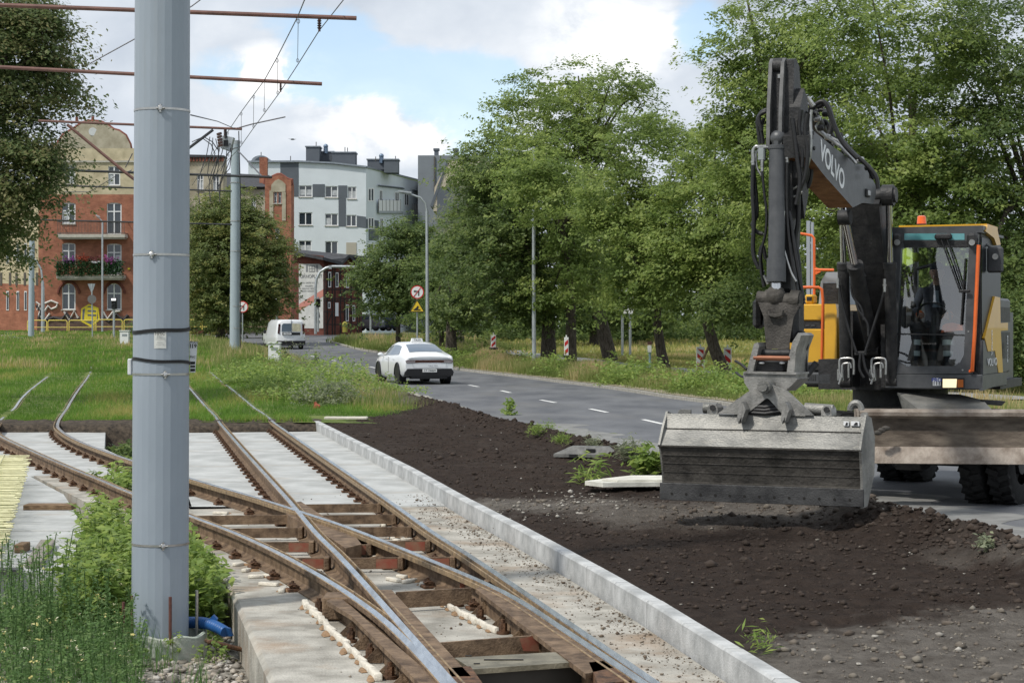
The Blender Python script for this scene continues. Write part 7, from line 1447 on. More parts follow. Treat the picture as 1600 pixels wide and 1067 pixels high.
# handrails
def tubeL(pts, r, name, mat, parent=exc, n=8): m = MB(); m.tube(pts, r, n); return part(m, name, mat, parent, 60)
tubeL([LP(1251, 365, y=-.1), LP(1268, 368, y=-.1), LP(1272, 372, y=-.1), LP(1272.5, 422, y=-.1), LP(1272, 474, y=-.1)], .017, 'handrail', eo_); tubeL([LP(1273, 421.5, y=-.1), LP(1303, 422, y=-.1)], .017, 'handrail', eo_)
m = MB(); m.prism([LP(1271, 416, y=-.11), LP(1282, 421, y=-.11), LP(1282, 425, y=-.11), LP(1271, 431, y=-.11)], (0, .02, 0)); part(m, 'rail_bracket', eo_)
tubeL([LP(1252, 449, y=-.72), LP(1279, 449, y=-.72), LP(1284, 452, y=-.72), LP(1286, 470, y=-.72), LP(1284, 570, y=-.72)], .019, 'handrail', eo_); m = MB(); m.prism([LP(1282, 566, y=-.74), LP(1287, 566, y=-.74), LP(1294, 577, y=-.74), LP(1294, 581, y=-.74), LP(1274, 581, y=-.74), LP(1274, 578, y=-.74)], (0, .08, 0)); part(m, 'rail_foot', eo_)
m = MB(); a, b = LP(1260, 470, y=.5), LP(1264, 345, y=.5); m.bb((a.x, .5, a.z), (a.x + .045, .54, b.z)); m.bb((a.x + .06, .5, a.z), (a.x + .09, .54, b.z - .02)); part(m, 'exhaust_stay', lightgrey)
m = MB(); m.cyl(LP(1247, 382, y=-.1), LP(1247.5, 333, y=-.1), .018); part(m, 'marker_rod', ey)
# cab
YC_ = -1.5; C_ = lambda u, v: LP(u, v, y=YC_)
o_tl, o_tr, o_br, o_bl = C_(1395, 362), C_(1527, 362), C_(1519, 584), C_(1384, 584)
x0, x1, xt0, xt1, zb, zt = o_bl.x, o_br.x, o_tl.x, o_tr.x, o_bl.z, o_tl.z
XL, XR = .17, 1.20
def frame_bar(pts, w, d=.09, name='cab_pillar', mat=eg, parent=None):
    m = MB()
    for a, b in zip(pts, pts[1:]):
        dd = (b - a).normalized(); s_ = Vector((-dd.z, 0, dd.x)) * w / 2; m.prism([a - s_, a + s_, b + s_, b - s_], (0, d, 0))
    return part(m, name, mat, parent or exc, 20)
cabf = MB(); outer = [(1393, 366), (1400, 360), (1522, 360), (1529, 366), (1519, 584), (1384, 584)]
inn = [(1408, 387), (1514, 387), (1506, 555), (1500, 566), (1490, 572), (1416, 572), (1406, 566), (1400, 555)]
def ring2(outer, inner, y, th):
    """flat frame with a hole: outer and inner loops resampled by angle"""
    c = Vector((sum(p[0] for p in inner) / len(inner), sum(p[1] for p in inner) / len(inner))); n = 72
    def hit(loop, a):
        d = Vector((math.cos(a), math.sin(a))); best = None
        for k in range(len(loop)):
            p, q = Vector(loop[k]), Vector(loop[(k + 1) % len(loop)]); e = q - p; den = d.x * e.y - d.y * e.x
            if abs(den) < 1e-9: continue
            w = p - c; t = (w.x * e.y - w.y * e.x) / den; s_ = (w.x * d.y - w.y * d.x) / den
            if t > 0 and -1e-6 <= s_ <= 1 + 1e-6: best = t if best is None else max(best, t)
        return c + d * best
    angs = sorted({round(math.atan2(p[1] - c.y, p[0] - c.x), 5) for p in list(outer) + list(inner)} | {round(-math.pi + 2 * math.pi * k / n, 5) for k in range(n)})
    m = MB(); rg_ = []
    for a in angs:
        o_, i_ = hit(outer, a), hit(inner, a); A_, B_ = LP(o_.x, o_.y, y=y), LP(i_.x, i_.y, y=y); rg_.append([A_, B_, B_ + Vector((0, th, 0)), A_ + Vector((0, th, 0))])
    rg_.append(rg_[0]); m.loft(rg_, caps=False); return m
fm = ring2(outer, inn, YC_, .09); cab_f = part(fm, 'cab_frame', eg, sm=20)
m = MB(); m.loft([[LP(u, v, y=YC_ + .02) for u, v in r_] for r_ in (((1407, 386), (1515, 386)), ((1400, 521), (1508, 523)))], closed=False); part(m, 'windscreen', eglass)
m = MB(); m.loft([[LP(u, v, y=YC_ + .022) for u, v in r_] for r_ in (((1400, 523), (1508, 525)), ((1400, 574), (1508, 574)))], closed=False); part(m, 'lower_window', eglass); m = MB(); m.prism([LP(u, v, y=YC_ + .005) for u, v in ((1400, 520.5), (1508, 522.5), (1508, 524.5), (1400, 522.5))], (0, .03, 0)); part(m, 'window_bar', ed)
zr_ = zt; yB = .05
m = MB()           # right and rear pillars, roof, floor, back wall
for x in (XL, XR - .04):
    m.bb((x, YC_ + .09, zb), (x + .05, YC_ + .17, zt - .03)); m.bb((x, yB - .08, zb), (x + .05, yB, zt - .03)); m.bb((x, YC_ + .1, zt - .09), (x + .05, yB, zt - .02)); m.bb((x, YC_ + .1, zb), (x + .05, yB, zb + .10))
m.bb((XL, yB - .03, zb), (XR, yB, zb + .75)); m.bb((XL, YC_ + .05, zb), (XR, yB, zb + .02)); part(m, 'cab_pillars', ed, sm=20)
m = MB(); m.prism([(XL - .03, YC_ + .02, zt), (XR + .05, YC_ + .02, zt), (XR + .05, YC_ + .02, zt + .05), (XL - .03, YC_ + .02, zt + .05)], (0, 1.0, 0)); m.bb((XL - .02, YC_ + .01, zt - .03), (XR + .04, yB + .05, zt)); rf_ = part(m, 'cab_roof', eg, sm=20)
m = MB(); a, b = LP(1526, 386, x=XR + .04), LP(1553, 364, x=XR + .04); m.prism([(XR - .02, -1.36, zt - .01), (XR - .02, -1.2, zt + .07), (XR - .02, -.55, zt + .08), (XR - .02, -.25, zt - .12), (XR - .02, -.55, zt - .14), (XR - .02, -.75, zt - .06)], (.08, 0, 0)); m.prism([(XL, -.9, zt + .05), (XR, -.9, zt + .05), (XR, -.9, zt + .10), (XL, -.9, zt + .10)], (0, .8, 0)); part(m, 'roof_trim', ey, rf_)
m = MB(); m.prism([LP(u, v, y=YC_ - .005) for u, v in ((1413, 375), (1507, 375), (1507, 365), (1413, 365))], (0, .004, 0)); part(m, 'roof_window', M('teal_glass', (.10, .30, .32), .12, spec=.8), rf_); m = MB(); m.prism([LP(u, v, y=YC_ - .006) for u, v in ((1413, 386), (1513, 386), (1511, 376.5), (1411, 376.5))], (0, .005, 0)); part(m, 'visor_strip', ed, rf_)
for u in (1401.5, 1518.5): m = MB(); c = LP(u, 374, y=YC_ - .03); m.box(c, (.11, .07, .14), ch=.03); h_ = part(m, 'work_lamp', ed); m = MB(); c = LP(u, 379, y=YC_ - .07); m.cyl(c, c + Vector((0, .03, 0)), .035, n=16); part(m, 'lens', fit, h_)
m = MB(); a = LP(1440, 350, y=-.5); m.cyl(a, a + Vector((0, 0, -.10)), .06, n=16); m.cyl(a + Vector((0, 0, -.10)), (a.x, a.y, zt), .02); bc = part(m, 'beacon_base', ed); m = MB(); m.cyl(a, a + Vector((0, 0, .09)), .058, .05, n=16); m.cyl(a + Vector((0, 0, .09)), a + Vector((0, 0, .10)), .05, .03, n=16); part(m, 'beacon_lens', M('beacon_orange', (.75, .13, .02), .25, coat=.5), bc)
for u in (1393, 1405): m = MB(); a = LP(u, 357, y=-1.3); m.cyl(a, a - Vector((0, 0, .05)), .015); part(m, 'roof_bolt', fit, rf_)
# orange grab rail at the front corner, side window, side panels
tubeL([LP(1529, 383, y=YC_ - .03), LP(1526.5, 440, y=YC_ - .05), LP(1523, 520, y=YC_ - .05), LP(1519, 580, y=YC_ - .03), LP(1515, 580, y=YC_ - .02)], .022, 'grab_rail', eo_)
XS = 1.24; S = lambda u, v, x=XS: LP(u, v, x=x)
ys_ = [S(1531, 500).y, S(1553, 500).y]
m = MB(); m.loft([[Vector((XS - .02, YC_ + .12, zb + .45)), Vector((XS - .02, YC_ + .12, zt - .08))], [Vector((XS - .02, yB - .05, zb + .75)), Vector((XS - .02, yB - .05, zt - .08))]], closed=False); part(m, 'side_window', M('dark_side_glass', (.012, .014, .016), .35, spec=.12))
m = MB(); m.prism([Vector((XS, y, z)) for y, z in ((YC_ + .09, zb), (.36, zb), (.36, zb + .35), (-.55, zb + .35), (-1.0, zb + .45), (YC_ + .09, zb + .38))], (-.03, 0, 0)); part(m, 'side_panel', eg)
yp_ = [S(1554, 463), S(1562, 465), S(1563, 517), S(1566.5, 582), S(1559.5, 582), S(1554, 548), S(1543, 549), S(1538, 528)]
m = MB(); m.prism([Vector((XS + .006, p.y, p.z)) for p in yp_], (-.03, 0, 0)); sp = part(m, 'yellow_side_panel', ey, sm=20)
m = MB(); y0, y1 = S(1562, 500).y, S(1579, 500).y; m.bb((.3, y0, S(1570, 583).z), (XS - .004, y1 + .02, S(1570, 466).z), ch=.03); m.bb((XS - .01, y0 + .05, S(1570, 560).z), (XS, y1 - .04, S(1570, 519).z), 1); m.bb((XS - .01, y0 + .05, S(1570, 503).z), (XS, y1 - .04, S(1570, 480).z), 1); rb = part(m, 'rear_body', [eg, ed]); m = MB(); m.prism([S(1562, 517, XS + .004), S(1575, 516, XS + .004), S(1575, 504, XS + .004), S(1562, 505, XS + .004)], (-.02, 0, 0)); part(m, 'yellow_strip', ey, rb)
m = MB(); a, b = S(1519, 607), S(1577, 596); m.prism([Vector((XS + .008, y, z)) for y, z in ((-1.5, 1.28 - 0), (-1.48, zb - .006), (.3, zb - .006), (.3, 1.34))], (-.04, 0, 0)); part(m, 'side_skirt', eg)
def text_side(body, p, size, mat, parent, ang=0., x=XS, xs=1., bold=0.):
    o = text(body, 'lettering', mat, parent, (0, 0, 0), (0, 0, 0), size, .002, xs=1., bold=bold); s_, c = math.sin(ang), math.cos(ang)
    R = Matrix(((0, 0, 1), (c * xs, s_, 0), (-s_ * xs, c, 0))); o.rotation_mode = 'QUATERNION'
    o.matrix_basis = Matrix.Translation(Vector((x, p.y, p.z))) @ R.to_4x4(); return o
wl_ = M('decal_white', (.75, .76, .77), .45, var=.02)
text_side('VOLVO', S(1549, 566), .13, wl_, sp, 0, XS + .012, 1.6); text_side('VOLVO', S(1548.5, 535), .10, wl_, sp, math.pi / 2 * -1, XS + .012, .9); text_side('EWR150E', S(1574, 545), .09, wl_, rb, -math.pi / 2, XS + .004, .9)
# mirror
m = MB(); c = LP(1555, 406, y=-1.05); m.box(c, (.19, .05, .30), Matrix.Rotation(-.1, 3, 'Z'), 0, .035); m.tube([c + Vector((-.05, .02, .14)), c + Vector((-.12, 0, .19)), Vector((XR, -1.2, zt - .1))], .014, 6); mi_ = part(m, 'mirror', eg); m = MB(); c = LP(1555, 401, y=-1.09); m.cyl(c, c + Vector((0, .02, 0)), .035, n=16); part(m, 'mirror_lamp', fit, mi_)
# wipers
W0 = LP(1474, 371, y=-1.54)
for (u0, v0, u1, v1) in ((1470, 373, 1500, 455), (1479, 372, 1506, 455)): tubeL([LP(u0, v0, y=-1.54), LP((u0 + u1) / 2, (v0 + v1) / 2, y=-1.56), LP(u1, v1, y=-1.54)], .009, 'wiper_arm', hose)
tubeL([LP(1508.5, 404, y=-1.53), LP(1505, 455, y=-1.535), LP(1501.5, 508, y=-1.53)], .010, 'wiper_blade', hose); m = MB(); m.box(LP(1507, 455, y=-1.54), (.13, .03, .035), ch=.01); part(m, 'wiper_joint', ed); m = MB(); m.box(LP(1474, 370, y=-1.54), (.2, .05, .07), ch=.02); part(m, 'wiper_motor', ed); tubeL([LP(1464, 475, y=-1.45), LP(1505, 503, y=-1.45)], .006, 'gas_strut', hose)
# lamps and sticker on the cab base
m = MB(); m.prism([LP(u, v, y=-1.506) for u, v in ((1470, 607), (1507, 607), (1507, 590.5), (1470, 590.5))], (0, .006, 0)); hl = part(m, 'lamp_housing', ed); m = MB(); m.prism([LP(u, v, y=-1.515) for u, v in ((1473, 605.5), (1494, 605.5), (1495, 592), (1473, 592))], (0, .012, 0)); part(m, 'headlight', M('headlight_lit', (.9, .85, .7), .3, emis=(1, .80, .42, .7)), hl); m = MB(); m.prism([LP(u, v, y=-1.515) for u, v in ((1496, 605), (1505, 605), (1505, 593), (1496, 593))], (0, .012, 0)); part(m, 'turn_signal', M('amber', (.45, .12, .02), .3), hl)
m = MB(); m.prism([LP(u, v, y=-1.505) for u, v in ((1457.5, 602.5), (1469.5, 602.5), (1469.5, 590.5), (1457.5, 590.5))], (0, .004, 0)); sk_ = part(m, 'sticker', wl_); bi = M('ink_blue', (.03, .05, .30), .6)
text('PRO', 'lettering', bi, sk_, LP(1463.5, 593.8, y=-1.508), (rad(90), 0, 0), .06, .001, bold=.001); text('111', 'lettering', ink, sk_, LP(1463.5, 599, y=-1.508), (rad(90), 0, 0), .06, .001, bold=.001)
for u, v in ((1392, 515), (1397, 574), (1504, 578), (1513, 518)): m = MB(); c = LP(u, v, y=-1.505); m.cyl(c, c + Vector((0, .01, 0)), .010, n=8); part(m, 'screw', fit, cab_f)
# seat, console, steering wheel inside
sx = .62
m = MB(); m.box((sx, -.35, zb + .42), (.5, .5, .14), ch=.05); m.box((sx, -.12, zb + .78), (.48, .14, .66), Matrix.Rotation(-.12, 3, 'X'), 0, .05); m.box((sx, -.1, zb + 1.2), (.28, .1, .18), ch=.04); m.box((sx, -.35, zb + .2), (.36, .36, .36)); part(m, 'seat', ed)
m = MB(); m.tube([(sx - .02, -1.05, zb + .05), (sx - .02, -1.0, zb + .55)], .05, 8); c = Vector((sx - .02, -.98, zb + .68)); m.tube([c + Vector((.19 * math.cos(t), -.12 * math.sin(t) - 0, .15 * math.sin(t))) for t in lin(0, 6.2832 * 23 / 24, 24)], .014, 6, closed=True); m.cyl(c, c + Vector((0, 0, -.15)), .03); part(m, 'steering_wheel', ed)
for s in (-1, 1): m = MB(); m.box((sx + s * .33, -.5, zb + .55), (.1, .45, .12), ch=.03); m.cyl((sx + s * .33, -.66, zb + .6), (sx + s * .32, -.68, zb + .78), .02); m.ball((sx + s * .32, -.68, zb + .8), .035); part(m, 'joystick_console', ed)
m = MB(); m.box(LP(1418, 545, y=-1.1), (.12, .2, .3), ch=.03); m.box(LP(1412, 490, y=-1.2), (.04, .1, .35), ch=.01); part(m, 'display_console', ed)
hv = M('hi_vis', (.45, .60, .06), .7, var=.15, scale=12); m = MB(); c = LP(1418, 402, y=-.3); m.prism([LP(u, v, y=-.3) for u, v in ((1410, 390), (1417, 387), (1428, 397), (1426, 412), (1418, 416), (1410, 410))], (0, .1, 0)); m.ball(LP(1432, 402, y=-.35), (.065, .07, .06), 10, 7); o = part(m, 'work_vest', hv); tubeL([LP(1433, 420, y=-.5), LP(1461, 413, y=-.6)], .02, 'sun_visor_rod', ed)
m = MB(); m.prism([LP(u, v, y=-1.0) for u, v in ((1470, 520), (1474, 508), (1486, 504), (1503, 508), (1505, 516), (1490, 517))], (0, .12, 0)); part(m, 'orange_cloth', M('cloth_orange', (.75, .16, .05), .7, var=.15), exc)
# lower boom and knee
def box_beam(pts, hw, name, mats, ydir=True, cap=0):
    """beam in the machine's middle plane: pts = [(y, z, half depth)], constant half width"""
    m = MB(); rings = []
    for i, (y, z, hd_) in enumerate(pts):
        a, b = pts[max(0, i - 1)], pts[min(len(pts) - 1, i + 1)]; d = Vector((0, b[0] - a[0], b[1] - a[1])).normalized(); nrm = Vector((0, -d.z, d.y)); c = Vector((0, y, z))
        rings.append([c + nrm * hd_ + Vector((-hw, 0, 0)), c + nrm * hd_ + Vector((hw, 0, 0)), c - nrm * hd_ + Vector((hw, 0, 0)), c - nrm * hd_ + Vector((-hw, 0, 0))])
    m.loft(rings); return part(m, name, mats, sm=20)
kn = LP(1365, 306, x=.0); kn = Vector((0, -1.95, LP(1360, 306, y=-1.95).z))
box_beam([(-.75, 1.55, .14), (-1.0, 2.0, .27), (-1.35, 2.6, .31), (-1.7, 3.15, .28), (kn.y, kn.z, .18)], .19, 'lower_boom', ed)
m = MB(); m.cyl((-.36, kn.y, kn.z), (.36, kn.y, kn.z), .085, n=20); m.cyl((.20, kn.y, kn.z), (.33, kn.y, kn.z), .12, n=20); m.cyl((-.33, kn.y, kn.z), (-.20, kn.y, kn.z), .12, n=20); part(m, 'knee_pin', ed)
# upper boom: traced side plate
bp = [(1270, 204), (1300, 228), (1337, 255.5), (1349.5, 257), (1360, 272), (1369, 292), (1368, 310), (1363.5, 319), (1348, 317), (1332.6, 324.5), (1318, 308), (1290, 277), (1266, 246), (1265, 212)]
BPs = [LP(u, v, x=.19) for u, v in bp]
m = MB(); n = len(BPs); A_ = [Vector((.19, p.y, p.z)) for p in BPs]; B_ = [Vector((-.08, p.y, p.z)) for p in BPs]
m.add(A_ + B_, [tuple(range(n)), tuple(range(n, 2 * n))[::-1]], 0)
for k in range(n): k2 = (k + 1) % n; m.f.append((k, n + k, n + k2, k2)); m.m.append(1 if 9 <= k <= 11 else (2 if k in (7, 8, 12, 13) else 0))
ub = part(m, 'upper_boom', [eg, brn, ed], sm=20)
a, b = LP(1282, 238, x=.19), LP(1319, 289, x=.19); ang = math.atan2(-(b.z - a.z), b.y - a.y); mid = (a + b) / 2; ln_ = (b - a).length
tx_ = text_side('VOLVO', Vector((0, LP(1300.5, 261, x=.19).y, LP(1300.5, 261, x=.19).z)), .25, wl_, ub, ang, .193, 1.0, bold=.006)
_w = max(v.co.x for v in tx_.data.vertices) - min(v.co.x for v in tx_.data.vertices); tx_.matrix_basis = tx_.matrix_basis @ Matrix.Diagonal((ln_ * 1.02 / _w, 1.12, 1, 1))
m = MB(); c = LP(1355, 302, x=.195); m.box((.2, c.y, c.z), (.03, .16, .09), ch=.01); h_ = part(m, 'boom_lamp', ed, ub); m = MB(); m.box((.217, c.y, c.z), (.01, .12, .055), ch=.004); part(m, 'lens', fit, h_)
for u, v in ((1269, 215), (1272, 232), (1270, 208)): m = MB(); p = LP(u, v, x=.195); m.cyl((.185, p.y, p.z), (.205, p.y, p.z), .02, n=8); part(m, 'bolt', ed, ub)
# cylinders
def ram(a, b, ra, rb_, f_, name, eyes=True):
    a, b = Vector(a), Vector(b); c = a.lerp(b, f_); m = MB(); m.cyl(a, c, ra, n=20); d = (b - a).normalized(); m.cyl(c, c + d * .07, ra * 1.12, n=20); m.cyl(a, a + d * .06, ra * 1.1, n=20)
    if eyes: m.cyl(a - Vector((ra * .9, 0, 0)), a + Vector((ra * .9, 0, 0)), ra * 1.05, n=16)
    o = part(m, name, ed, sm=40); m = MB(); m.cyl(c, b, rb_, n=16); m.cyl(b - Vector((ra * .8, 0, 0)), b + Vector((ra * .8, 0, 0)), ra, n=16, mi=1); part(m, 'rod', [chrome, ed], o, 40); return o
for s, ut, ub_ in ((-1, 1311, 1313), (1, 1380, 1385)):
    tp_ = Vector((s * .27, kn.y, kn.z)); bt_ = LP(ub_, 596, y=-1.45); p_ = LP(ut, 420, y=-1.72); f_ = (p_.z - bt_.z) / (tp_.z - bt_.z); bt_.x = s * .27 - .0; bt_.x = LP(ub_, 596, y=-1.45).x * .5 + s * .27 * .5 ; ram(bt_, tp_, .068, .036, f_, 'lift_cylinder')
ram(LP(1364, 545, y=-1.25), LP(1320, 340, y=-2.6), .085, .048, .62, 'boom_cylinder')
# arm: side profile swept over its width
ap = [(1213, 93), (1222, 92)]
XA0, XA1 = LP(1207, 150, y=-5.0).x, LP(1231, 150, y=-5.0).x
zt_a = LP(1220, 93, y=-5.0).z
print('EXC', XA0, XA1, zt_a, [tuple(round(c, 2) for c in p) for p in BPs[:3]], kn)
xa0, xa1 = XA0 - .0, XA1 + .0; xm = (xa0 + xa1) / 2
AZ = zt_a
prof_a = [(-5.08, AZ - .02), (-5.0, AZ), (-4.88, AZ - .06), (-4.80, AZ - .35), (-4.62, AZ - .75), (-4.62, AZ - 1.0), (-4.80, AZ - 1.5), (-4.95, AZ - 2.35), (-5.12, AZ - 2.45), (-5.22, AZ - 2.3), (-5.16, AZ - .95), (-5.12, AZ - .5)]
m = MB(); m.prism([Vector((xa0 + .035, y - .0 if i in (0, 9, 10, 11) else y, z)) for i, (y, z) in enumerate(prof_a)], (xa1 - xa0 - .07 + .12, 0, 0)); arm = part(m, 'arm', ed, sm=20)
fork = [(-5.14, AZ - .05), (-5.08, AZ + .0), (-4.98, AZ), (-4.92, AZ - .08), (-5.0, AZ - .5), (-5.06, AZ - .86), (-5.16, AZ - .93), (-5.24, AZ - .88), (-5.22, AZ - .5)]
for x in (xa0, xa1 - .035): m = MB(); m.prism([Vector((x, y, z)) for y, z in fork], (.035, 0, 0)); part(m, 'fork_plate', M('machine_edge', (.13, .13, .13), .5, .3, var=.3, scale=9), arm, 20)
m = MB(); m.cyl((xa0 - .015, -5.04, AZ - .07), (xa1 + .06, -5.04, AZ - .07), .045, n=16); m.cyl((xa0 + .035, -5.06, AZ - .07), (xa1 - .035, -5.06, AZ - .07), .075, n=20); part(m, 'top_pin', ed, arm)
c = LP(1219, 120, y=-5.12); m = MB(); m.box(c, (.06, .03, .05), ch=.01); part(m, 'arm_lamp', fit, arm)
m = MB(); m.prism([Vector((xa1 + .05, y, z)) for y, z in ((-5.0, AZ - .30), (-4.85, AZ - .40), (-4.78, AZ - .8), (-4.82, AZ - 1.35), (-4.98, AZ - 1.6), (-5.14, AZ - 1.2), (-5.14, AZ - .5))], (.115, 0, 0)); part(m, 'arm_cheek', ed, arm, 20)
# arm cylinder along the top of the boom
ram(Vector((xm + .02, -3.1, LP(1310, 215, y=-3.1).z - .02)), Vector((xm + .03, -4.95, AZ - .14)), .075, .042, .45, 'arm_cylinder')
# bucket cylinder hanging in front of the arm
ct = LP(1215, 217, y=-5.2); cbm = LP(1213, 441, y=-5.34); ce = LP(1213, 462, y=-5.36)
m = MB(); m.cyl(LP(1215, 228, y=-5.2), cbm, .083, n=24); m.cyl(LP(1215, 228, y=-5.2), LP(1215, 233, y=-5.2), .095, n=24); m.cyl(LP(1213, 404, y=-5.32), cbm, .095, n=24); m.box(LP(1215, 222, y=-5.2), (.1, .12, .14), ch=.03); m.cyl(LP(1200, 217, y=-5.18), LP(1231, 217, y=-5.18), .035, n=12); m.ball(LP(1215.5, 216, y=-5.2), (.085, .07, .08)); bcy = part(m, 'bucket_cylinder', eg, sm=40)
for k in range(8): a_ = math.pi * (1 + k / 7); c = cbm + Vector((.08 * math.cos(a_), .08 * math.sin(a_), .02)); m = MB(); m.cyl(c + Vector((0, 0, .02)), c - Vector((0, 0, .02)), .012, n=6); part(m, 'bolt', ed, bcy)
m = MB(); m.cyl(cbm, ce, .048, n=16); part(m, 'rod', chrome, bcy)
# valve blocks and hoses either side of the cylinder
m = MB(); m.box(LP(1190.5, 240, y=-5.2), (.07, .07, .15), ch=.012); vb1 = part(m, 'valve_block', M('block_grey', (.30, .33, .33), .5, .3, var=.1), bcy); m = MB(); m.box(LP(1231, 233, y=-5.2), (.09, .06, .08), ch=.012); m.box(LP(1210, 229, y=-5.22), (.36, .03, .035), ch=.008); part(m, 'valve_block', fit, bcy)
rh = random.Random(12)
def hoseL(px, y, r=.016, mat=hose, name='hydraulic_hose', par=exc):
    pts = [LP(u, v, y=(y[i] if isinstance(y, (list, tuple)) else y)) for i, (u, v) in enumerate(px)]; sm_ = []
    q = [pts[0]] + pts + [pts[-1]]
    for i in range(1, len(q) - 2):
        for k in range(6):
            t = k / 6; a, b, c, d = q[i - 1:i + 3]; sm_.append(.5 * ((2 * b) + (c - a) * t + (2 * a - 5 * b + 4 * c - d) * t * t + (-a + 3 * b - 3 * c + d) * t ** 3))
    sm_.append(pts[-1]); m = MB(); m.tube(sm_, r, 7); return part(m, name, mat, par, 60)
def fitting(u, v0, v1, y, r=.022): m = MB(); m.cyl(LP(u, v0, y=y), LP(u, v1, y=y), r, n=8); m.cyl(LP(u, v0 + (v1 - v0) * .4, y=y), LP(u, v0 + (v1 - v0) * .55, y=y), r * 1.3, n=6); part(m, 'hose_fitting', fit, exc)
fitting(1191, 250, 270, -5.22, .016); fitting(1230, 240, 256, -5.22, .018); fitting(1177, 245, 262, -5.2, .02)
hoseL([(1190, 232), (1182, 229), (1177, 236), (1177, 250)], -5.2, .018, fit, 'steel_pipe'); hoseL([(1190, 236), (1184, 236), (1181, 244), (1183, 262), (1190, 275)], -5.18, .012, fit, 'steel_pipe'); hoseL([(1232, 231), (1242, 231), (1246, 238), (1247, 252)], -5.15, .02, fit, 'steel_pipe')
hoseL([(1177, 258), (1176, 300), (1178, 345), (1177, 395), (1186, 420)], -5.2, .022); hoseL([(1191, 268), (1194, 300), (1198, 335), (1196, 365), (1188, 400), (1190, 430)], -5.25, .014); hoseL([(1177, 262), (1183, 330), (1176, 350), (1182, 362), (1192, 366)], -5.15, .02)
hoseL([(1230, 254), (1229, 300), (1230, 345), (1236, 400), (1245, 445), (1250, 475)], -5.25, .015); hoseL([(1247, 250), (1248, 275), (1256, 287), (1262, 270), (1262, 230), (1257, 190), (1262, 175)], -4.9, .024); hoseL([(1240, 262), (1250, 285), (1262, 292), (1268, 265), (1266, 215), (1268, 180), (1276, 178)], -4.85, .022)
hoseL([(1255, 180), (1252, 215), (1252, 250), (1246, 300), (1238, 330), (1240, 380)], -4.95, .024, fit if False else hose); hoseL([(1223, 310), (1232, 300), (1245, 292), (1250, 288)], -5.1, .014, fit, 'steel_pipe'); hoseL([(1222, 320), (1232, 310), (1245, 306), (1254, 300)], -5.1, .014, fit, 'steel_pipe')
hoseL([(1225, 330), (1224, 380), (1228, 400), (1236, 425), (1244, 440)], -5.28, .012, fit, 'steel_pipe'); hoseL([(1248, 300), (1247, 345), (1243, 375), (1248, 410), (1252, 460), (1256, 475)], -5.1, .022); hoseL([(1232, 330), (1236, 350), (1240, 380), (1250, 440), (1256, 470)], -5.2, .02)
hoseL([(1238, 185), (1242, 215), (1246, 250), (1250, 285), (1244, 320)], -5.25, .024); hoseL([(1262, 178), (1258, 205), (1262, 240), (1258, 275), (1248, 300)], -5.24, .022); hoseL([(1252, 172), (1249, 200), (1254, 235), (1253, 262)], -5.23, .022); hoseL([(1268, 172), (1266, 190), (1267, 215), (1265, 245), (1256, 280)], -5.22, .016, fit, 'steel_pipe')
hoseL([(1190, 205), (1186, 185), (1190, 178), (1197, 175)], -5.1, .02); hoseL([(1188, 225), (1184, 190), (1190, 176), (1198, 172)], -5.0, .022); hoseL([(1192, 225), (1190, 198), (1194, 185)], -5.05, .018)
hoseL([(1196, 405), (1192, 385), (1188, 395), (1190, 420), (1194, 448)], -5.1, .02); hoseL([(1194, 430), (1200, 444)], -5.2, .016, fit, 'steel_pipe')
# hoses and pipes along the top of the upper boom
hoseL([(1262, 176), (1280, 160), (1292, 165), (1305, 200), (1318, 225), (1340, 248)], -4.0, .026); hoseL([(1268, 178), (1284, 172), (1300, 185), (1308, 208), (1330, 236), (1352, 256), (1368, 275), (1372, 295)], -3.6, .024); hoseL([(1275, 195), (1290, 190), (1300, 212), (1322, 236), (1346, 250), (1356, 262), (1365, 280)], -3.5, .022); hoseL([(1270, 190), (1288, 210), (1310, 222), (1322, 240), (1340, 252)], -3.7, .018, fit, 'steel_pipe'); hoseL([(1272, 172), (1279, 186), (1276, 200), (1290, 213), (1314, 230), (1338, 256)], -3.75, .018, fit, 'steel_pipe')
hoseL([(1276, 168), (1288, 162), (1296, 172), (1300, 195), (1296, 210)], -3.9, .03, ed)
for u, v in ((1283, 165), (1277, 186), (1282, 200), (1293, 214), (1305, 222), (1320, 236), (1330, 244), (1345, 250), (1290, 178), (1312, 212), (1356, 262), (1363, 275)): m = MB(); m.box(LP(u, v, y=-3.85 + (u - 1283) * .012), (.07, .06, .055), Matrix.Rotation(.6, 3, 'X'), 0, .012); part(m, 'hose_clamp', fit if (u % 2) else ed, exc)
hoseL([(1262, 152), (1272, 166)], -4.3, .02, fit, 'steel_pipe')
# hoses at the boom foot
for k, px in enumerate(([(1311, 445), (1315, 470), (1325, 510), (1338, 550)], [(1382, 440), (1380, 460), (1368, 500), (1352, 550)], [(1345, 552), (1343, 575), (1350, 590)], [(1348, 552), (1352, 575), (1362, 592)], [(1330, 430), (1332, 460), (1345, 480), (1350, 500)], [(1335, 440), (1340, 480), (1355, 505), (1357, 525)], [(1338, 430), (1347, 425), (1352, 432)])): hoseL(px, -1.85, .016)
fitting(1309.5, 435, 450, -1.85, .018); fitting(1382, 436, 456, -1.85, .018)
for u0 in (1312, 1362):
    for k, px in enumerate(([(0, 585), (0, 564), (5, 560), (18, 560), (22, 565), (22, 585)], [(4, 590), (4, 572), (8, 568), (16, 568), (18, 575)], [(-2, 578), (2, 590), (-1, 600)], [(14, 566), (14, 590)])): hoseL([(u0 + a, b) for a, b in px], -1.75, .014, fit, 'steel_pipe')
    m = MB(); m.box(LP(u0 + 2, 586, y=-1.7), (.08, .06, .14), ch=.01); part(m, 'valve_block', fit, exc)
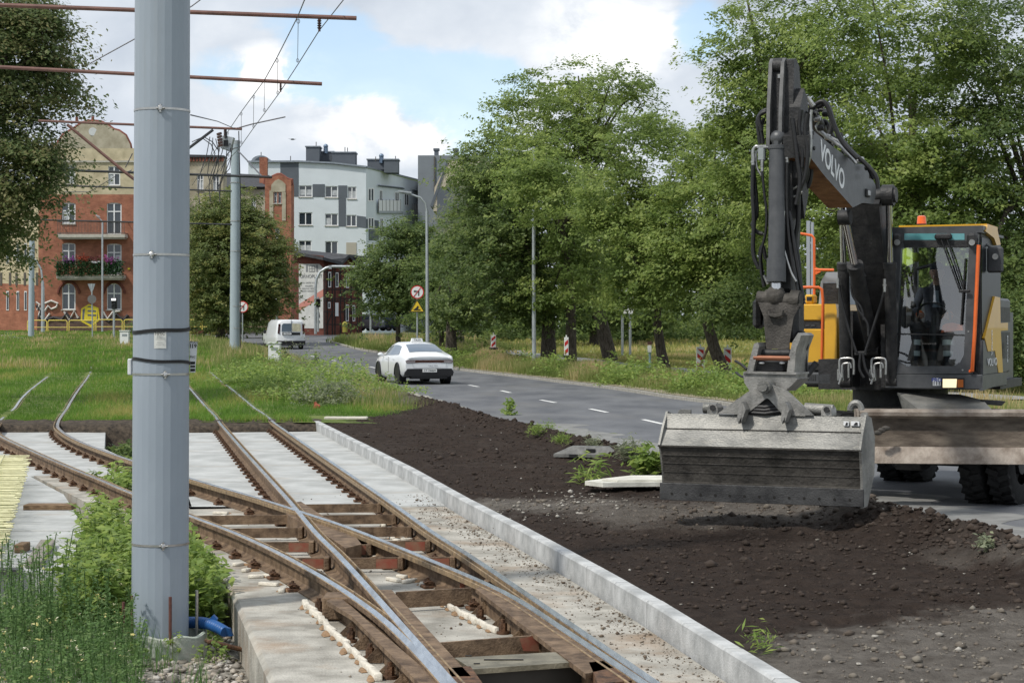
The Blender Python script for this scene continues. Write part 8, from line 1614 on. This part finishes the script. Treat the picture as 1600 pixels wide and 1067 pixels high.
m = MB(); m.box(LP(1345, 552, y=-1.8), (.14, .05, .05), ch=.01); part(m, 'hose_clamp', ed, exc)
# link head and quick coupler
m = MB(); m.cyl(LP(1184, 466, y=-5.3), LP(1252, 470, y=-5.3), .072, n=20); m.cyl(LP(1197, 466, y=-5.3), LP(1209, 466, y=-5.3), .085, n=20); m.cyl(LP(1236, 468, y=-5.3), LP(1250, 469, y=-5.3), .095, n=20); m.ball(LP(1212, 462, y=-5.33), (.10, .09, .11)); hd_ = part(m, 'link_pin', wornd)
m = MB(); m.loft([[LP(u, v, y=-5.38 + d) for u, v, d in q] for q in (((1184, 472, 0), (1252, 474, 0), (1250, 474, .35), (1184, 472, .35)), ((1193, 495, 0), (1240, 496, 0), (1240, 496, .3), (1193, 495, .3)), ((1197, 545, 0), (1232, 545, 0), (1232, 545, .25), (1197, 545, .25)))]); m.tube([LP(u, v, y=-5.42) for u, v in ((1200, 484), (1203, 492), (1212, 494), (1221, 492), (1222, 484))], .022, 6); lk_ = part(m, 'coupler_link', M('cast_dark', (.045, .042, .038), .65, .3, var=.3, scale=6, bump=.4, col2=(.11, .10, .09)))
m = MB(); m.box(LP(1240, 500, y=-5.1), (.16, .3, .45), ch=.05); m.ball(LP(1252, 535, y=-5.2), (.08, .08, .12)); m.box(LP(1186, 490, y=-5.1), (.08, .25, .3), ch=.04); part(m, 'rotator_body', ed)
m = MB(); m.cyl(LP(1258, 548, y=-5.2), LP(1262, 582, y=-5.2), .012); m.tube([LP(1276, 567, y=-5.1), LP(1262, 584, y=-5.15), LP(1256, 590, y=-5.2)], .035, 8); part(m, 'lock_lever', ed)
cp_ = M('coupler_grey', (.22, .22, .21), .5, .4, var=.25, scale=7, bump=.3, col2=(.36, .35, .33))
for q in ([(1178, 537), (1184, 535), (1186, 541), (1176, 583), (1166, 583), (1170, 566)], [(1238, 534), (1247, 520), (1252, 524), (1244, 545), (1241, 583), (1229, 583), (1232, 560)]): m = MB(); m.prism([LP(u, v, y=-5.62) for u, v in q], (0, .5, 0)); part(m, 'coupler_plate', cp_, sm=20)
m = MB(); m.cyl(LP(1178, 559, y=-5.6), LP(1235, 560, y=-5.6), .026, n=14); part(m, 'coupler_pin', M('pin_brown', (.22, .09, .05), .5, .4, var=.2)); m = MB(); m.cyl(LP(1185, 552, y=-5.45), LP(1235, 552, y=-5.45), .04, n=12); m.box(LP(1207, 572, y=-5.4), (.32, .3, .12), ch=.02); part(m, 'coupler_core', ed)
for u in (1190, 1222): m = MB(); m.ball(LP(u, 567, y=-5.58), (.03, .02, .012), 8, 5); part(m, 'wear_mark', wl_, exc)
m = MB(); m.prism([LP(u, v, y=-5.75) for u, v in ((1161, 583), (1244, 585), (1243, 591), (1246, 592), (1237, 602), (1225, 612), (1172, 612), (1163, 598))], (0, .45, 0)); part(m, 'coupler_base', cp_, sm=20); m = MB(); m.prism([LP(u, v, y=-5.77) for u, v in ((1162, 580.5), (1244, 582.5), (1244, 585.5), (1161, 583.5))], (0, .5, 0)); part(m, 'coupler_flange', cp_, sm=20)
tubeL([LP(1149, 564, y=-5.4), LP(1158, 569, y=-5.45), LP(1167, 577, y=-5.5)], .014, 'hydraulic_hose', hose); tubeL([LP(1150, 582, y=-5.4), LP(1158, 588, y=-5.5), LP(1166, 590, y=-5.6)], .012, 'hydraulic_hose', hose)
# tilting grading bucket
YB_ = -5.85; Bk = lambda u, v, y=YB_: LP(u, v, y=y)
m = MB(); tri = [(1198, 595), (1211, 606), (1230, 612), (1270, 648), (1225, 649), (1203, 624), (1194, 624), (1164, 648), (1121, 646), (1170, 610), (1186, 604)]
a_ = [Bk(u, v, YB_ - .03) for u, v in tri]
# bracket as two strips round the opening
left = [(1198, 596), (1198, 622), (1195, 624), (1165, 648), (1121, 646), (1170, 611), (1187, 604)]; right = [(1198, 596), (1211, 604), (1229, 611), (1270, 649), (1224, 649), (1202, 624), (1198, 622)]
for q in (left, right): m.prism([Bk(u, v, YB_ - .03) for u, v in q], (0, .06, 0))
br_ = part(m, 'tilt_bracket', cp_, sm=20); m = MB(); c = Bk(1198.5, 604); m.cyl(c + Vector((0, -.12, 0)), c + Vector((0, .3, 0)), .062, n=24); m.cyl(c + Vector((0, -.16, 0)), c + Vector((0, -.12, 0)), .045, n=8); part(m, 'tilt_pin', worn, br_)
m = MB(); m.box(Bk(1195, 640, YB_ + .15), (.55, .25, .22), ch=.03)
for k in range(3): m.tube([Bk(1168, 634 + k * 5, YB_ + .0), Bk(1195, 636 + k * 5, YB_ - .02), Bk(1222, 632 + k * 5, YB_ + .0)], .02, 6)
part(m, 'tilt_hoses', ed, br_)
for u0 in (1158, 1226): m = MB(); m.prism([Bk(u0 + a, b, YB_ - .04) for a, b in ((5, 627), (8, 634), (6, 648), (0, 661), (-2, 655), (0, 640))], (0, -.10, 0)); m.prism([Bk(u0 + 2, 628, YB_ - .14), Bk(u0 + 7, 640, YB_ - .14), Bk(u0, 660, YB_ - .14)], (.012, .1, 0)); part(m, 'rib', cp_, br_)
for q in (((1121, 638), (1100, 637)), ((1258, 638), (1302, 641))): m = MB(); m.cyl(Bk(*q[0], YB_ + .1), Bk(*q[1], YB_ + .1), .055, n=16); part(m, 'tilt_cylinder', worn)
for u, v in ((1113, 637), (1291, 640)):
    m = MB(); m.prism([Bk(u + a, v + b, YB_ + .0) for a, b in ((-8, 10), (-8, 0), (-4, -6), (4, -6), (8, 0), (8, 10))], (0, .2, 0)); lg_ = part(m, 'cylinder_lug', cp_, br_); m = MB(); c = Bk(u, v, YB_ - .02); m.cyl(c, c + Vector((0, .03, 0)), .028, n=8); part(m, 'bolt', ed, lg_)
xl, xr = LP(1029, 700, y=YB_ - .2).x, LP(1346, 705, y=YB_ - .2).x
pr_b = [(648.5, .00), (671, -.05), (673, -.06), (688, -.14), (699, -.20), (704, -.195), (714, -.17), (726, -.145), (740, -.12), (756, -.105), (757, -.12), (786, -.125)]
def bz(v, y): return LP(1190, v, y=YB_ + y).z
prf = [(YB_ + y, bz(v, y)) for v, y in pr_b]; back = [(YB_ + .02, prf[-1][1]), (YB_ + .06, bz(757, .04)), (YB_ + .32, bz(735, .3)), (YB_ + .35, bz(690, .3)), (YB_ + .2, bz(652, .2))]
m = MB(); full = prf + back; rings = [[Vector((x, y, z)) for y, z in full] for x in (xl + .02, xr - .02)]; mi = [0, 0, 0, 0, 1, 1, 1, 1, 1, 1, 1, 1] + [1] * (len(full) - 12)  # below the fold a darker steel: shade of the downward-facing front put into the colour
m.loft(rings, mi); bk = part(m, 'grading_bucket', [worn, wornd], sm=30)
m = MB(); z0, z1 = prf[-1][1], bz(757, 0); m.bb((xl - .005, YB_ - .150, z0), (xr + .01, YB_ - .126, z1), ch=.004); ce_ = part(m, 'cutting_edge', M('edge_steel', (.05, .05, .052), .5, .4, var=.3, scale=4, bump=.3, col2=(.09, .09, .09)), bk)
for k in range(13): x = xl + .12 + k * (xr - xl - .24) / 12; m = MB(); m.cyl((x, YB_ - .153, (z0 + z1) / 2 - .02), (x, YB_ - .149, (z0 + z1) / 2 - .02), .014, n=8); part(m, 'edge_bolt', slot, ce_)
for x, th in ((xl, .022), (xr - .022, .022)):
    top = [(YB_ + .02, bz(645, .02)), (YB_ - .10, bz(668, -.1)), (YB_ - .225, bz(699, -.24))]
    low = [(YB_ - .205, bz(705, -.2)), (YB_ - .15, bz(745, -.14)), (YB_ - .14, prf[-1][1] - .01)] if x > 0 else [(YB_ - .18, bz(705, -.2)), (YB_ - .10, bz(745, -.14)), (YB_ - .08, prf[-1][1] + .0)]
    m = MB(); q = [Vector((x, y, z)) for y, z in top + low + [(YB_ + .06, prf[-1][1] - .01), (YB_ + .36, bz(735, .3)), (YB_ + .38, bz(680, .3)), (YB_ + .23, bz(650, .2))]]; m.prism(q, (th, 0, 0)); part(m, 'side_plate', worn, bk, 20)
m = MB(); zc = bz(672, -.055)
m.bb((xl + .03, YB_ - .068, zc - .006), (xr - .03, YB_ - .05, zc + .003)); zc = bz(700.5, -.2); m.bb((xl - .005, YB_ - .215, zc - .006), (xr - .0, YB_ - .19, zc + .006)); part(m, 'weld_seam', wornd, bk)
m = MB()
for v, y in ((714, -.176), (727, -.148), (741, -.124)): m.bb((xl + .03, YB_ + y, bz(v, y) - .004), (xr - .03, YB_ + y + .03, bz(v, y) + .004))
part(m, 'fold_lines', wornd, bk)
for u0, w in ((1318, 8), (1329.5, 13)): m = MB(); m.prism([LP(u, v, y=YB_ - .05) for u, v in ((u0, 665), (u0 + w, 665.5), (u0 + w, 658.5), (u0, 658))], (0, .02, 0)); k_ = part(m, 'decal', wl_, bk); m = MB(); m.prism([LP(u, v, y=YB_ - .055) for u, v in ((u0 + w * .3, 664), (u0 + w * .8, 664), (u0 + w * .8, 660.5), (u0 + w * .6, 659.5), (u0 + w * .45, 661.5))], (0, .004, 0)); part(m, 'decal_mark', ink, k_)
for u, v in ((1065, 643), (1350, 648)): m = MB(); m.prism([Bk(u + a, v + b, YB_ + .02) for a, b in ((-6, 5), (-5, -2), (0, -4), (14 if u < 1100 else 5, -3), (14 if u < 1100 else 5, 5))], (0, .03, 0)); part(m, 'lifting_eye', cp_, bk)
m = MB(); m.tube([Bk(1337 + 9 * math.cos(t), 641 - 12 * math.sin(t), YB_ + .1) for t in lin(0, math.pi, 10)], .03, 8); part(m, 'lifting_ring', cp_, bk)

# ------------------------------------------------------------------ the operator
def skin_body(name, joints, edges, mat, parent, sub=2):
    me = bpy.data.meshes.new(name); me.from_pydata([j[0] for j in joints], edges, []); o = bpy.data.objects.new(name, me); COL.objects.link(o); bpy.context.view_layer.objects.active = o
    o.modifiers.new('skin', 'SKIN'); 
    bpy.context.view_layer.update()
    if not me.skin_vertices:
        o.select_set(True); bpy.ops.mesh.customdata_skin_add()
    for v, j in zip(me.skin_vertices[0].data, joints): r = j[1]; v.radius = (r, r) if isinstance(r, (int, float)) else r
    me.skin_vertices[0].data[0].use_root = True
    s = o.modifiers.new('sub', 'SUBSURF'); s.levels = s.render_levels = sub
    dg = bpy.context.evaluated_depsgraph_get(); m2 = bpy.data.meshes.new_from_object(o.evaluated_get(dg)); bpy.data.objects.remove(o)
    m2.materials.clear(); 
    for mm in (mat if isinstance(mat, list) else [mat]): m2.materials.append(mm)
    for p in m2.polygons: p.use_smooth = True
    o = bpy.data.objects.new(name, m2); COL.objects.link(o); o.parent = parent; return o
pz = zb + .48; px_, py_ = sx - .06, -.42
man = bpy.data.objects.new('person', None); COL.objects.link(man); WM['person'] = WM[exc.name] @ Matrix.Translation(Vector((px_, py_, pz))); man.matrix_world = WM['person']
tag(man, 'excavator operator sitting in the cab in dark jacket and striped work trousers', 'person')
navy = M('dark_jacket', (.02, .024, .034), .85, var=.3, scale=12, bump=.3); trou = M('work_trousers', (.028, .03, .036), .85, var=.3, scale=12); skinm = M('skin', (.42, .24, .17), .55, var=.06); vest = M('grey_blue_shirt', (.22, .27, .32), .8, var=.15, scale=10)
hipz = .05; J = [((0, 0, hipz), .145), ((0, -.03, .22), .15), ((.0, -.08, .42), (.18, .13)), ((0, -.11, .54), (.10, .08)), ((0, -.13, .60), .052), ((-.19, -.10, .50), .065), ((-.26, -.20, .28), .052), ((-.14, -.42, .20), .038), ((.19, -.10, .50), .065), ((.27, -.22, .28), .052), ((.18, -.44, .19), .038),
     ((-.11, -.05, .02), .10), ((-.17, -.46, .06), .075), ((-.19, -.55, -.16), .06), ((-.19, -.56, -.38), .048), ((-.19, -.66, -.42), .045), ((.11, -.05, .02), .10), ((.19, -.46, .06), .075), ((.21, -.55, -.16), .06), ((.21, -.56, -.38), .048), ((.21, -.66, -.42), .045)]
E_ = [(0, 1), (1, 2), (2, 3), (3, 4), (2, 5), (5, 6), (6, 7), (2, 8), (8, 9), (9, 10), (0, 11), (11, 12), (12, 13), (13, 14), (14, 15), (0, 16), (16, 17), (17, 18), (18, 19), (19, 20)]
body_ = skin_body('body', J, E_, [navy, skinm], man)
for p in body_.data.polygons:
    if p.center.z > .585: p.material_index = 1
m = MB(); hc = Vector((0, -.155, .72)); m.ball(hc, (.078, .098, .115), 16, 12); m.cyl(hc + Vector((0, .02, -.15)), hc + Vector((0, .0, -.05)), .05, n=12); m.prism([hc + Vector((-.016, -.092, .0)), hc + Vector((.016, -.092, .0)), hc + Vector((.018, -.09, -.035)), hc + Vector((0, -.122, -.034)), hc + Vector((-.018, -.09, -.035))], (0, .02, .002))
for s in (-1, 1): m.ball(hc + Vector((s * .08, .0, -.005)), (.012, .022, .03), 8, 6)
hdm = m.build('head', skinm, man, world=False, smooth=60)
m = MB(); 
for s in (-1, 1): m.ball(hc + Vector((s * .03, -.088, .012)), (.013, .008, .007), 8, 5)
m.box(hc + Vector((0, -.093, -.058)), (.045, .01, .006)); m.build('face_features', ink, hdm, world=False)
m = MB(); m.ball(hc + Vector((0, .01, .03)), (.086, .105, .10), 14, 8, half=True); m.prism([hc + Vector((-.06, -.085, .045)), hc + Vector((.06, -.085, .045)), hc + Vector((.045, -.155, .035)), hc + Vector((-.045, -.155, .035))], (0, 0, .01)); m.build('cap', navy, man, world=False, smooth=50)
def hand(c, s):
    j = [((c[0], c[1], c[2]), .03), ((c[0], c[1] - .05, c[2] + .005), .034)]; e = [(0, 1)]
    for k, l in enumerate((.062, .072, .068, .052)):
        x = c[0] + (k - 1.5) * .019; i = len(j); j += [((x, c[1] - .085, c[2] + .012), .0095), ((x, c[1] - .085 - l * .5, c[2] - .002), .0088), ((x, c[1] - .085 - l * .55, c[2] - .030), .008)]; e += [(1, i), (i, i + 1), (i + 1, i + 2)]
    i = len(j); j += [((c[0] - s * .035, c[1] - .04, c[2] + .0), .011), ((c[0] - s * .045, c[1] - .075, c[2] - .012), .010)]; e += [(0, i), (i, i + 1)]
    return skin_body('hand', j, e, skinm, man, 1)
hand((-.13, -.445, .20), -1); hand((.175, -.465, .19), 1)
oc = M('cuff_orange', (.80, .17, .04), .7, var=.1); refl = M('reflective_band', (.50, .54, .52), .4, var=.08)
for c0, c1 in (((-.165, -.375, .215), (-.145, -.415, .205)), ((.20, -.395, .20), (.185, -.435, .195))): m = MB(); m.cyl(c0, c1, .047, .044, n=14); m.build('sleeve_cuff', oc, man, world=False)
for s, xx in ((-1, -.185), (1, .205)):
    for z in (-.12, -.25): m = MB(); m.cyl((xx, -.545, z + .03), (xx, -.55, z - .03), .070 if z > -.2 else .062, n=16); m.build('trouser_band', refl, man, world=False)
    m = MB(); m.ball((xx, -.50, .05), (.088, .085, .06), 12, 7); m.build('knee_patch', oc if s > 0 else trou, man, world=False)
    m = MB(); m.ball((xx, -.64, -.43), (.05, .13, .05), 12, 7); m.build('shoe', blackp, man, world=False)
m = MB(); m.loft([[Vector((x * w_, -.16 + y + .02, z)) for x, y in ((-.10, 0), (-.03, -.045), (.03, -.045), (.10, 0), (.03, .02), (-.03, .02))] for z, w_, y0 in ((.30, 1.05, 0), (.50, .7, 0))]); m.build('shirt_front', vest, man, world=False, smooth=60)
